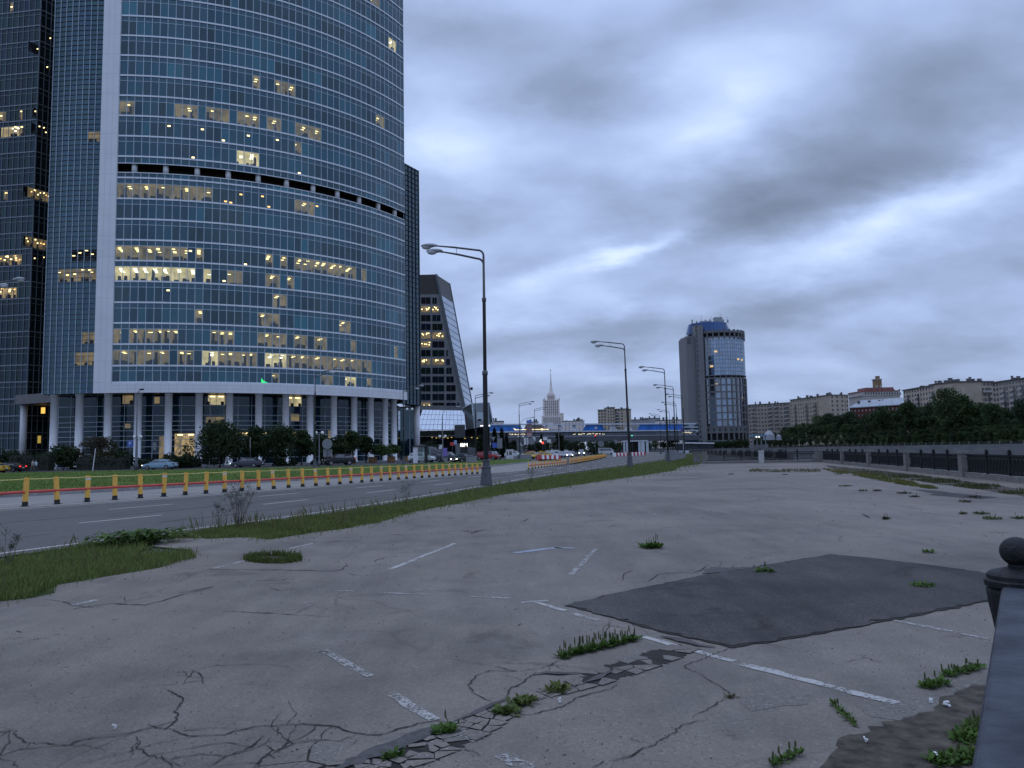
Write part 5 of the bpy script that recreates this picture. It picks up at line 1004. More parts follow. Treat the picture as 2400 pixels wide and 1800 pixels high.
cc = atd(54, 1030, 174); b = MB(); b.lathe((cc[0], cc[1], 0), [(.72, 0), (.72, z0 + .02)], 16); b.build('column', M_CONC, lt, True)
p = atd(101, 962, 176); b = MB(); b.box(tuple(p), (.9, .1, 1.4)); b.build('lit_window', emit_mat('amber_lamp', (1, .6, .12), 1.0), lt); p = atd(92, 1030, 177); b = MB(); b.box(tuple(p), (.7, .1, 1.7)); b.build('lit_window', emit_mat('dim_amber', (.35, .24, .04), 1.0), lt)
# entrance ramp with white curved wall
p = [atd(x, 1060, D) for x, D in ((35, 128), (60, 122), (95, 122), (128, 128))]; rw = thing('curved_ramp_wall', (*p[1][:2], 0), 'white curved ramp wall with a reddish handrail by the left tower entrance', 'wall', world=True); b = MB(); q = smooth([a[:2] for a in p], 3); z1 = 1.6
for s, e in zip(q[:-1], q[1:]): b.beam((*s, .9), (*e, .9), .3, 1.7)
b.build('wall', M_CLAD, rw); b = MB(); b.tube([(*s, 2.35) for s in q], .06, 6)
for s in q[::4]: b.tube([(*s, 1.7), (*s, 2.35)], .04, 5)
b.build('handrail', mat('rust_red', (.12, .06, .05), (.16, .09, .07), 3), rw)

# ---------------------------------------------------------------- slanted office block
M_EB = mat('office_concrete', (.17, .175, .18), (.24, .245, .25), .5, 5, .7); M_BROWN = mat('brown_louvre', (.045, .038, .034), (.075, .065, .058), .8, 6, .6, stretch=(6, 6, .3)); M_MIR = glass_mat('mirror_glass', .04, 5.0, (.9, .95, 1)); M_PALEG = glass_mat('pale_glass', .06, 3.6)
ob = thing('slanted_office_block', (*atd(1035, 1062, 300)[:2], 0), 'grey office block with a slanted glass side and brown louvred top', 'office building', world=True); D0, D1 = 300, 330
F = [gp_d(948, 645, D0), gp_d(1022, 643, D0), gp_d(1090, 960, D0), gp_d(948, 960, D0)]; Bk = [gp_d(950, 664, D1), gp_d(1054, 664, D1), gp_d(1112, 975, D1), gp_d(950, 975, D1)]
def lerp(a, b_, t): return tuple(np.array(a) * (1 - t) + np.array(b_) * t)
tcap = (690 - 643) / 317.0; f1, b1 = lerp(F[1], F[2], tcap), lerp(Bk[1], Bk[2], tcap); f0 = lerp(F[0], F[3], tcap)
b = MB(); b.quad(f0, f1, F[2], F[3]); b.quad(F[3], F[2], Bk[2], Bk[3]); b.quad(Bk[0], Bk[1], Bk[2], Bk[3]); b.build('front_wall', M_EB, ob)
b = MB(); b.quad(F[0], F[1], f1, f0); b.quad(F[1], Bk[1], b1, f1); b.quad(F[0], F[1], Bk[1], Bk[0]); b.build('louvred_top', M_BROWN, ob)
b = MB(); n = 17
for i in range(n):
    t0, t1 = i / n, (i + 1) / n
    for j in range(4):
        s0, s1 = j / 4, (j + 1) / 4; g = lambda t, s: lerp(lerp(f1, F[2], t), lerp(b1, Bk[2], t), s); k_ = RNG.uniform(.8, 1.1); b.quad(g(t0, s0), g(t0, s1), g(t1, s1), g(t1, s0), 0, (.26 * k_, .28 * k_, .34 * k_))
b.build('side_glazing', M_PALEG, ob); b = MB()
for i in range(n + 1): t0 = i / n; b.beam(lerp(f1, F[2], t0), lerp(b1, Bk[2], t0), .16, .2)
b.beam(F[1], F[2], .9, .9); b.beam(Bk[1], Bk[2], .5, .5); b.build('side_ribs', MATS['dim_mullion'], ob)
M_OFFW = glass_mat('office_window', .04, 1.6); rs = np.random.default_rng(21); k = 0
for r in range(13):
    yt = 697 + r * 20.56; yb = yt + 14.5; xe = 1022 + (yt - 643) * (68 / 317.0) - 9
    for x0, x1 in ((963, 982), (987, 1009), (1013.5, 1041), (1046, 1068), (1072, 1086)):
        x1 = min(x1, xe - 1)
        if x1 - x0 < 4: continue
        a = [np.array(gp_d(x, y, D0 - .12)) for x, y in ((x0, yb), (x1, yb), (x1, yt), (x0, yt))]; b = MB(); on = rs.random() < (.85 if r in (0, 1, 3, 4, 7) and x0 < 1040 else .03); b.quad(*a, 0, tuple(v * rs.uniform(.6, 1.4) for v in (.012, .018, .022))); m = [M_OFFW]
        if on:
            m = [M_ROOM_D, M_LUM]
            for q in range(5): u, v = rs.uniform(.08, .92), rs.uniform(.4, .9); c = a[0] + (a[1] - a[0]) * u + (a[3] - a[0]) * v; b.box((c[0], c[1] - .08, c[2]), (.45, .08, .35), 0, 1)
        w_ = b.build('window', m, ob); b = MB()
        for u in (.5,): c0, c1 = a[0] + (a[1] - a[0]) * u, a[3] + (a[2] - a[3]) * u; b.beam(c0 - (0, .1, 0), c1 - (0, .1, 0), .12, .08)
        fr_ = b.build('frame', M_EB, None, origin=tuple(ob['_o'])); fr_.parent = w_; fr_.location = (0, 0, 0)
# podium: mirror glass, terrace hedge, dark base, grey shaft
b = MB(); a0, a1, a2, a3 = gp_d(976, 1007, 284), gp_d(1092, 1007, 284), gp_d(1088, 962, 292), gp_d(990, 960, 292)
for i in range(12):
    for j in range(4):
        g = lambda u, v: lerp(lerp(a0, a1, u), lerp(a3, a2, u), v); kk = RNG.uniform(.85, 1.15); jj = RNG.uniform(-.03, .03, 4); q = [np.array(g(u, v)) + (0, e, 0) for (u, v), e in zip(((i / 12, j / 4), ((i + 1) / 12, j / 4), ((i + 1) / 12, (j + 1) / 4), (i / 12, (j + 1) / 4)), jj)]; b.quad(*q, 0, (.03 * kk, .045 * kk, .075 * kk))
b.build('podium_glazing', M_MIR, ob); b = MB()
for i in range(13): b.beam(lerp(a0, a1, i / 12), lerp(a3, a2, i / 12), .1, .1)
for j in range(5): b.beam(lerp(a0, a3, j / 4), lerp(a1, a2, j / 4), .1, .12)
b.build('podium_mullions', MATS['dim_mullion'], ob)
b = MB(); q0, q1 = gp_d(986, 956, 297), gp_d(1092, 958, 297); b.beam((q0[0], q0[1], q0[2]), (q1[0], q1[1], q1[2]), 3, 1.9); b.build('podium_cornice', M_EB, ob)
b = MB(); q0, q1 = gp_d(978, 1040, 286), gp_d(1136, 1040, 286); b.prism([(q0[0], q0[1]), (q1[0], q1[1]), (q1[0], 310), (q0[0], 310)], 0, atd(1050, 1022, 286)[2]); b.build('dark_base', M_VOID, ob)
b = MB(); q0, q1 = gp_d(1065, 1000, 280), gp_d(1088, 1000, 280); b.prism([(q0[0], q0[1]), (q1[0], q1[1]), (q1[0], 286), (q0[0], 286)], atd(1075, 1026, 280)[2], atd(1075, 996, 280)[2]); b.build('grey_shaft', mat('grey_shaft', (.055, .06, .065), (.08, .085, .09), 1), ob)
b = MB()
for x in list(range(1012, 1064, 9)) + [1090, 1104, 1118, 1122]: p = atd(x + RNG.uniform(-2, 2), 1026 + RNG.uniform(-1, 2), 285.5); b.box(tuple(p), (.5, .1, .3))
b.build('base_lights', emit_mat('yellow_spot', (.55, .40, .10), 1.0), ob)
hd = thing('terrace_hedge', (*gp_d(1050, 1015, 283)[:2], gp_d(1050, 1022, 283)[2]), 'dark clipped hedge on the terrace under the mirror glass', 'hedge')
# angular glass pavilion
pv = thing('angular_glass_pavilion', (*atd(1120, 1062, 290)[:2], 0), 'angular grey glass pavilion leaning out beside the slanted office block', 'building', world=True)
v = dict(a=gp_d(1084, 957, 292), b_=gp_d(1106, 946, 286), c=gp_d(1147, 944, 292), d=gp_d(1155, 989, 290), e=gp_d(1150, 995, 290), f=gp_d(1112, 1004, 284), g=gp_d(1090, 1007, 292), h=gp_d(1109, 975, 284)); M_PG = glass_mat('pavilion_glass', .08, 1.8)
b = MB(); b.add([v['a'], v['b_'], v['h'], v['f'], v['g']], [(0, 1, 2), (0, 2, 3, 4)], 0, (.06, .07, .072)); b.add([v['b_'], v['c'], v['d'], v['e'], v['f'], v['h']], [(0, 1, 2, 3, 4, 5)], 0, (.10, .11, .12)); bk = [tuple(np.array(v[q]) + (0, 14, 0)) for q in ('a', 'c', 'd', 'g')]; b.quad(bk[0], bk[1], bk[2], bk[3], 0, (.05, .05, .05)); b.quad(v['a'], v['b_'], bk[1], bk[0], 0, (.08, .08, .09)); b.quad(v['c'], bk[1], bk[2], v['d'], 0, (.12, .12, .14)); b.build('facets', M_PG, pv)
b = MB()
for q0, q1 in (('a', 'b_'), ('b_', 'c'), ('b_', 'h'), ('h', 'f'), ('c', 'd'), ('d', 'e'), ('a', 'g')): b.beam(v[q0], v[q1], .3, .3)
b.build('ribs', M_MULL, pv); b = MB(); b.quad(*[gp_d(x, y, 283.6) for x, y in ((1118, 987), (1134, 987), (1134, 967), (1118, 966))], 0, (.09, .10, .11)); b.quad(*[gp_d(x, y, 283.4) for x, y in ((1118, 987), (1131, 986), (1127, 982), (1121, 982))], 1, (.01, .02, .01)); b.build('window', [M_PALEG, M_VOID], pv)
b = MB(); q = atd(1131, 998, 283.5); b.box(tuple(q), (1.8, .3, .45)); q = atd(1147, 997.5, 283.5); b.box(tuple(q), (.5, .3, .6)); b.build('white_lamp', emit_mat('white_lamp', (1, .97, .92), 1.2), pv)
b = MB(); q0, q1 = atd(1086, 1003, 292), atd(1158, 1003, 292); b.prism([(q0[0], 293), (q1[0] - 2, 293), (q1[0] - 2, 304), (q0[0], 304)], 0, atd(1120, 1001, 292)[2]); b.build('dark_base', M_VOID, pv)
# flood light bracket on the slanted edge
fl = thing('flood_light', gp_d(1104, 911, 312), 'dark floodlight on a bracket on the slanted glass edge', 'floodlight'); b = MB(); b.box((.2, 0, 0), (1.0, .6, 1.1)); b.beam((-.9, 0, .2), (.1, 0, 0), .15, .15); b.build('housing', M_BLACK, fl)
# ---------------------------------------------------------------- trees and hedges
M_BARK = mat('bark', (.025, .020, .016), (.06, .05, .042), 3, 6, .95, .1, stretch=(4, 4, .6))
def leaf_cloud(blobs, n, leaf, rs, c_lo, c_hi, flat=.6, shell=.55):
    """leaf-sized faces through a set of ellipsoid clumps; each clump has its own leaf tone"""
    w = np.array([b_[1][0] * b_[1][1] * b_[1][2] for b_ in blobs]) ** .67; w /= w.sum(); idx = rs.choice(len(blobs), n, p=w); u = rs.normal(0, 1, (n, 3)); u /= np.linalg.norm(u, axis=1)[:, None]; r = (shell + (1 - shell) * rs.random(n)) ** .8 * rs.uniform(.75, 1.12, n)
    C = np.array([b_[0] for b_ in blobs])[idx]; R = np.array([b_[1] for b_ in blobs])[idx]; P = C + u * R * r[:, None]
    d = rs.normal(0, 1, (n, 3)); d[:, 2] -= .35; d /= np.linalg.norm(d, axis=1)[:, None]; e = np.cross(d, rs.normal(0, 1, (n, 3))); e /= np.linalg.norm(e, axis=1)[:, None]; s = leaf * rs.uniform(.6, 1.4, n)[:, None]
    V = np.stack([P - d * s * .5, P + e * s * flat * .5, P + d * s * .5, P - e * s * flat * .5], 1); bt = rs.random(len(blobs))[idx] * .6 + rs.random(n) * .4
    return V, np.array(c_lo) * (1 - bt[:, None]) + np.array(c_hi) * bt[:, None]
def tree(name, loc, H, Wd, trunk, n, leaf, seed, label, cat='tree', group=None, c_lo=(.012, .024, .008), c_hi=(.035, .060, .016), nb=22, limbs=True, bark=None, low=.0):
    rs = np.random.default_rng(seed); t = thing(name, loc, label, cat, group); ch = H - trunk; blobs = []
    for i in range(nb):
        v = rs.uniform(0, 1) ** .8; rad = Wd / 2 * (sin(pi * min(.97, .16 + .8 * v)) ** .7) * (1 + rs.normal(0, .10)); a = rs.uniform(0, 2 * pi); q = sqrt(rs.random()) * .78; br = Wd * rs.uniform(.17, .29); blobs.append(((cos(a) * rad * q, sin(a) * rad * q, trunk + ch * (.12 + .80 * v)), (br, br, br * rs.uniform(.6, .95))))
    b = MB(); tr = max(.05, H * .016); b.tube([(0, 0, -.1), (rs.normal(0, .02) * H, rs.normal(0, .02) * H, trunk + ch * .25), (rs.normal(0, .02) * H, 0, trunk + ch * .75)], [tr * 1.3, tr, tr * .35], 7)
    if limbs:
        for bl in blobs[::2]: z0 = trunk + ch * rs.uniform(.02, .4); b.tube([(0, 0, z0), tuple(np.array(bl[0]) * (.5, .5, 1) * 1.0 - (0, 0, (bl[0][2] - z0) * .45)), bl[0]], [tr * .55, tr * .35, tr * .12], 5)
    b.build('trunk', bark or M_BARK, t, True); V, C = leaf_cloud(blobs, n, leaf, rs, c_lo, c_hi); quads_mesh('crown', V, M_LEAF, C, t); return t
def bush(px, D, Wd, H, n, leaf, seed, label, name='bush', cat='bush', group=None, c_lo=(.010, .022, .008), c_hi=(.030, .052, .015), nb=14, loc=None):
    p = atd(px, 1095, D) if loc is None else loc; rs = np.random.default_rng(seed); t = thing(name, (p[0], p[1], 0), label, cat, group); blobs = []
    for i in range(nb): a = rs.uniform(0, 2 * pi); q = sqrt(rs.random()) * .7; br = H * rs.uniform(.22, .36); blobs.append(((cos(a) * q * Wd / 2, sin(a) * q * Wd / 3, H * rs.uniform(.15, .78) * (1 - .35 * q)), (br * min(1.6, max(1, Wd / H * .7)), br, br)))
    b = MB()
    for bl in blobs[::2]: b.tube([(bl[0][0] * .3, bl[0][1] * .3, -.05), bl[0]], [.05, .015], 4)
    b.build('stems', M_BARK, t); V, C = leaf_cloud(blobs, n, leaf, rs, c_lo, c_hi); quads_mesh('foliage', V, M_LEAF, C, t); return t
def px_w(x0, x1, D): return abs(atd(x1, 1080, D)[0] - atd(x0, 1080, D)[0])
def px_h(y, x, D): return atd(x, y, D)[2]
for x0, x1, yt, D, n, lab in ((-40, 44, 1053, 124, 1500, 'dark round bush at the left border behind the black car'), (108, 192, 1045, 122, 2200, 'large dark bush left of the brownish willow'), (262, 316, 1058, 122, 1200, 'dark bush between the willow and the slim lamp'), (388, 452, 1062, 120, 1300, 'round dark bush behind the light blue car'), (640, 700, 1075, 126, 500, 'low bush under the tree row left of the round sign'), (712, 775, 1078, 128, 600, 'low hedge bush right of the globe lamp')):
    bush((x0 + x1) / 2, D, px_w(x0, x1, D) * 1.18, px_h(yt, (x0 + x1) / 2, D) * 1.15, int(n * 1.5), .36, int(x0) + 500, lab)
def hedge(x0, x1, D, H, n, label, seed, c_lo=(.008, .018, .007), c_hi=(.024, .042, .013), z=0, parent=None, dep=1.4):
    a, c = atd(x0, 1080, D), atd(x1, 1080, D); rs = np.random.default_rng(seed); L = c[0] - a[0]; t = parent or thing('hedge', (a[0], a[1], z), label, 'hedge'); o = np.array(parent.location) if parent else a
    V, C = leaf_cloud([((L * (i + .5) / 14 + (a[0] - o[0]), (c[1] - a[1]) * (i + .5) / 14 + (a[1] - o[1]) * 0, H * .5 * rs.uniform(.9, 1.1)), (L / 22, dep, H * .55)) for i in range(14)], n, .32, rs, c_lo, c_hi, shell=.2); quads_mesh('foliage', V, M_LEAF, C, t)
    b = MB(); b.box((L / 2 + (a[0] - o[0]), (a[1] - o[1]) * 0, H * .42), (L * .97, dep * 1.2, H * .8)); b.build('stems', mat('hedge_core', (.005, .008, .004), (.012, .018, .008), 3), t); return t
hedge(28, 122, 118, 3.0, 3000, 'long low dark hedge behind the two pedestrians', 31); hedge(185, 300, 118, 2.2, 2600, 'low dark hedge under the brownish willow', 32); hedge(318, 470, 124, 1.7, 2200, 'low hedge before the amber lit lobby windows', 33)
hedge(976, 1090, 283, px_h(1007, 1030, 283) - px_h(1023, 1030, 283), 1500, '', 34, parent=hd, dep=2.0)
pw = atd(232, 1100, 122)
tree('willow_tree', (pw[0], pw[1], 0), px_h(1024, 232, 122), px_w(186, 278, 122), .8, 3000, .30, 77, 'brownish drooping willow in front of the tower colonnade', c_lo=(.028, .026, .014), c_hi=(.065, .055, .026), nb=20)
TREES = [(457, 575, 1003, 122, 3600, 'broad dark tree at the left end of the row before the tower', 0.5), (575, 628, 1002, 124, 2000, 'second tree of the tower row, its top lighter and ragged', 1.0), (612, 690, 1006, 120, 2600, 'dark dense tree in the middle of the tower row', 1.2), (684, 730, 1010, 126, 1500, 'narrow tree just left of the tall median lamp', 1.2), (728, 770, 1018, 132, 1000, 'thin tree between the tall median lamp and the round sign', 1.4),
         (772, 812, 1016, 134, 1300, 'tree right of the round traffic sign', 1.4), (806, 844, 1012, 136, 1500, 'tall narrow tree above a wooden planter before the right columns', 1.4), (842, 874, 1022, 138, 1000, 'slender tree with a thin pale trunk near the right columns', 1.8), (872, 912, 1050, 140, 900, 'small light green tree in a wooden planter', 1.3), (906, 934, 1047, 144, 600, 'small tree in the last wooden planter by the corner columns', 1.4)]
for i, (x0, x1, yt, D, n, lab, tk) in enumerate(TREES):
    x = (x0 + x1) / 2; p = atd(x, 1085, D); lt_ = i >= 8; tree('street_tree', (p[0], p[1], 0 if not lt_ else .9), px_h(yt, x, D) - (.9 if lt_ else 0), px_w(x0, x1, D) * 1.3, tk * .7, int(n * 2.4), .34, 200 + i, lab, 'tree', 'trees before the glass tower', c_lo=(.012, .024, .008) if not lt_ else (.03, .055, .014), c_hi=(.036, .060, .016) if not lt_ else (.06, .10, .024))
M_WOOD = mat('planter_wood', (.16, .085, .035), (.26, .15, .07), 2.0, 5, .7, .3, stretch=(1, 1, 9))
for x, D, lab in ((767, 133, 'wooden planter box left of the black off-road car'), (824, 136, 'wooden planter box right of the black off-road car'), (874, 140, 'wooden planter box with a small light green tree'), (917, 144, 'wooden planter box nearest the corner columns'), (956, 150, 'orange brown planter by the last tower column')):
    p = atd(x, 1085, D); t = thing('planter', (p[0], p[1], 0), lab, 'planter', 'wooden planters by the tower'); b = MB(); b.box((0, 0, .55), (1.35, 1.35, 1.0)); b.box((0, 0, 1.06), (1.5, 1.5, .10)); b.box((0, 0, .03), (1.2, 1.2, .08)); b.build('box', M_WOOD, t); b = MB(); b.box((0, 0, 1.10), (1.2, 1.2, .03)); b.build('soil_fill', M_SOIL, t)
p0, p1 = atd(224, 1051, 112), atd(217, 1106, 112); b = MB(); b.tube([(p1[0], p1[1], 0), tuple(p0)], [.07, .05], 7); tag(b.build('leaning_pole', MATS['plastic_white'], origin=(p1[0], p1[1], 0)), 'pale leaning pole in front of the brownish willow', 'pole')
# conifers near the bridge
def conifer(x, yt, D, wpx, label, seed):
    p = atd(x, 1070, D); H = px_h(yt, x, D); rs = np.random.default_rng(seed); t = thing('spruce_tree', (p[0], p[1], 0), label, 'tree', 'spruces before the bridge'); b = MB(); b.tube([(0, 0, 0), (0, 0, H)], [.25, .03], 6); b.build('trunk', M_BARK, t); W_2 = px_w(x - wpx / 2, x + wpx / 2, D) / 2; n = 1700
    u = rs.random(n) ** .65; z = H * (1 - u * .93); lay = np.floor(u * 13) / 13; r = W_2 * (.12 + .88 * (lay + (u * 13 % 1) / 13 * 1.6)) * (rs.random(n) ** .5); a = rs.uniform(0, 2 * pi, n); P = np.c_[r * np.cos(a), r * np.sin(a), z - r * .25]; d = np.c_[np.cos(a), np.sin(a), np.full(n, -.35)]; e = np.c_[-np.sin(a), np.cos(a), rs.normal(0, .3, n)]; s = .65 * rs.uniform(.6, 1.3, n)[:, None]
    V = np.stack([P - d * s * .5, P + e * s * .25, P + d * s * .6, P - e * s * .25], 1); tt = rs.random(n)[:, None]; quads_mesh('crown', V, M_LEAF, np.array((.006, .014, .009)) * (1 - tt) + np.array((.016, .030, .018)) * tt, t)
conifer(1160, 1000, 190, 26, 'dark spruce just right of the nearest lamp post', 1); conifer(1177, 1001, 192, 24, 'dark spruce, second from the nearest lamp post', 2); conifer(1188, 1015, 198, 16, 'smaller spruce, third from the nearest lamp post', 3); conifer(1270, 1016, 240, 16, 'lone dark spruce below the bridge truss', 4)
for x, yt, D, wpx, n, lab in ((1312, 1014, 200, 30, 1500, 'dark leafy tree before the bridge right of the traffic light'), (1246, 1030, 215, 30, 900, 'dark tree below the bridge near the stair'), (1262, 1040, 205, 26, 700, 'dense low tree behind the red traffic light'), (1345, 1038, 250, 60, 1200, 'dark tree mass under the bridge deck, left part'), (1395, 1040, 260, 60, 1200, 'dark tree under the bridge deck, middle part'), (1432, 1042, 290, 50, 900, 'dark tree under the bridge deck before the white pavilion'), (1128, 1022, 205, 34, 1100, 'dark tree behind the red parked car'), (1010, 1038, 240, 60, 1200, 'dark shrubs at the office entrance'), (1098, 1040, 230, 50, 900, 'dark shrubs right of the lit sign'), (1205, 1034, 225, 26, 700, 'dark bush behind the guard booth')):
    p = atd(x, 1070, D); H = px_h(yt, x, D); tree('leafy_tree', (p[0], p[1], 0), H, px_w(x - wpx / 2, x + wpx / 2, D), H * .08, n, .55, int(x), lab, 'tree', 'trees round the bridge approach', c_lo=(.008, .016, .007), c_hi=(.024, .040, .013), nb=16)

# ---------------------------------------------------------------- vehicles
M_TYRE = mat('tyre', (.010, .010, .011), (.02, .02, .02), 8, 3, .85); M_RIM = mat('rim_grey', (.22, .22, .23), None, rough=.35, metal=.6); M_CGL = mat('car_glass', (.012, .016, .020), None, rough=.05, spec=.9, ior=1.7)
M_HLON = emit_mat('headlight_on', (1.0, .93, .72), 6.0); M_HLOFF = mat('headlight_off', (.5, .52, .55), None, rough=.1, spec=.9); M_TLON = emit_mat('taillight_on', (1.0, .04, .03), 1.6); M_TLOFF = mat('taillight_off', (.16, .012, .010), None, rough=.2, spec=.6)
def car_paint(name, c): return mat(name, c, tuple(v * 1.08 for v in c), .5, 2, .32, .35)
PAINT = dict(black=car_paint('paint_black', (.008, .009, .011)), white=car_paint('paint_white', (.52, .53, .54)), blue=car_paint('paint_light_blue', (.20, .31, .38)), yellow=car_paint('paint_yellow', (.48, .30, .035)), red=car_paint('paint_dark_red', (.16, .018, .014)), silver=car_paint('paint_silver', (.28, .30, .32)), grey=car_paint('paint_dark_grey', (.04, .045, .055)), dred=car_paint('paint_red', (.26, .02, .02)))
def car(loc, rz, paint, label, style='sedan', head=False, tail=False, roofsign=False, name='car', cat='car', group='cars on the local road'):
    """length along +x (front), built by lofting cross sections"""
    t = thing(name, (loc[0], loc[1], loc[2] if len(loc) > 2 else 0), label, cat, group, rz)
    if style == 'sedan': L, Wd, prof, gh = 4.6, 1.78, [(-2.3, .42, .78), (-2.22, .30, .95), (-1.5, .24, 1.00), (-.5, .22, .96), (.8, .22, .95), (1.5, .24, .86), (2.1, .28, .74), (2.3, .40, .60)], [(-1.75, .98), (-1.05, 1.40), (-.15, 1.46), (.42, 1.42), (1.25, .92)]
    else: L, Wd, prof, gh = 4.75, 1.88, [(-2.35, .50, 1.05), (-2.3, .36, 1.16), (-1.5, .32, 1.18), (-.3, .30, 1.14), (.9, .30, 1.12), (1.5, .32, 1.06), (2.2, .36, .96), (2.35, .48, .80)], [(-2.22, 1.12), (-1.95, 1.66), (-.6, 1.76), (.35, 1.72), (1.15, 1.12)]
    b = MB(); vs = []; W2 = Wd / 2
    for i, (x, z0, z1) in enumerate(prof):
        e = (.90 if i in (0, len(prof) - 1) else .97 if i in (1, len(prof) - 2) else 1.0) * W2; zm = z0 + (z1 - z0) * .55
        vs += [(x, -e * .9, z0), (x, -e, z0 + .12), (x, -e, zm), (x, -e * .93, z1 - .05), (x, -e * .80, z1), (x, e * .80, z1), (x, e * .93, z1 - .05), (x, e, zm), (x, e, z0 + .12), (x, e * .9, z0)]
    n = 10; k = len(prof); b.add(vs, [(i * n + j, (i + 1) * n + j, (i + 1) * n + (j + 1) % n, i * n + (j + 1) % n) for i in range(k - 1) for j in range(n)] + [tuple(range(n)), tuple(range(k * n - 1, (k - 1) * n - 1, -1))])
    gv = []
    for x, z in gh: top = z > gh[0][1] + .25; e = W2 * (.64 if top else .80); gv += [(x, -e, z), (x, e, z)]
    bz = gh[0][1] - .06; gv += [(gh[0][0], -W2 * .84, bz), (gh[0][0], W2 * .84, bz), (gh[-1][0], -W2 * .84, bz), (gh[-1][0], W2 * .84, bz)]
    m = len(gh); b.add(gv, [(2 * i, 2 * i + 2, 2 * i + 3, 2 * i + 1) for i in range(m - 1)] + [tuple([2 * m] + [2 * i for i in range(m)] + [2 * m + 2])[::-1], tuple([2 * m + 1] + [2 * i + 1 for i in range(m)] + [2 * m + 3])])
    for s in (-1, 1): b.box((.95, s * (W2 + .06), bz + .12), (.16, .14, .12))
    b.build('body', PAINT[paint], t, False)
    b = MB()
    def lift(p, q, r, u): # glass set 6 mm proud of the cabin
        a = [Vector(v) for v in (p, q, r, u)]; nn = (a[1] - a[0]).cross(a[2] - a[0]).normalized(); c = sum(a, Vector()) / 4; nn = nn if nn.dot(c - Vector((0, 0, 1.0))) > 0 else -nn; b.add([v + nn * .008 for v in a], [(0, 1, 2, 3)])
    for s in (-1, 1):
        lo, hi = s * W2 * .80, s * W2 * .655
        g = [Vector((gh[0][0] + .25, lo, gh[0][1] + .03)), Vector((gh[1][0] + .12, hi, gh[1][1] - .06)), Vector((gh[3][0] - .06, hi, gh[3][1] - .06)), Vector((gh[4][0] - .22, lo, gh[4][1] + .06))]; mid0, mid1 = (gh[0][0] + gh[4][0]) / 2 - .1, (gh[1][0] + gh[3][0]) / 2
        lift(g[0], (mid0 - .05, lo, g[0].z), (mid1 - .05, hi, g[1].z), g[1]); lift((mid0 + .05, lo, g[0].z), g[3], g[2], (mid1 + .05, hi, g[2].z))
    e0, e1 = W2 * .74, W2 * .58; lift((gh[4][0] - .06, -e0, gh[4][1] + .05), (gh[4][0] - .06, e0, gh[4][1] + .05), (gh[3][0] + .05, e1, gh[3][1] - .03), (gh[3][0] + .05, -e1, gh[3][1] - .03)); lift((gh[0][0] + .05, -e0, gh[0][1] + .05), (gh[0][0] + .05, e0, gh[0][1] + .05), (gh[1][0] - .04, e1, gh[1][1] - .04), (gh[1][0] - .04, -e1, gh[1][1] - .04)); b.build('window', M_CGL, t)
    R = .33 if style == 'sedan' else .37
    for x in (-L * .295, L * .30):
        for s in (-1, 1):
            b = MB(); cy = s * (W2 - .10); vs = []; nn = 16
            for y in (-.12, .12):
                for j in range(nn): a = 2 * pi * j / nn; vs.append((x + R * cos(a), cy + y, R + R * sin(a)))
            b.add(vs, [(j, (j + 1) % nn, nn + (j + 1) % nn, nn + j) for j in range(nn)] + [tuple(range(nn - 1, -1, -1)), tuple(range(nn, 2 * nn))]); w_ = b.build('wheel', M_TYRE, t); b = MB(); ya = cy + s * .128; b.add([(x + R * .62 * cos(2 * pi * j / 12), ya, R + R * .62 * sin(2 * pi * j / 12)) for j in range(12)], [tuple(range(12)) if s < 0 else tuple(range(11, -1, -1))]); r_ = b.build('rim', M_RIM); r_.parent = w_
    zf, zr = (prof[-2][2] - .10, prof[1][2] - .14)
    for s in (-1, 1):
        b = MB(); b.ball((L / 2 - .05, s * W2 * .68, zf - .06), .13, 8, 0, (.6, 1.25, .75)); b.build('headlight', M_HLON if head else M_HLOFF, t, True); b = MB(); b.box((-L / 2 + .06, s * W2 * .72, zr), (.12, .34, .16)); b.build('taillight', M_TLON if tail else M_TLOFF, t)
    b = MB(); b.box((L / 2 - .02, 0, .42), (.05, Wd * .55, .22)); b.build('grille', M_RUB, t); b = MB(); b.box((-L / 2 + .02, 0, .42), (.05, Wd * .5, .16)); b.build('rear_bumper', M_RUB, t)
    for x, z in ((L / 2 + .012, .46), (-L / 2 - .012, .62)): b = MB(); b.box((x, 0, z), (.02, .5, .11)); b.build('number_plate', MATS['plastic_white'], t)
    if roofsign: b = MB(); b.box((0, 0, gh[2][1] + .08), (.2, .6, .16)); b.build('taxi_sign', M_YEL, t)
    return t
def gx(x, D): p = atd(x, 1085, D); return (p[0], p[1], 0.0)
car(gx(18, 112), pi, 'black', 'black sedan with a red tail light driving left at the left border', tail=True); car(gx(-22, 109), pi, 'yellow', 'yellow taxi rear just entering at the left border', roofsign=True)
car(gx(375, 110), pi - .06, 'blue', 'light blue sedan with headlights on before the round bush', head=True); car(gx(580, 112), pi - .10, 'grey', 'dark sedan with headlights on below the dense trees', head=True)
car(gx(794, 118), pi + .5, 'black', 'black off-road car seen from behind with red tail lights', 'suv', tail=True)
car(gx(989, 133), -.45, 'white', 'white off-road car parked at the bus shelter', 'suv', head=False); car(gx(1028, 137), -.1, 'black', 'black car parked behind the purple sign'); car(gx(1051, 136), -.5, 'grey', 'dark grey car parked nose out right of the purple sign', 'suv'); car(gx(1088, 122), pi + .85, 'black', 'black sedan coming on with both headlights lit below the lit sign', head=True)
car(gx(1143, 152), -.3, 'dred', 'red car parked right of the nearest lamp post', 'suv'); car(gx(1157, 160), -1.2, 'black', 'black car parked behind the red one', 'suv'); car(gx(1206, 190), -.3, 'white', 'white car parked at the guard booth', 'suv')
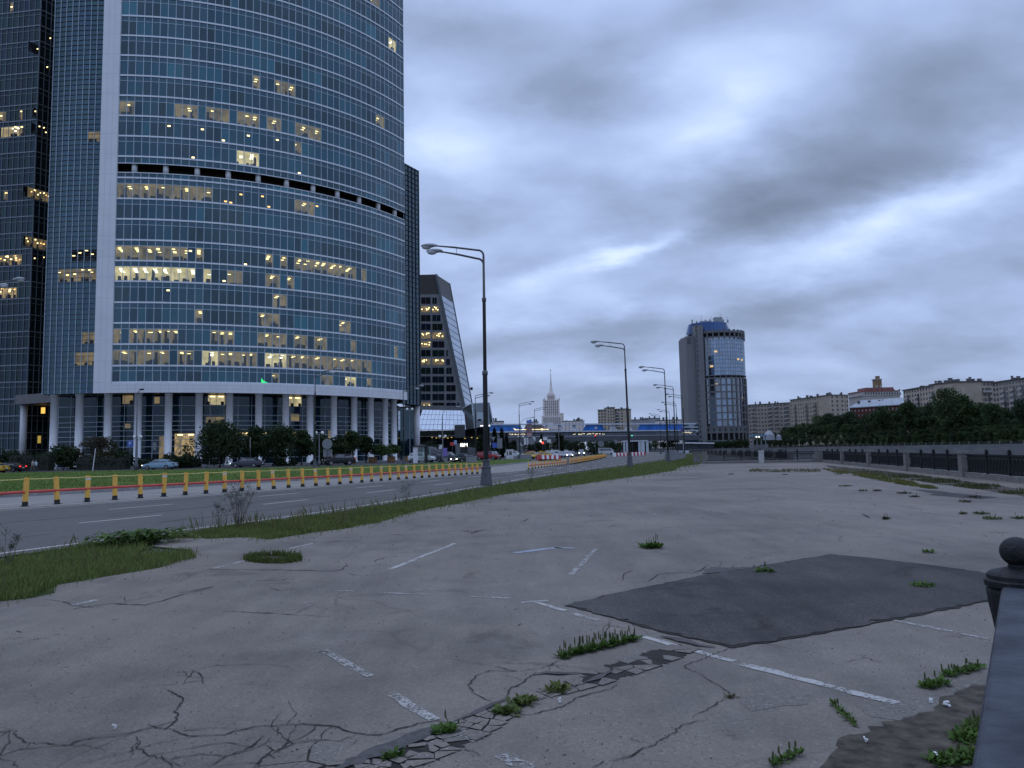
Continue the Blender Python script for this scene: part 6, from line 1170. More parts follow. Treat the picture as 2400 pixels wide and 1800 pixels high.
for x, D, rz, c, st, hd_, lab, rs_ in ((1249, 165, -.4, 'yellow', 'sedan', True, 'yellow taxi partly hidden by the lamp post at the junction', True), (1268, 158, pi + .5, 'yellow', 'sedan', False, 'yellow and white taxi side on before the red traffic light', True), (1284, 160, pi + .3, 'white', 'sedan', False, 'white car side on behind the barrier blocks', False), (1306, 190, -1.35, 'white', 'suv', True, 'white car with one bright headlight in the waiting queue', False), (1311, 172, -1.2, 'silver', 'sedan', False, 'silver car in the front of the waiting queue', False), (1328, 172, -1.3, 'white', 'sedan', True, 'white sedan with a low lit headlight by the barrier', False), (1325, 205, -1.25, 'silver', 'suv', True, 'silver car at the back of the queue with lit headlights', False), (1340, 208, -1.3, 'grey', 'sedan', False, 'dark car at the right back of the queue', False), (1363, 212, -1.62, 'silver', 'suv', True, 'car with two dazzling headlights coming on at the right of the queue', False), (1246, 205, 0, 'dred', 'suv', False, 'red car behind the junction lamp post', False)):
    car(gx(x, D), rz, c, lab, st, head=hd_, roofsign=rs_, group='cars at the junction')
car(gx(1428, 330), .2, 'silver', 'pale car far away before the white pavilion', group='cars far away'); car(gx(1447, 325), .15, 'black', 'black car far away before the white pavilion', group='cars far away')
# white van half hidden under the bridge
t = thing('van', gx(1421, 245), 'white van standing at the far right of the junction', 'van'); b = MB(); b.add([(-2.4, -1, .4), (2.4, -1, .4), (2.4, -1, 1.2), (1.6, -.95, 2.1), (-2.3, -.95, 2.2), (-2.4, 1, .4), (2.4, 1, .4), (2.4, 1, 1.2), (1.6, .95, 2.1), (-2.3, .95, 2.2)], [(0, 1, 2, 3, 4), (9, 8, 7, 6, 5), (1, 6, 7, 2), (2, 7, 8, 3), (3, 8, 9, 4), (4, 9, 5, 0), (0, 5, 6, 1)]); b.build('body', PAINT['white'], t); b = MB(); b.quad((-2.2, -1.01, 1.3), (1.9, -1.01, 1.3), (1.45, -.98, 1.95), (-2.2, -.97, 2.0)); b.build('window', M_CGL, t)
for x in (-1.5, 1.5): b = MB(); b.ball((x, -.9, .38), .38, 8, 0, (1, .35, 1)); b.build('wheel', M_TYRE, t, True)

# ---------------------------------------------------------------- people
def person(loc, rz, H, top, legs, label, hair=(.03, .022, .016), stride=.22, bag=False):
    t = thing('person', loc, label, 'person', None, rz); me = bpy.data.meshes.new('body'); k = H / 1.75
    J = dict(pel=(0, 0, .95), che=(0, 0, 1.25), nec=(0, 0, 1.47), hea=(.02, 0, 1.58), top=(.02, 0, 1.72), sl=(0, .19, 1.40), sr=(0, -.19, 1.40), el=(-.10, .24, 1.13), er=(.08, -.24, 1.13), hl=(-.02, .25, .90), hr=(.20, -.25, .90), fl=(.02, .26, .80), fr=(.25, -.25, .81), hil=(0, .10, .90), hir=(0, -.10, .90), kl=(stride * .55, .10, .50), kr=(-stride * .25, -.10, .50), al=(stride, .10, .08), ar=(-stride * 1.2, -.10, .12), tl=(stride + .17, .11, .03), tr=(-stride * 1.2 + .16, -.11, .05))
    R = dict(pel=.14, che=.155, nec=.055, hea=.095, top=.07, sl=.065, sr=.065, el=.045, er=.045, hl=.032, hr=.032, fl=.028, fr=.028, hil=.095, hir=.095, kl=.065, kr=.065, al=.045, ar=.045, tl=.035, tr=.035); names = list(J)
    E_ = [('pel', 'che'), ('che', 'nec'), ('nec', 'hea'), ('hea', 'top'), ('che', 'sl'), ('sl', 'el'), ('el', 'hl'), ('hl', 'fl'), ('che', 'sr'), ('sr', 'er'), ('er', 'hr'), ('hr', 'fr'), ('pel', 'hil'), ('hil', 'kl'), ('kl', 'al'), ('al', 'tl'), ('pel', 'hir'), ('hir', 'kr'), ('kr', 'ar'), ('ar', 'tr')]
    me.from_pydata([tuple(v * k for v in J[n_]) for n_ in names], [(names.index(a), names.index(c)) for a, c in E_], []); o = bpy.data.objects.new('body', me); COL.objects.link(o); md = o.modifiers.new('skin', 'SKIN')
    for i, n_ in enumerate(names): sv = me.skin_vertices[0].data[i]; sv.radius = (R[n_] * k, R[n_] * k); sv.use_root = (n_ == 'pel')
    o.modifiers.new('sub', 'SUBSURF').levels = 1; o.modifiers['sub'].render_levels = 1; dg = bpy.context.evaluated_depsgraph_get(); m2 = bpy.data.meshes.new_from_object(o.evaluated_get(dg)); o.modifiers.clear(); o.data = m2; m2.materials.clear()
    for q in (mat('skin_tone', (.30, .19, .14), (.36, .23, .17), 4), mat('cloth_' + top[0], top[1], tuple(v * 1.2 for v in top[1]), 6, 4, .85), mat('cloth_' + legs[0], legs[1], tuple(v * 1.2 for v in legs[1]), 6, 4, .85), M_RUB): m2.materials.append(q)
    for f in m2.polygons:
        c = f.center / k; f.material_index = 3 if c.z < .10 else 2 if c.z < .97 and abs(c.y) < .20 else 0 if c.z > 1.47 or (c.z < 1.0 and abs(c.y) >= .2) else 1
        f.use_smooth = True
    o.parent = t; b = MB(); b.ball((-.005 * k, 0, 1.655 * k), .105 * k, 8, 0, (1.0, .92, 1.0)); b.build('hair', mat('hair_dark', hair), t, True)
    if bag: b = MB(); b.box((-.17 * k, 0, 1.2 * k), (.14, .3, .42)); b.build('backpack', M_RUB, t)
    return t
person(gx(77, 104), pi, 1.78, ('beige', (.30, .28, .25)), ('brown', (.10, .085, .07)), 'person in a beige top walking left on the lawn edge'); person(gx(84.5, 104.5), pi, 1.72, ('pale_blue', (.45, .50, .56)), ('dark', (.04, .045, .05)), 'person in a pale blue shirt walking just right of the beige one', stride=.18)
person(gx(935, 130), 2.4, 1.8, ('black', (.010, .010, .012)), ('grey', (.22, .21, .20)), 'person in a black jacket by the tower corner columns', bag=True, stride=.15)

# ---------------------------------------------------------------- signs and small street furniture
def text_mesh(txt, size, loc, rz, m, name, parent=None, ext=.01, tilt=pi / 2):
    cu = bpy.data.curves.new(name, 'FONT'); cu.body = txt; cu.size = size; cu.align_x = 'CENTER'; cu.align_y = 'CENTER'; cu.extrude = ext; o = bpy.data.objects.new(name, cu); COL.objects.link(o); dg = bpy.context.evaluated_depsgraph_get(); me = bpy.data.meshes.new_from_object(o.evaluated_get(dg)); bpy.data.objects.remove(o); me.materials.clear(); me.materials.append(m)
    ob_ = bpy.data.objects.new(name, me); COL.objects.link(ob_); ob_.parent = parent; ob_.location = loc; ob_.rotation_euler = (tilt, 0, rz); return ob_
M_SBLUE = mat('sign_blue', (.04, .10, .40), None, rough=.4); M_SWHITE = mat('sign_white', (.62, .62, .62), None, rough=.4); M_SRED = mat('sign_red', (.45, .05, .05), None, rough=.4); M_SPUR = mat('sign_purple', (.22, .16, .50), None, rough=.4); M_SGREY = mat('sign_back', (.16, .17, .18), (.22, .23, .24), 4, 3, .5)
def sign(x, D, zc, kind, label, w=.8, h=.8, board=M_SBLUE, txt=None, tcol=None, cat='sign', ptop=None):
    p = gx(x, D); t = thing('road_sign', p, label, cat, 'road signs and boards'); b = MB(); b.tube([(0, .05, 0), (0, .05, ptop or zc + h / 2)], .045, 6); b.build('pole', M_POLE, t, True); b = MB()
    if kind == 'disc':
        vs = [(w / 2 * cos(2 * pi * j / 20), y, zc + w / 2 * sin(2 * pi * j / 20)) for y in (-.03, 0) for j in range(20)]; b.add(vs, [tuple(range(20)), tuple(range(39, 19, -1))] + [(j, 20 + j, 20 + (j + 1) % 20, (j + 1) % 20) for j in range(20)])
    elif kind == 'tri': b.add([(-w / 2, -.03, zc + h / 2), (w / 2, -.03, zc + h / 2), (0, -.03, zc - h / 2), (-w / 2, 0, zc + h / 2), (w / 2, 0, zc + h / 2), (0, 0, zc - h / 2)], [(0, 2, 1), (3, 4, 5), (0, 1, 4, 3), (1, 2, 5, 4), (2, 0, 3, 5)])
    else: b.box((0, -.02, zc), (w, .05, h))
    b.build('board', board, t)
    if txt: text_mesh(txt, h * .85, (0, -.05, zc), 0, tcol or M_SWHITE, 'lettering', t)
    return t
sign(304, 118, 3.9, 'box', 'blue parking sign with a white letter between bushes and the slim lamp', .85, .95, M_SBLUE, 'P'); sign(767, 112, 3.2, 'disc', 'large round traffic sign back with a board under it', 1.5, 1.5, M_SGREY, ptop=4.0); sign(768, 112.4, 1.9, 'box', 'grey board just below the large round traffic sign', 1.3, 1.1, M_SGREY); sign(586, 112, 3.6, 'box', 'narrow sign post seen edge on before the dense trees', .12, 1.6, M_SGREY, ptop=4.4)
sign(1034, 131, 2.6, 'box', 'white square sign on the lamp before the parked cars', .75, .75, M_SWHITE); sign(1042, 131, 1.7, 'box', 'purple board beside the white square sign', .9, 1.4, M_SPUR); sign(1061, 150, 3.3, 'box', 'small red board with a white bar near the office entrance', .95, .65, M_SRED); sign(1068, 136, 3.4, 'box', 'small pale blue square sign left of the lit letters', .5, .7, MATS['sign_blue'] if False else mat('sign_pale_blue', (.25, .33, .5), None, rough=.4)); sign(1160, 155, 2.9, 'box', 'blue and white bus stop board right of the nearest lamp post', .95, 1.0, M_SBLUE, ptop=3.5)
sign(1157, 158, 4.2, 'tri', 'grey triangular sign back above the bus stop board', .9, .9, M_SGREY); sign(1172, 165, 3.4, 'box', 'grey tall double board behind the bus stop board', 1.1, 2.2, M_SGREY); sign(1247, 175, 3.8, 'disc', 'octagonal grey sign back by the junction', 1.5, 1.5, M_SGREY, ptop=5.0); sign(1234, 172, 3.8, 'box', 'pale board beside the stair at the junction', 1.0, 1.6, M_SWHITE); sign(1292, 195, 8.0, 'box', 'white arrow board high over the junction', 1.5, 1.5, M_SWHITE, ptop=9); sign(1288, 180, 3.9, 'box', 'small white sign low over the queue of cars', .9, .7, M_SWHITE); sign(1279, 178, 4.4, 'box', 'small pale sign right of the red traffic light', 1.0, .7, M_SWHITE); sign(1277, 200, 8.4, 'disc', 'pale round sign high before the bridge', 1.0, 1.0, M_SWHITE); sign(1253, 176, 4.3, 'box', 'small grey white sign right of the junction lamp', .6, 1.0, M_SWHITE); sign(1410, 240, 3.4, 'disc', 'large pale triangular sign back under the bridge', 1.9, 1.9, M_SGREY); sign(1445, 300, 4.6, 'disc', 'round dark sign far under the bridge', 1.6, 1.6, M_SGREY)
sign(1602, 150, 5.2, 'disc', 'purple round sign by the crowded lamp poles', .75, .75, mat('sign_dark_purple', (.10, .07, .24), None, rough=.5), ptop=6)
# lit letters
p = gx(1088, 150); t = thing('lit_sign', p, 'black sign box with bright white letters IBM before the office entrance', 'sign'); b = MB(); b.box((0, 0, 2.55), (1.45, .3, 2.1)); b.box((0, 0, .7), (1.1, .2, 1.6)); b.build('box', M_RUB, t); text_mesh('IBM', .95, (0, -.17, 3.0), 0, emit_mat('sign_letters', (1.0, .97, .86), 2.5), 'lettering', t, .02)
# red banner post beside the bridge
p = gx(1242, 168); t = thing('banner_post', p, 'banner post with blue and red advertising boards near the junction', 'sign'); b = MB(); b.tube([(-.6, 0, 0), (-.6, 0, 7.0)], .08, 6); b.build('pole', M_POLE, t); b = MB(); b.box((0, 0, 8.0), (1.15, .2, .7), 0, 0); b.box((0, 0, 6.6), (1.15, .2, 2.0), 0, 1); b.box((0, 0, 5.2), (1.1, .2, .7), 0, 2); b.build('board', [mat('board_blue', (.10, .20, .45), None), mat('board_mixed', (.10, .09, .11), (.30, .16, .15), 1.5), mat('board_pink', (.45, .25, .26), None)], t)
# traffic lights
def traffic_light(x, D, z, col, label, digits=None):
    p = gx(x, D); t = thing('traffic_light', p, label, 'traffic light', 'traffic lights at the junction'); b = MB(); b.tube([(0, 0, 0), (0, 0, z + .5)], .08, 6); b.build('pole', M_POLE, t); b = MB(); b.box((0, -.15, z), (.4, .25, 1.1)); b.build('housing', M_RUB, t); b = MB(); b.ball((0, -.30, z + (.33 if col == 'red' else -.33)), .26 if digits else .18, 8, 0, (1, .4, 1)); b.build('lamp', emit_mat('signal_' + col, (1, .06, .04) if col == 'red' else (.1, 1, .5), 2.2), t, True)
    if digits: text_mesh(digits, 1.2, (-.5, -.3, z + .7), 0, emit_mat('signal_digits', (1, 1, .95), 1.3), 'countdown', t)
traffic_light(1273, 176, 3.1, 'red', 'traffic light showing red with a white countdown figure', '4'); traffic_light(1397, 236, 5.6, 'red', 'small red traffic light under the bridge deck'); traffic_light(1483, 300, 7.2, 'green', 'far green traffic light under the bridge deck')
# guard booth, bus shelter, stair, concrete blocks
p = gx(1195, 168); t = thing('guard_booth', p, 'white guard booth with dark windows right of the bus stop', 'booth'); b = MB(); b.box((0, 0, .95), (1.6, 1.5, 1.9)); b.box((0, 0, 1.95), (1.75, 1.65, .14)); b.build('wall', MATS['plastic_white'], t); b = MB(); b.box((.2, -.76, 1.25), (.65, .04, .75)); b.build('window', M_CGL, t); b = MB(); b.box((-.5, -.76, 1.2), (.3, .04, .8)); b.build('window', M_CGL, t); b = MB(); b.box((.2, -.76, .5), (.7, .05, .7)); b.build('door_panel', M_SWHITE, t)
a, c = gx(966, 127), gx(1003, 127); t = thing('bus_shelter', a, 'bus shelter with a dark flat roof and a white end post before the white car', 'bus shelter'); Lx = c[0] - a[0]; b = MB(); b.box((Lx / 2 + .6, .6, 2.75), (Lx + 2.6, 1.8, .16)); b.build('roof', M_RUB, t); b = MB(); b.box((.55, 0, 1.35), (.75, .25, 2.7)); b.build('post', MATS['plastic_white'], t); b = MB(); b.box((Lx - .3, 0, 1.35), (.5, .3, 2.7)); b.build('post', M_RUB, t); b = MB(); b.box((Lx / 2 + .6, 1.4, 1.5), (Lx - .6, .03, 1.8)); b.build('back_pane', M_SEE, t)
def wedge(name, x0, x1, y0, y1, D, lab, cat, m, dep=3):
    a, c = gx(x0, D), gx(x1, D); h0, h1 = px_h(y0, x0, D), px_h(y1, x1, D); b = MB(); b.add([(a[0], a[1], -.1), (c[0], c[1], -.1), (c[0], c[1], max(.3, h1)), (a[0], a[1], h0), (a[0], a[1] + dep, -.1), (c[0], c[1] + dep, -.1), (c[0], c[1] + dep, max(.3, h1)), (a[0], a[1] + dep, h0)], [(0, 1, 2, 3), (7, 6, 5, 4), (3, 2, 6, 7), (0, 3, 7, 4), (1, 5, 6, 2)]); return tag(b.build(name, m, origin=(a[0], a[1], 0)), lab, cat)
wedge('ramp_wall', 996, 1066, 1044, 1068, 175, 'sloping grey ramp wall before the office entrance', 'wall', mat('ramp_grey', (.10, .105, .11), (.15, .155, .16), 1.0)); wedge('ramp_wall', 982, 1022, 1041, 1049, 200, 'pale sloping parapet at the corner of the tower', 'wall', M_EB); wedge('entrance_block', 1068, 1082, 1039, 1040, 190, 'grey entrance block behind the lit letters', 'entrance', MATS['ramp_grey']); wedge('entrance_block', 1094, 1114, 1047, 1050, 195, 'pale slanted entrance block right of the lit letters', 'entrance', MATS['ramp_grey']); wedge('entrance_block', 1122, 1140, 1052, 1044, 205, 'pale slanted block partly hidden by the nearest lamp post', 'entrance', MATS['ramp_grey'])
a = gx(1212, 200); c = gx(1236, 200); t = thing('stair', a, 'outdoor stair with grey handrails rising left behind the guard booth', 'stair'); b = MB(); Lx = c[0] - a[0]
for i in range(12): b.box((Lx * (i + .5) / 12, 0, (4.6 - 4.2 * i / 12) / 2), (Lx / 12, 2, 4.6 - 4.2 * i / 12))
b.build('steps', MATS['ramp_grey'], t); b = MB()
for y in (-1, 1): b.beam((0, y, 5.6), (Lx, y, 1.2), .12, .16)
b.build('handrail', M_POLE, t)
for x, D, w, h, lab in ((1232, 150, 2.2, .9, 'pale concrete block under the junction lamp'), (1105, 116, 1.6, .9, 'concrete block at the foot of the median lamp left of the nearest post'), (1043, 126, .8, .7, 'grey concrete block beside the lamp near the bus shelter'), (1576, 118, .0, 0, '')):
    if w: p = gx(x, D); b = MB(); b.box((p[0], p[1], h / 2), (w, .9, h)); b.box((p[0], p[1], h + .03), (w * .9, .7, .06)); tag(b.build('concrete_block', M_EB, origin=p), lab, 'concrete block')
for x, D, hgt, lab in ((1573, 102, 1.35, 'tall grey concrete block beside the third lamp'), (1587, 112, 1.0, 'low grey concrete block right of the taller one'), (1596, 125, .7, 'smallest grey concrete block near the crowded lamp poles')):
    p = gx(x, D); b = MB(); b.box((p[0], p[1], hgt / 2), (1.3, 1.0, hgt), .2); b.box((p[0], p[1], hgt + .02), (1.15, .85, .05), .2); tag(b.build('concrete_block', M_EB, origin=p), lab, 'concrete block')
p0 = atd(362, 1060, 128); t = thing('street_flag', (p0[0], p0[1], 0), 'small pale wall plate on the tower column behind the light blue car', 'plate'); b = MB(); b.box((0, 0, 3.6), (.5, .08, 1.3)); b.build('plate', M_SGREY, t); b = MB(); b.tube([(.1, .1, 0), (.1, .1, 3.6)], .04, 5); b.build('pole', M_POLE, t)
# ---------------------------------------------------------------- river and far bank
def water_mat():
    m = bpy.data.materials.new('river_water'); m.use_nodes = True; T = NT(m.node_tree); b = T.n['Principled BSDF']; b.inputs['Base Color'].default_value = (.012, .018, .02, 1); b.inputs['Roughness'].default_value = .22; b.inputs['IOR'].default_value = 1.33
    tc = T.new('ShaderNodeTexCoord'); mp = T.new('ShaderNodeMapping'); mp.inputs['Scale'].default_value = (1, .5, 1); T.link(tc.outputs['Object'], mp.inputs[0]); n = T.noise(mp.outputs[0], .9, 5, .6); bp = T.new('ShaderNodeBump'); bp.inputs['Strength'].default_value = .8; bp.inputs['Distance'].default_value = 1.6; T.link(n, bp.inputs['Height']); T.link(bp.outputs[0], b.inputs['Normal']); return m
sheet('river', [(-200, -400), (600, -400), (600, 300), (400, 900), (-100, 1500), (-400, 1500), (-100, 600)], -3.4, water_mat())
WALL = [(150, -60), (163, 120), (173, 260), (186, 400), (190, 470), (178, 555), (122, 590), (80, 640), (40, 760), (-60, 1000)]
M_WALLF = mat('quay_concrete', (.12, .12, .125), (.19, .19, .195), .12, 7, .85, .2, stretch=(1, 1, 4))
b = MB(); wt = .85
for p, q in zip(WALL[:-1], WALL[1:]):
    b.quad((*p, -6), (*q, -6), (*q, wt), (*p, wt)); b.quad((*p, wt), (*q, wt), (q[0] + 1, q[1] + .6, wt), (p[0] + 1, p[1] + .6, wt))
tag(b.build('embankment_wall', M_WALLF), 'grey concrete embankment wall along the opposite bank', 'wall', kind='structure')
b = MB(); bank = WALL
far = [(1800, -60), (1800, 400), (1800, 800), (1800, 1500), (1500, 3000)]
# far bank ground: a road strip, then a slope up to the apartment blocks
OFFS = [(0, .9), (14, 1.0), (30, 4.0), (60, 9.0), (95, 10.0), (400, 12.0), (1500, 14.0)]
rings = []
for o_, z in OFFS:
    row = []
    for i, p in enumerate(WALL):
        d = np.array(WALL[min(i + 1, len(WALL) - 1)], float) - np.array(WALL[max(i - 1, 0)], float); d /= np.linalg.norm(d); nn = np.array([d[1], -d[0]]); zz = z if p[1] < 470 else 1.0 + (z - 1.0) * max(0, 1 - (p[1] - 470) / 90.0) * 1.0
        nn = nn * (1 if o_ < 200 or i < 6 else 1); q = np.array(p) + nn * o_; row.append((q[0], q[1], zz))
    rings.append(row)
for r0_, r1_ in zip(rings[:-1], rings[1:]):
    for i in range(len(WALL) - 1): b.quad(r0_[i], r0_[i + 1], r1_[i + 1], r1_[i])
tag(b.build('hillside', M_TURF), kind='structure')
sheet('far_bank', WALL + [(-200, 1300), (600, 3500), (2500, 3500), (2500, -60)], .86, M_TURF)
rr = MB()
posts_w = resample(WALL[1:8], 7.5)
t = thing('embankment_railing', (*posts_w[0], wt), 'low dark railing with small pale posts on top of the opposite embankment wall', 'fence', world=True); b = MB()
for p in posts_w: b.box((p[0] + .4, p[1], wt + .55), (.45, .45, 1.2))
b.build('posts', M_STONE, t)['kind'] = 'stuff'; b = MB()
for p, q in zip(posts_w[:-1], posts_w[1:]):
    for z in (.25, .6, .95): b.beam((p[0] + .4, p[1], wt + z), (q[0] + .4, q[1], wt + z), .08, .16)
    for u in np.linspace(.05, .95, 14): c = p + (q - p) * u; b.box((c[0] + .4, c[1], wt + .5), (.08, .08, .95))
b.build('rails', M_BLACK, t)

# ---------------------------------------------------------------- helpers for far buildings
M_WIN = mat('far_window', (.018, .022, .028), (.06, .065, .075), .9, 3, .15, .6); M_WIN_L = emit_mat('far_window_lit', (.75, .50, .22), 1.0)
def parts_quads(parent, lst, m, name, limit=100, key=None):
    """window list of four corners: the first hundred are parts, the rest one part"""
    rest = MB()
    for i, q in enumerate(lst):
        mm = key[i] if key else m
        if i < limit: b = MB(); c = [np.array(v) for v in q]; n = np.cross(c[1] - c[0], c[3] - c[0]); n /= np.linalg.norm(n); n = n if n @ (EYE - c[0]) > 0 else -n; f = [v + n * .04 for v in c]; b.add([tuple(v) for v in f] + [tuple(v - n * .1) for v in f], [(0, 1, 2, 3), (0, 4, 5, 1), (1, 5, 6, 2), (2, 6, 7, 3), (3, 7, 4, 0)]); b.build(name, mm, parent)
        else: c = [np.array(v) for v in q]; n = np.cross(c[1] - c[0], c[3] - c[0]); n /= np.linalg.norm(n); n = n if n @ (EYE - c[0]) > 0 else -n; rest.quad(*[tuple(v + n * .04) for v in c])
    if rest.F: rest.build(name, m, parent)['kind'] = 'stuff'
def slab_block(name, A, B, z0, z1, depth, wall, label, floors_, bays, ww=1.3, wh=1.5, seed=1, roof_col=None, balc=(), group=None, side=None, lit=.0, chim=8, cat='apartment block', roof_over=.5):
    """apartment block with its long face from A to B (ground points), z from z0 to z1"""
    A, B = np.array(A[:2], float), np.array(B[:2], float); L = np.linalg.norm(B - A); d = (B - A) / L; nb = np.array([-d[1], d[0]]); nb = nb if nb @ A > 0 else -nb; rs = np.random.default_rng(seed)
    t = thing(name, (A[0], A[1], z0), label, cat, group, world=True); b = MB(); C = [A, B, B + nb * depth, A + nb * depth]; b.prism([tuple(c) for c in C], z0, z1); b.build('wall', wall, t)
    b = MB(); E2 = [A - nb * roof_over - d * roof_over, B - nb * roof_over + d * roof_over, B + nb * (depth + roof_over) + d * roof_over, A + nb * (depth + roof_over) - d * roof_over]; b.prism([tuple(c) for c in E2], z1 + .003, z1 + .55); rf = b.build('roof', roof_col or mat('roof_dark', (.06, .045, .045), (.10, .08, .08), .5), t)
    for k in range(chim):
        u = rs.uniform(.05, .95); q = A + d * L * u + nb * rs.uniform(2, depth * .6); b = MB(); h = rs.uniform(1.0, 2.4); w = rs.uniform(.7, 1.6); b.box((q[0], q[1], z1 + .55 + h / 2), (w, w, h), rs.uniform(0, .4)); b.box((q[0], q[1], z1 + .6 + h), (w * 1.3, w * 1.3, .18)); ch = b.build('chimney', mat('chimney_grey', (.10, .095, .10), (.17, .16, .16), 1), None, origin=tuple(t['_o'])); ch.parent = rf; ch.location = (0, 0, 0)
    fh = (z1 - z0) / floors_; ws = []; 
    for f in range(floors_ - 1, -1, -1):
        for i in range(bays):
            u = (i + .5) / bays * L; z = z0 + f * fh + fh * .35
            if any(f0 <= f <= f1 and abs(u / L - bu) < .5 / bays for bu, f0, f1 in balc): continue
            p, q = A + d * (u - ww / 2), A + d * (u + ww / 2); ws.append([(p[0], p[1], z), (q[0], q[1], z), (q[0], q[1], z + wh), (p[0], p[1], z + wh)])
    if side:
        S0, S1 = (B, B + nb * depth) if side == 'B' else (A + nb * depth, A); sd_ = (S1 - S0) / np.linalg.norm(S1 - S0); nbs = max(2, int(depth / 3.6))
        for f in range(floors_ - 1, -1, -1):
            for i in range(nbs): u = (i + .5) / nbs * depth; z = z0 + f * fh + fh * .35; p, q = S0 + sd_ * (u - ww / 2), S0 + sd_ * (u + ww / 2); ws.append([(p[0], p[1], z), (q[0], q[1], z), (q[0], q[1], z + wh), (p[0], p[1], z + wh)])
    parts_quads(t, ws, M_WIN, 'window', 100, [M_WIN_L if rs.random() < lit else M_WIN for _ in ws])
    for bu, f0, f1 in balc:
        for f in range(f0, f1 + 1):
            z = z0 + f * fh + .1; c = A + d * L * bu - nb * .65; b = MB(); w = min(L / bays * 1.15, 4.2); rz = atan2(d[1], d[0]); b.box((c[0], c[1], z), (w, 1.3, .16), rz); c2 = A + d * L * bu - nb * 1.27; b.box((c2[0], c2[1], z + .55), (w, .06, .95), rz); b.build('balcony', mat('balcony_pale', (.30, .28, .27), (.40, .38, .36), 1.5), t)
            c3_ = A + d * L * bu - nb * .02; b = MB(); b.box((c3_[0], c3_[1], z + 1.3), (w * .7, .06, 1.9), rz); b.build('balcony_door', M_WIN, t)
    return t
M_BRK = mat('beige_brick', (.36, .295, .235), (.48, .40, .325), .25, 7, .9, .2); M_BRK2 = mat('grey_beige_brick', (.27, .23, .195), (.39, .335, .29), .25, 7, .9, .2); M_REDB = mat('red_brick', (.085, .022, .018), (.13, .036, .028), .4, 6, .9, .2); M_STUC = mat('pale_stucco', (.34, .31, .30), (.44, .41, .39), .3, 6, .9)
GA = 'apartment blocks above the far bank'
def W_(x, y, D): return atd(x, y, D)
def zat(x, y, D): return atd(x, y, D)[2]
slab_block('apartment_block', W_(1734, 1000, 725), W_(1860, 1000, 690), .4, zat(1800, 947, 705), 14, M_BRK2, 'low brown apartment block directly right of the round river tower', 11, 17, ww=1.6, wh=1.7, balc=((.27, 4, 10), (.60, 5, 10), (.72, 5, 10), (.9, 5, 10)), seed=2, group=GA, chim=5)
slab_block('apartment_block', W_(1855, 1000, 655), W_(1948, 1000, 600), .4, zat(1990, 924, 592), 13, M_BRK, 'beige nine storey apartment block with rows of small balconies left of the red brick house', 12, 16, ww=1.5, wh=1.6, balc=((.12, 5, 10), (.42, 5, 10), (.65, 5, 10)), seed=3, group=GA, side='B', chim=9)
a, c = W_(1948, 1000, 600), W_(1992, 1000, 606)
slab_block('apartment_block', a + (0, .02, 0), c, .4, zat(1990, 924, 592), 13, M_BRK, 'end wing of the beige nine storey block, nearest the red brick house', 12, 7, ww=1.5, wh=1.6, seed=4, group=GA, chim=4)
slab_block('apartment_block', W_(2122, 1000, 440), W_(2240, 1000, 385), 8, zat(2240, 896, 385), 14, M_BRK, 'long beige apartment block behind the tallest bank tree, left wing with stacked balconies', 9, 17, balc=((.10, 3, 7), (.32, 3, 7), (.62, 4, 7)), seed=5, group=GA, chim=12)
slab_block('apartment_block', W_(2240, 1000, 385), W_(2334, 1000, 388), 8, zat(2240, 896, 385), 14, M_BRK, 'long beige apartment block right of the tallest bank tree, wing with wide top balconies', 9, 12, balc=((.50, 3, 7), (.92, 3, 7), (.62, 7, 7), (.74, 7, 7), (.83, 7, 7)), seed=6, group=GA, chim=6)
slab_block('apartment_block', W_(2333, 1000, 372), W_(2480, 1000, 330), 8, zat(2400, 886, 345), 14, M_BRK2, 'darker grey apartment block at the right border', 9, 18, balc=((.2, 2, 7), (.5, 3, 7), (.36, 3, 7)), seed=7, group=GA, chim=8)
# red brick house with pale metal roof
rb = thing('red_brick_house', (*W_(1995, 1000, 575)[:2], 2), 'dark red brick house with a pale blue grey metal roof', 'house', world=True); A, B = W_(1994, 1000, 575), W_(2128, 1000, 540); z1 = zat(2060, 953, 557)
A, B = A[:2], B[:2]; d = (B - A) / np.linalg.norm(B - A); nb = np.array([-d[1], d[0]]); b = MB(); b.prism([tuple(A), tuple(B), tuple(B + nb * 14), tuple(A + nb * 14)], .4, z1); b.build('wall', M_REDB, rb)
b = MB(); e = .7; A2, B2 = A - nb * e - d * e, B - nb * e + d * e; b.prism([tuple(A2), tuple(B2), tuple(B2 + nb * 15.4), tuple(A2 + nb * 15.4)], z1 + .003, z1 + .6); rdg = zat(2060, 936, 565); m0, m1 = A + nb * 7 + d * 5, B + nb * 7 - d * 5; z2 = z1 + .6; q = [tuple(A2) + (z2,), tuple(B2) + (z2,), tuple(B2 + nb * 15.4) + (z2,), tuple(A2 + nb * 15.4) + (z2,), tuple(m0) + (rdg,), tuple(m1) + (rdg,)]; b.add(q, [(0, 1, 5, 4), (1, 2, 5), (2, 3, 4, 5), (3, 0, 4)]); b.build('roof', mat('pale_metal_roof', (.20, .23, .27), (.30, .33, .37), .4, 6, .45), rb)
ws = []; L = np.linalg.norm(B - A)
for f in range(4):
    for i in range(15): u = (i + .5) / 15 * L; z = z1 - 3.0 - f * 3.4; p, r = A + d * (u - .6), A + d * (u + .6); ws.append([(p[0], p[1], z), (r[0], r[1], z), (r[0], r[1], z + 1.7), (p[0], p[1], z + 1.7)])
parts_quads(rb, ws, mat('house_window', (.10, .10, .105), (.24, .24, .23), 1.2, 3, .3), 'window')
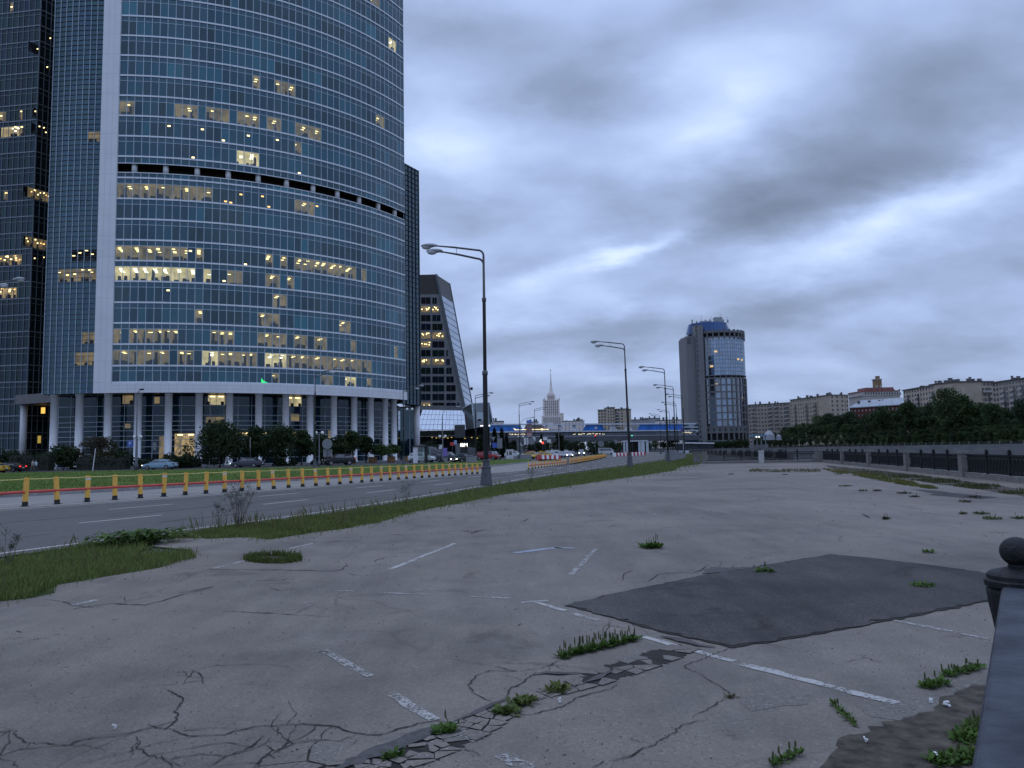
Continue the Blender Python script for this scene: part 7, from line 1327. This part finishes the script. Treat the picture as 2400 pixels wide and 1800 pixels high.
for u in (.12, .3, .47, .53, .83): c = A + d * L * u + nb * (3 + 6 * u); b = MB(); b.box((c[0], c[1], (z2 + rdg) / 2 + .8), (1.6, 1.3, 2.4)); b.build('chimney', MATS['roof_dark'], rb)
# pale stepped house with a small brick lantern tower
sh = thing('stepped_house', (*W_(2025, 1000, 660)[:2], 2), 'pale stepped house with a red parapet and a small brown lantern tower', 'house', world=True)
def tier(x0, x1, y0, y1, D, dep, m, nm, par, y0b=None):
    a, c = W_(x0, 1000, D), W_(x1, 1000, D); z0, z1 = zat(x0, y1, D), zat(x0, y0, D); b = MB(); b.prism([tuple(a[:2]), tuple(c[:2]), (c[0], c[1] + dep), (a[0], a[1] + dep)], z0, z1); return b.build(nm, m, par), a, c, z0, z1
_, a, c, z0, z1 = tier(2024, 2114, 918, 1000, 660, 26, M_STUC, 'wall', sh); tier(2023, 2115, 916, 918.5, 659.7, 26.6, mat('red_parapet', (.20, .06, .055), (.28, .09, .08), 1), 'parapet', sh); tier(2022, 2117, 926.5, 928, 659.5, 27, M_STUC, 'cornice', sh); tier(2034, 2100, 908.5, 916, 664, 16, mat('red_roof', (.18, .07, .065), (.25, .10, .09), .6), 'roof', sh)
tier(2058, 2073, 889, 908.6, 668, 5.4, mat('ochre_brick', (.17, .10, .045), (.24, .15, .07), .6), 'lantern_tower', sh); tier(2062, 2069, 881, 889.1, 669, 3.2, MATS['ochre_brick'], 'lantern', sh); tier(2056, 2075, 888, 889.4, 667.6, 6.2, M_STUC, 'tower_cornice', sh); tier(2059, 2063, 903, 909, 667.4, .4, M_STUC, 'pilaster', sh); tier(2068, 2072, 903, 909, 667.4, .4, M_STUC, 'pilaster', sh)
ws = []
for k in range(14): x = 2028 + k * 6.2; p, r = W_(x, 924.8, 659.9), W_(x + 2.6, 919.6, 659.9); ws.append([(p[0], p[1], p[2]), (r[0], r[1], p[2]), (r[0], r[1], r[2]), (p[0], p[1], r[2])])
parts_quads(sh, ws, M_WIN, 'window')
for k in range(7): x = 2030 + k * 13; p = W_(x, 916, 662); b = MB(); b.box((p[0], p[1], p[2] + .6), (1.0, .9, 1.7)); b.build('chimney', MATS['roof_dark'], sh)
# white dome and canopy by the water
dm = thing('shell_roof', tuple(W_(1802, 1012, 520)), 'pale grey shell shaped roof among the bank trees', 'roof'); b = MB(); b.lathe((0, 0, -6), [(.1, 0), (4.2, .5), (3.6, 4.0), (1.2, 6.6), (.1, 6.9)], 10, 0, 1.0, .8); b.lathe((6.5, 0, -6), [(.1, 0), (2.0, .3), (1.5, 3.2), (.1, 4.0)], 8); b.build('shell', mat('shell_grey', (.22, .23, .26), (.32, .33, .36), .3, 5, .6), dm)
cp = thing('landing_canopy', (*W_(1775, 1040, 500)[:2], 1), 'pale blue canopy with lit lamps at the landing right of the round tower', 'canopy', world=True); a, c = W_(1762, 1021, 500), W_(1796, 1021, 500); b = MB(); b.prism([tuple(a[:2]), tuple(c[:2]), (c[0], c[1] + 6), (a[0], a[1] + 6)], a[2] - .6, a[2] + .6); b.build('roof', mat('canopy_blue', (.10, .20, .30), (.15, .26, .36), 1), cp)
for x in (1764, 1774, 1784, 1794): p = W_(x, 1030, 502); b = MB(); b.box((p[0], p[1], (a[2] + 1) / 2), (.6, .6, a[2] - 1)); b.build('post', M_EB, cp)
b = MB(); 
for x in (1773, 1779): p = W_(x, 1024, 499.8); b.box(tuple(p), (1.0, .1, .8))
b.build('lamp', emit_mat('white_lamps', (1, .97, .9), 1.4), cp); b = MB(); p, q = W_(1758, 1030, 505), W_(1800, 1030, 505); b.prism([tuple(p[:2]), tuple(q[:2]), (q[0], q[1] + 2), (p[0], p[1] + 2)], .8, W_(1770, 1042, 505)[2]); b.build('terrace_wall', M_EB, cp)

# ---------------------------------------------------------------- round river tower
rt = thing('round_river_tower', (*W_(1680, 1030, 610)[:2], 1), 'round blue glass river tower with grey stone slab side and blue glass crown', 'office tower', world=True); Dt = 600
xc, R_ = W_(1688, 1000, Dt)[0] + 5.0, 23.0; yc = Dt + 24; M_RT = glass_mat('river_glass', .05, 2.7, (.85, .92, 1)); M_GRST = mat('tower_stone', (.115, .115, .12), (.165, .165, .17), .3, 6, .85); rs = np.random.default_rng(4)
def rp(th, z, r=0): return (xc + (R_ + r) * sin(radians(th)), yc - (R_ + r) * cos(radians(th)), z)
zc = lambda y: zat(1690, y, Dt + 3); ZT, ZM0, ZM1, ZB = zc(790), zc(886), zc(880), zc(1000); th = np.linspace(-62, 92, 29)
b = MB(); fl = np.arange(ZM1, ZT - .2, 3.1)
for z in fl:
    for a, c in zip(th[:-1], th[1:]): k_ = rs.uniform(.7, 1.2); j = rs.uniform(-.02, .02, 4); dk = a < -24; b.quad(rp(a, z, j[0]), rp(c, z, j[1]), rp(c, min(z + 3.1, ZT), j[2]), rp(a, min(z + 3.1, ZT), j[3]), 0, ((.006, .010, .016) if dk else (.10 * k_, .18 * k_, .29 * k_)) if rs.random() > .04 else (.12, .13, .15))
b.build('upper_glazing', M_RT, rt)
b = MB()
for z in fl:
    for a, c in zip(th[:-1], th[1:]): b.quad(rp(a, z - .12, .06), rp(c, z - .12, .06), rp(c, z + .12, .06), rp(a, z + .12, .06))
for a in th: b.quad(rp(a - .22, ZM1, .08), rp(a + .22, ZM1, .08), rp(a + .22, ZT, .08), rp(a - .22, ZT, .08))
b.build('upper_mullions', MATS['dim_mullion'], rt)
b = MB(); zz = np.linspace(ZB, ZM0, 8); thb = np.linspace(-62, 92, 15)
for z0, z1 in zip(zz[:-1], zz[1:]):
    for a, c in zip(thb[:-1], thb[1:]): k_ = rs.uniform(.6, 1.3); lit_ = rs.random() < .06; gl_ = -20 < a < 12; b.quad(rp(a, z0), rp(c, z0), rp(c, z1), rp(a, z1), 0, (.10, .16, .25) if gl_ and rs.random() < .7 else (.010 * k_, .014 * k_, .020 * k_))
b.build('lower_glazing', M_RT, rt); b = MB()
for z in list(zz) + [ZB - 4.6, ZB - 11]:
    for a, c in zip(thb[:-1], thb[1:]): b.add([rp(a, z - .5, .5), rp(c, z - .5, .5), rp(c, z + .5, .5), rp(a, z + .5, .5), rp(a, z - .5, 0), rp(c, z - .5, 0), rp(c, z + .5, 0), rp(a, z + .5, 0)], [(0, 1, 2, 3), (0, 4, 5, 1), (3, 2, 6, 7)])
for a in thb: b.add([rp(a - 1.3, 0, .6), rp(a + 1.3, 0, .6), rp(a + 1.3, ZM0, .6), rp(a - 1.3, ZM0, .6), rp(a - 1.3, 0, -.2), rp(a + 1.3, 0, -.2), rp(a + 1.3, ZM0, -.2), rp(a - 1.3, ZM0, -.2)], [(0, 1, 2, 3), (4, 0, 3, 7), (1, 5, 6, 2)])
for a, c in zip(thb[:-1], thb[1:]): b.quad(rp(a, ZB - 4.6, .3), rp(c, ZB - 4.6, .3), rp(c, ZB, .3), rp(a, ZB, .3)); b.quad(rp(a, 0, -.2), rp(c, 0, -.2), rp(c, ZB - 4.6, -.2), rp(a, ZB - 4.6, -.2), 1)
for a, c in zip(thb[:-1], thb[1:]): m_ = (a + c) / 2; b.quad(rp(m_ - 1.2, ZB - 3.4, .36), rp(m_ + 1.2, ZB - 3.4, .36), rp(m_ + 1.2, ZB - 1.6, .36), rp(m_ - 1.2, ZB - 1.6, .36), 1)
b.build('stone_frame', [M_GRST, M_VOID], rt)
b = MB()
for a, c in zip(th[:-1], th[1:]): b.quad(rp(a, ZM0, -1), rp(c, ZM0, -1), rp(c, ZM1, -1), rp(a, ZM1, -1), 1); b.quad(rp(a, ZT, -.8), rp(c, ZT, -.8), rp(c, ZT + 3.6, -.8), rp(a, ZT + 3.6, -.8), 1)
for k, a in enumerate(th[::2]): b.add([rp(a - 1.2, ZT - 1.5, .7), rp(a + 1.2, ZT - 1.5, .7), rp(a + 1.2, ZT + 6.2, .7), rp(a - 1.2, ZT + 6.2, .7), rp(a - 1.2, ZT - 1.5, -1), rp(a + 1.2, ZT - 1.5, -1), rp(a + 1.2, ZT + 6.2, -1), rp(a - 1.2, ZT + 6.2, -1)], [(0, 1, 2, 3), (4, 0, 3, 7), (1, 5, 6, 2), (3, 2, 6, 7)]); b.add([rp(a - .7, ZM0, .3), rp(a + .7, ZM0, .3), rp(a + .7, ZM1, .3), rp(a - .7, ZM1, .3)], [(0, 1, 2, 3)])
for z0, z1 in ((ZT - .3, ZT + .5), (ZT + 3.4, ZT + 5.2), (ZM1 - .2, ZM1 + .4), (ZM0 - .3, ZM0 + .3)):
    for a, c in zip(th[:-1], th[1:]): b.add([rp(a, z0, .4), rp(c, z0, .4), rp(c, z1, .4), rp(a, z1, .4), rp(a, z1, -2), rp(c, z1, -2)], [(0, 1, 2, 3), (3, 2, 5, 4)])
lo_, hi_ = MB(), MB()
for f, m_i in zip(b.F, b.M): vs_ = [b.V[i] for i in f]; (lo_ if vs_[0][2] < ZM1 + 2 else hi_).add(vs_, [tuple(range(len(vs_)))], m_i)
lo_.build('middle_arcade', [M_GRST, M_VOID], rt); hi_.build('crown_arcade', [M_GRST, M_VOID], rt)
# blue glass crown, rooftop plant
zr0, zr1 = ZT + 4.5, zc(751); b = MB(); n = 18; cr = [(xc - 5.5 + 18.5 * sin(a), yc - 2 - 17 * cos(a)) for a in np.linspace(-1.9, 1.9, n)]; cr2 = [(xc - 6 + 15.5 * sin(a), yc - 2 - 14 * cos(a)) for a in np.linspace(-1.9, 1.9, n)]
for i in range(n - 1): k_ = rs.uniform(.8, 1.15); b.quad((*cr[i], zr0), (*cr[i + 1], zr0), (*cr2[i + 1], zr1), (*cr2[i], zr1), 0, (.012 * k_, .05 * k_, .16 * k_))
b.build('blue_crown', glass_mat('blue_crown_glass', .12, 1.5), rt); b = MB(); b.poly([(*q, zr1) for q in cr2]); b.poly([rp(a, zr0 - .02, -.5) for a in np.linspace(-62, 100, 20)] + [(xc - 25, yc + 20, zr0 - .02)]); b.box((xc + 2, yc - 4, zr1 + 2.6), (6.5, 5, 5.2), 0); b.box((xc - 9, yc - 8, zr1 + .9), (9, 4, 1.8))
for k in range(9): x = xc - 20 + k * 3.6; h = rs.uniform(1.0, 3.6); b.box((x, yc - 9, zr1 + h / 2), (1.0, 1.0, h))
for x, h in ((-12, 7), (-4, 6), (3.5, 8), (9, 5)): b.beam((xc + x, yc - 6, zr1), (xc + x + .3, yc - 6, zr1 + h), .22, .22)
b.build('roof_plant', mat('plant_grey', (.20, .21, .23), (.34, .35, .36), .3), rt)
# stone slab on the left
def slab(x0, x1, y0, D, dep, nm, m): a, c = W_(x0, 1000, D), W_(x1, 1000, D); b = MB(); b.prism([tuple(a[:2]), tuple(c[:2]), (c[0], c[1] + dep), (a[0], a[1] + dep)], 0, zat((x0 + x1) / 2, y0, D)); return b.build(nm, m, rt)
M_SLAB = mat('ribbed_stone', (.15, .148, .15), (.21, .208, .21), .8, 5, .85, .2, stretch=(3, 3, .05)); slab(1615, 1639, 788, 606, 26, 'stone_slab', M_SLAB); slab(1638.6, 1657, 762, 604, 28, 'stone_slab', M_SLAB)
b = MB(); p, q = W_(1632, 800, 603.8), W_(1635, 800, 603.8); z0 = 5
for k in range(24): b = MB(); b.quad((p[0], p[1], z0 + k * 4), (q[0], q[1], z0 + k * 4), (q[0], q[1], z0 + k * 4 + 2.6), (p[0], p[1], z0 + k * 4 + 2.6)); b.build('stair_window', M_WIN, rt)
b = MB(); p, q = W_(1611, 800, 605.8), W_(1620, 800, 605.8); zz_ = zat(1612, 800, 606); b.quad((p[0], p[1], zz_ - 2), (q[0], q[1], zz_ - 2), (q[0], q[1], zz_ + 3), (p[0], p[1], zz_ + 3)); b.build('top_window', M_WIN, rt)
for thv, z in ((-42, zc(936)), (-42, zc(953)), (-14, zc(824)), (-23, zc(858)), (-16, zc(901)), (34, zc(842)), (46, zc(843)), (40, zc(934))): b = MB(); b.add([rp(thv - 3, z - .7, .12), rp(thv + 3, z - .7, .12), rp(thv + 3, z + .7, .12), rp(thv - 3, z + .7, .12)], [(0, 1, 2, 3)]); b.build('lit_window', M_WIN_L, rt)
b = MB(); b.prism([rp(a, 0, -1.5)[:2] for a in np.linspace(-62, 98, 24)] + [(xc - 8, yc + 22)], 0, ZT + 3); b.build('core', M_VOID, rt)

# ---------------------------------------------------------------- covered bridge
bd = thing('covered_bridge', (*W_(1300, 1040, 505)[:2], 0), 'long covered footbridge with white trusses and blue glass running to the round tower', 'bridge', world=True); DL, DR = 478, 545; xl, xr = 1070, 1628
def bpnt(x, y=None, z=None, off=0): u = (x - xl) / (xr - xl); D = DL + (DR - DL) * u; p = W_(x, y if y is not None else 1000, D); return (p[0], p[1] + off, p[2] if z is None else z)
ztop, zmid, zlow, zbot = zat(1345, 994.5, 511), zat(1345, 1011.5, 511), zat(1345, 1023, 511), zat(1345, 1036, 511)
M_BW = mat('bridge_white', (.44, .47, .52), (.54, .57, .61), .3, 4, .5); M_BBLUE = glass_mat('bridge_blue_glass', .2, 1.5); M_BGREY = mat('bridge_grey', (.055, .06, .068), (.09, .095, .105), .3, 5, .6)
b = MB(); b.beam(bpnt(xl, z=ztop), bpnt(xr, z=ztop), 3.0, .8); b.build('top_chord', M_BW, bd); b = MB(); b.beam(bpnt(xl, z=zmid), bpnt(xr, z=zmid), 9, .75); b.build('mid_chord', M_BW, bd)
def bquad(nm, pts, col, m, ny=1, off=-1.6):
    b = MB(); (x0, x1, x2, x3) = pts; n = max(2, int((x1 - x0) / 7)); zt_, zb_ = ztop - .45, zmid + .4
    for i in range(n):
        g = lambda u, v: np.array(bpnt((x0 + (x1 - x0) * u) * (1 - v) + (x3 + (x2 - x3) * u) * v, z=zb_ + (zt_ - zb_) * v, off=off)); k_ = RNG.uniform(.75, 1.2); b.quad(g(i / n, 0), g((i + 1) / n, 0), g((i + 1) / n, 1), g(i / n, 1), 0, tuple(v * k_ for v in col)); b.quad(g(i / n, 1), g((i + 1) / n, 1), g((i + 1) / n, 1) + (0, 6, 0), g(i / n, 1) + (0, 6, 0), 0, tuple(v * .8 for v in col))
    return b.build(nm, m, bd)
BC = (.035, .15, .46)
bquad('blue_glazing', (xl, 1229, 1218, xl), BC, M_BBLUE); bquad('blue_glazing', (1364, 1417, 1411, 1372), BC, M_BBLUE); bquad('blue_glazing', (1492, 1604, 1600, 1500), BC, M_BBLUE); bquad('pale_panel', (1226, 1288, 1288, 1232), (.20, .17, .17), M_BBLUE, off=-1.2)
b = MB(); rs = np.random.default_rng(2)
for x in (1279, 1312, 1345, 1436, 1472):
    for dx in (-8, -3.2, 3.2, 8): b.beam(bpnt(x + dx * 1.05, z=zmid + .4, off=-2.5), bpnt(x + dx * .12, z=ztop - .4, off=-.8), .55, .55)
b.build('truss_diagonals', M_BW, bd)
b = MB()
for i in range(60):
    x0, x1 = xl + (xr - xl) * i / 60, xl + (xr - xl) * (i + 1) / 60; k_ = rs.uniform(.6, 1.3); b.quad(bpnt(x0, z=zlow, off=-4.6), bpnt(x1, z=zlow, off=-4.6), bpnt(x1, z=zmid - .5, off=-4.2), bpnt(x0, z=zmid - .5, off=-4.2), 0, (.075 * k_, .075 * k_, .09 * k_))
b.build('gallery_glazing', M_OFFW, bd)
b = MB()
for x0, x1, y in ((1195, 1245, 1018), (1340, 1372, 1017.5), (1376, 1416, 1017), (1595, 1622, 1014)):
    for x in np.arange(x0, x1, 3.1):
        if rs.random() < .75: p = bpnt(x, y + rs.uniform(-1, 1.2), off=-4.75); b = MB(); b.box(p, (rs.uniform(.4, 1.2), .1, rs.uniform(.25, .7))); b.build('gallery_lamp', emit_mat('gallery_lamp', (.95, .82, .55), 1.0), bd)
b = MB(); p, q = bpnt(1206, 1007.5, off=-2.6), bpnt(1286, 1006.5, off=-2.6); b.beam(p, q, .1, .35); p, q = bpnt(1204, 1004.5, off=-2.6), bpnt(1210, 1008, off=-2.6); b.beam(p, q, .1, .4); p = bpnt(1270, 1006.5, off=-2.7); b.box(p, (1.4, .1, 1.0)); b.build('light_line', emit_mat('warm_line', (1, .80, .40), 1.6), bd)
b = MB(); b.beam(bpnt(xl, z=(zlow + zbot) / 2), bpnt(xr, z=(zlow + zbot) / 2), 10, (zlow - zbot)); b.build('deck_beam', M_BGREY, bd); b = MB(); b.beam(bpnt(xl, z=zlow, off=-5.1), bpnt(xr, z=zlow, off=-5.1), .5, .4); b.build('deck_edge', M_BW, bd)
for x in (1190, 1330, 1500): p = bpnt(x, 1050); b = MB(); b.box((p[0], p[1], zbot / 2), (3.5, 5, zbot)); b.build('pier', M_BGREY, bd)
b = MB(); rs = np.random.default_rng(12); b.box(bpnt(1396, 1003, off=-1.9), (1.6, .1, 1.6), 0); b.build('emblem_disc', M_BW, bd)
# landing building between bridge and river tower
lb = thing('bridge_terminal', (*W_(1618, 1040, 575)[:2], 1), 'dark blue glass terminal where the bridge meets the round tower', 'building', world=True); a, c = W_(1603, 1000, 575), W_(1637, 1000, 580); b = MB(); zz_ = zat(1620, 990, 577); b.quad((a[0], a[1], .5), (c[0], c[1], .5), (c[0], c[1], zz_), (a[0], a[1], zz_ - 2), 0, (.01, .03, .06)); b.quad((a[0], a[1], zz_ - 2), (c[0], c[1], zz_), (c[0], c[1] + 15, zz_), (a[0], a[1] + 15, zz_ - 2), 0, (.1, .2, .3)); b.build('glazing', M_RT, lb)
b = MB()
for y in (1001, 1012, 1022): p, q = W_(1604, y, 574.5), W_(1636, y, 579.5); b.beam(tuple(p), tuple(q), .4, .8)
b.build('floor_bands', M_BW, lb); b = MB(); p = W_(1617, 1014, 574); b.box(tuple(p), (1.6, .1, .9)); p = W_(1598, 1041, 540); b.box(tuple(p), (3, .1, 1)); b.build('lamp', emit_mat('terminal_lamp', (1, .75, .4), 1.3), lb)
# low pavilion under the bridge, distant white boat
pvn = thing('white_pavilion', (*W_(1490, 1050, 300)[:2], 0), 'low white flat roofed pavilion under the bridge', 'pavilion', world=True); a, c = W_(1464, 1046, 300), W_(1518, 1046, 300); zt_ = zat(1490, 1032, 300); b = MB(); b.prism([tuple(a[:2] - (0, .6)), tuple(c[:2] - (0, .6)), (c[0], c[1] + 8), (a[0], a[1] + 8)], zt_ - .5, zt_); b.build('roof', M_BW, pvn); b = MB(); b.prism([tuple(a[:2]), tuple(c[:2]), (c[0], c[1] + 7), (a[0], a[1] + 7)], 0, zt_ - .5); b.build('wall', M_VOID, pvn)
for x in (1464, 1470, 1499, 1506, 1517): p = W_(x, 1046, 299.7); b = MB(); b.box((p[0], p[1], (zt_ - .5) / 2), (1.0 if x not in (1470, 1506) else 1.6, .3, zt_ - .5)); b.build('pier', M_BW, pvn)
bt = thing('cafe_boat', (*W_(1628, 1050, 300)[:2], -3.4), 'white flat topped cafe boat beyond the distant railing', 'boat', world=True); a, c = W_(1594, 1045, 296), W_(1659, 1047, 304); b = MB(); b.beam((a[0], a[1], 3.6), (c[0], c[1], 3.3), 7, .45); b.build('roof', MATS['plastic_white'], bt); b = MB(); b.beam((a[0], a[1], 2.0), (c[0], c[1], 1.8), 6, 2.6); b.build('cabin', M_WIN, bt); b = MB(); b.beam((a[0] - 1, a[1], -.6), (c[0] + 1, c[1], -.7), 7.6, 2.6); b.build('hull', M_BW, bt)
for u in np.linspace(.05, .95, 7): q = np.array(a) * (1 - u) + np.array(c) * u; b = MB(); b.box((q[0], q[1] - 3.2, 2.0), (.25, .25, 2.8)); b.build('post', M_BW, bt)
# angled blue pier building hidden below the bridge end
# ---------------------------------------------------------------- spired tower and far skyline
M_HOT = mat('pink_stone', (.62, .53, .50), (.72, .63, .59), .05, 5, .9); M_HOTW = mat('dim_opening', (.17, .16, .175), (.23, .22, .235), .05); M_FARC = mat('far_building', (.24, .24, .27), (.32, .32, .35), .02, 5, .9)
ht = thing('spired_tower', (*W_(1292, 1050, 1900)[:2], 0), 'pinkish stepped high-rise with a tall star topped spire far behind the bridge', 'high-rise', world=True); s1 = 1900 / FPX
def htier(x0, x1, y0, y1, D, nwin=0, nm='tier', rows=1):
    a, c = W_(x0, 1000, D), W_(x1, 1000, D); w = c[0] - a[0]; z0, z1 = zat((x0 + x1) / 2, y1, D), zat((x0 + x1) / 2, y0, D); b = MB(); b.prism([(a[0], D), (c[0], D), (c[0], D + w), (a[0], D + w)], max(0, z0), z1); o_ = b.build(nm, M_HOT, ht)
    for k in range(nwin):
        x = a[0] + w * (k + 1) / (nwin + 1); b = MB(); h = (z1 - max(0, z0)) / rows
        for r in range(rows): b.box((x, D - .3, max(0, z0) + h * (r + .5)), (w / (nwin + 1) * .42, .6, h * .72))
        b.build('window', M_HOTW, ht)
    return o_
htier(1271, 1317, 974, 1056, 1897, 9, 'base_tier', 3); htier(1274.5, 1312.5, 938, 976, 1900, 7, 'shaft', 6); htier(1273.5, 1280, 935.5, 939, 1899.5, 0, 'corner_turret'); htier(1306, 1313.5, 935.5, 939, 1899.5, 0, 'corner_turret'); htier(1283, 1303, 925, 938.2, 1905, 3, 'upper_tier', 1); htier(1286, 1300, 921.5, 925.2, 1907, 0, 'attic'); htier(1313, 1321.5, 968, 1056, 1925, 0, 'rear_block')
p = W_(1291.5, 921, 1914); b = MB(); zz0, zz1, zz2 = zat(1291, 922, 1914), zat(1291, 909, 1914), zat(1291, 868, 1914); b.lathe((p[0], p[1], 0), [(6.6, zz0), (5.2, zz0 + 5), (4.6, zz0 + 5.2), (3.4, zz1), (2.6, zz1 + 2), (.25, zz2)], 10); b.build('spire', M_HOT, ht); b = MB(); b.lathe((p[0], p[1], zz2), [(.1, -1.5), (1.9, 0), (.1, 2.0)], 6); b.build('star', MATS['ochre_brick'], ht)
for k, x in enumerate((1276, 1283, 1303, 1311)): q = W_(x, 940, 1899); b = MB(); z = zat(x, 935.5, 1899); b.lathe((q[0], q[1], z), [(1.2, 0), (.9, 3), (.1, 5.5)], 6); b.build('pinnacle', M_HOT, ht)
slab_block('apartment_block', W_(1402, 1000, 760), W_(1462, 1000, 745), 0, zat(1430, 960, 752), 18, M_BRK, 'brown apartment block standing alone behind the bridge', 14, 9, ww=1.6, wh=1.6, balc=((.78, 8, 12), (.55, 9, 12)), seed=11, group=None, chim=3)
t2 = slab_block('apartment_block', W_(1424, 1000, 748), W_(1442, 1000, 748), 0, zat(1430, 956, 752), 14, M_BRK, 'raised middle part of the lone brown apartment block', 15, 3, seed=12, chim=1)
for x0, x1, y, D, lab in ((1150, 1180, 989, 900, 'low pale building just left of the spruces beyond the bridge'), (1240, 1262, 990, 1100, 'low pale building left of the spired tower'), (1322, 1370, 988, 1300, 'low pinkish building right of the spired tower'), (1476, 1520, 985, 1200, 'pale grey far building right of the lone brown block'), (1512, 1548, 981, 1500, 'bluish far building behind the small lamps'), (1545, 1602, 986, 1000, 'low tan building with dark trees left of the river tower'), (1352, 1366, 984, 1500, 'small tan far building beside the blue glass of the bridge')):
    a, c = W_(x0, 1000, D), W_(x1, 1000, D); t = thing('far_building', (a[0], a[1], 0), lab, 'building', 'far buildings on the skyline', world=True); b = MB(); z = zat(x0, y, D); b.prism([tuple(a[:2]), tuple(c[:2]), (c[0], c[1] + 30), (a[0], a[1] + 30)], 0, z); b.build('wall', M_FARC if 'grey' in lab or 'bluish' in lab else M_HOT, t)
    b = MB(); b.prism([(a[0] - .5, a[1] - .5), (c[0] + .5, c[1] - .5), (c[0] + .5, c[1] + 31), (a[0] - .5, a[1] + 31)], z + .01, z + 1.2)
    for k in range(3): u = RNG.uniform(.1, .9); b.box((a[0] + (c[0] - a[0]) * u, a[1] + 4, z + 2.6), (2.4, 2, 4)); 
    b.build('roof', M_BGREY, t); b = MB(); n = max(3, int((c[0] - a[0]) / 5))
    for f in range(4):
        for k in range(n): b.box((a[0] + (c[0] - a[0]) * (k + .5) / n, a[1] - .1, z - 3 - 4 * f), (1.6, .3, 1.8))
    b.build('window', M_HOTW, t)['kind'] = 'stuff'
far_trees = MB()
# ---------------------------------------------------------------- wooded far bank
protos = []
for k in range(7):
    H = (11.5, 13, 15, 12.5, 16, 10.5, 14)[k]; lo = ((.016, .032, .012), (.019, .038, .014), (.013, .027, .013))[k % 3]; hi = ((.050, .082, .026), (.062, .098, .030), (.042, .070, .028))[k % 3]
    protos.append(tree('bank_tree', (0, 0, -50), H, H * .82, 1.6, 2600, .85, 900 + k, 'tree', 'tree', None, lo, hi, nb=26))
GB = 'trees massed on the far bank'; LB_ = 'dark leafy tree in the closed wood along the opposite bank'; used = set(); cnt = 0
def place(k, x, y, z, sc, rz, label, group=GB):
    if k not in used: used.add(k); o = protos[k]; o.location = (x, y, z); o.scale = (sc,) * 3; o.rotation_euler = (0, 0, rz); o['label'] = label; o['group'] = group; return o
    return dup(protos[k], (x, y, z), rz, label, group, sc)
def bank_z(o_): return float(np.interp(o_, [a for a, _ in OFFS], [c for _, c in OFFS]))
rs = np.random.default_rng(17)
OUT = [(1600, 1030), (1700, 1017), (1745, 1018), (1755, 1028), (1790, 1020), (1830, 1010), (1860, 996), (1900, 988), (1930, 973), (1960, 969), (1990, 967), (2010, 975), (2040, 964), (2070, 958), (2090, 964), (2110, 954), (2130, 948), (2160, 951), (2200, 946), (2280, 944), (2330, 946), (2360, 956), (2420, 950), (2600, 945)]
WD = [(1600, 600), (1700, 568), (1780, 556), (1840, 520), (1900, 487), (2000, 428), (2200, 326), (2400, 262), (2600, 220)]
ox, oy = zip(*OUT); wx, wd = zip(*WD); HT = (11.5, 13, 15, 12.5, 16, 10.5, 14)
for back, frac, step in ((58, 1.0, 17), (40, .66, 18), (26, .36, 17), (15, .16, 17)):
    x = 1640 + rs.uniform(0, 15)
    while x < 2560:
        D = np.interp(x, wx, wd) + back + rs.uniform(-4, 4); yo = np.interp(x, ox, oy); yb_ = 1040; yt = yb_ + (yo - yb_) * frac + rs.uniform(-4, 7); hz_ = bank_z(back) if x > 1900 else 1.0 + (bank_z(back) - 1) * max(0, (x - 1760) / 140); p = W_(x, 1000, D); zt_ = zat(x, yt, D); k = int(rs.integers(7)); H = max(5.5, zt_ - hz_ + .3); sc = H / HT[k]
        if not (1748 < x < 1766) and not (x < 1748 and frac > .7): place(k, p[0], p[1], hz_ - .3, sc, rs.uniform(0, 6.28), LB_); dup_o = bpy.context.scene
        x += step * rs.uniform(.75, 1.2) * (1 if x > 1850 else .8)
for x, D, yt, k, lab in ((2222, 335, 912, 4, 'tallest dark tree on the far bank rising before the long beige apartment block'), (2255, 350, 922, 1, 'broad crown right beside the tallest bank tree'), (2325, 300, 944, 6, 'big tree right of the tallest one, under the wide top balconies'), (2400, 290, 938, 2, 'dark tree at the right border reaching the grey apartment block'), (2070, 380, 952, 3, 'dark tree before the red brick house'), (2130, 370, 945, 0, 'tree reaching the left corner of the long beige block'), (1945, 515, 972, 2, 'dark tree at the left end of the red brick house'), (1985, 490, 966, 5, 'pale green tree before the beige nine storey block'), (1575, 560, 988, 1, 'dark tree left of the round tower above the bridge end')):
    p = W_(x, 1000, D); zt_ = zat(x, yt, D); z = 7.5 if x > 1600 else 0; H = (11.5, 13, 15, 12.5, 16, 10.5, 14)[k]; place(k, p[0], p[1], z, max(.5, (zt_ - z) / H), 1.0 * k, lab); cnt += 1
for i, x in enumerate(range(1110, 1620, 17)):
    D = 560 + (i * 37) % 60; p = W_(x, 1000, D); k = i % 7; place(k, p[0], p[1], 0, max(.5, (zat(x, 1030 + (i * 13) % 9, D)) / HT[k]), i * 1.3, 'dark tree in the row closing the view under the bridge deck', 'trees beyond the bridge deck')
# trees behind the bridge and at the foot of the blocks
hz = 0
for k in range(7):
    if k not in used: bpy.data.objects.remove(protos[k])
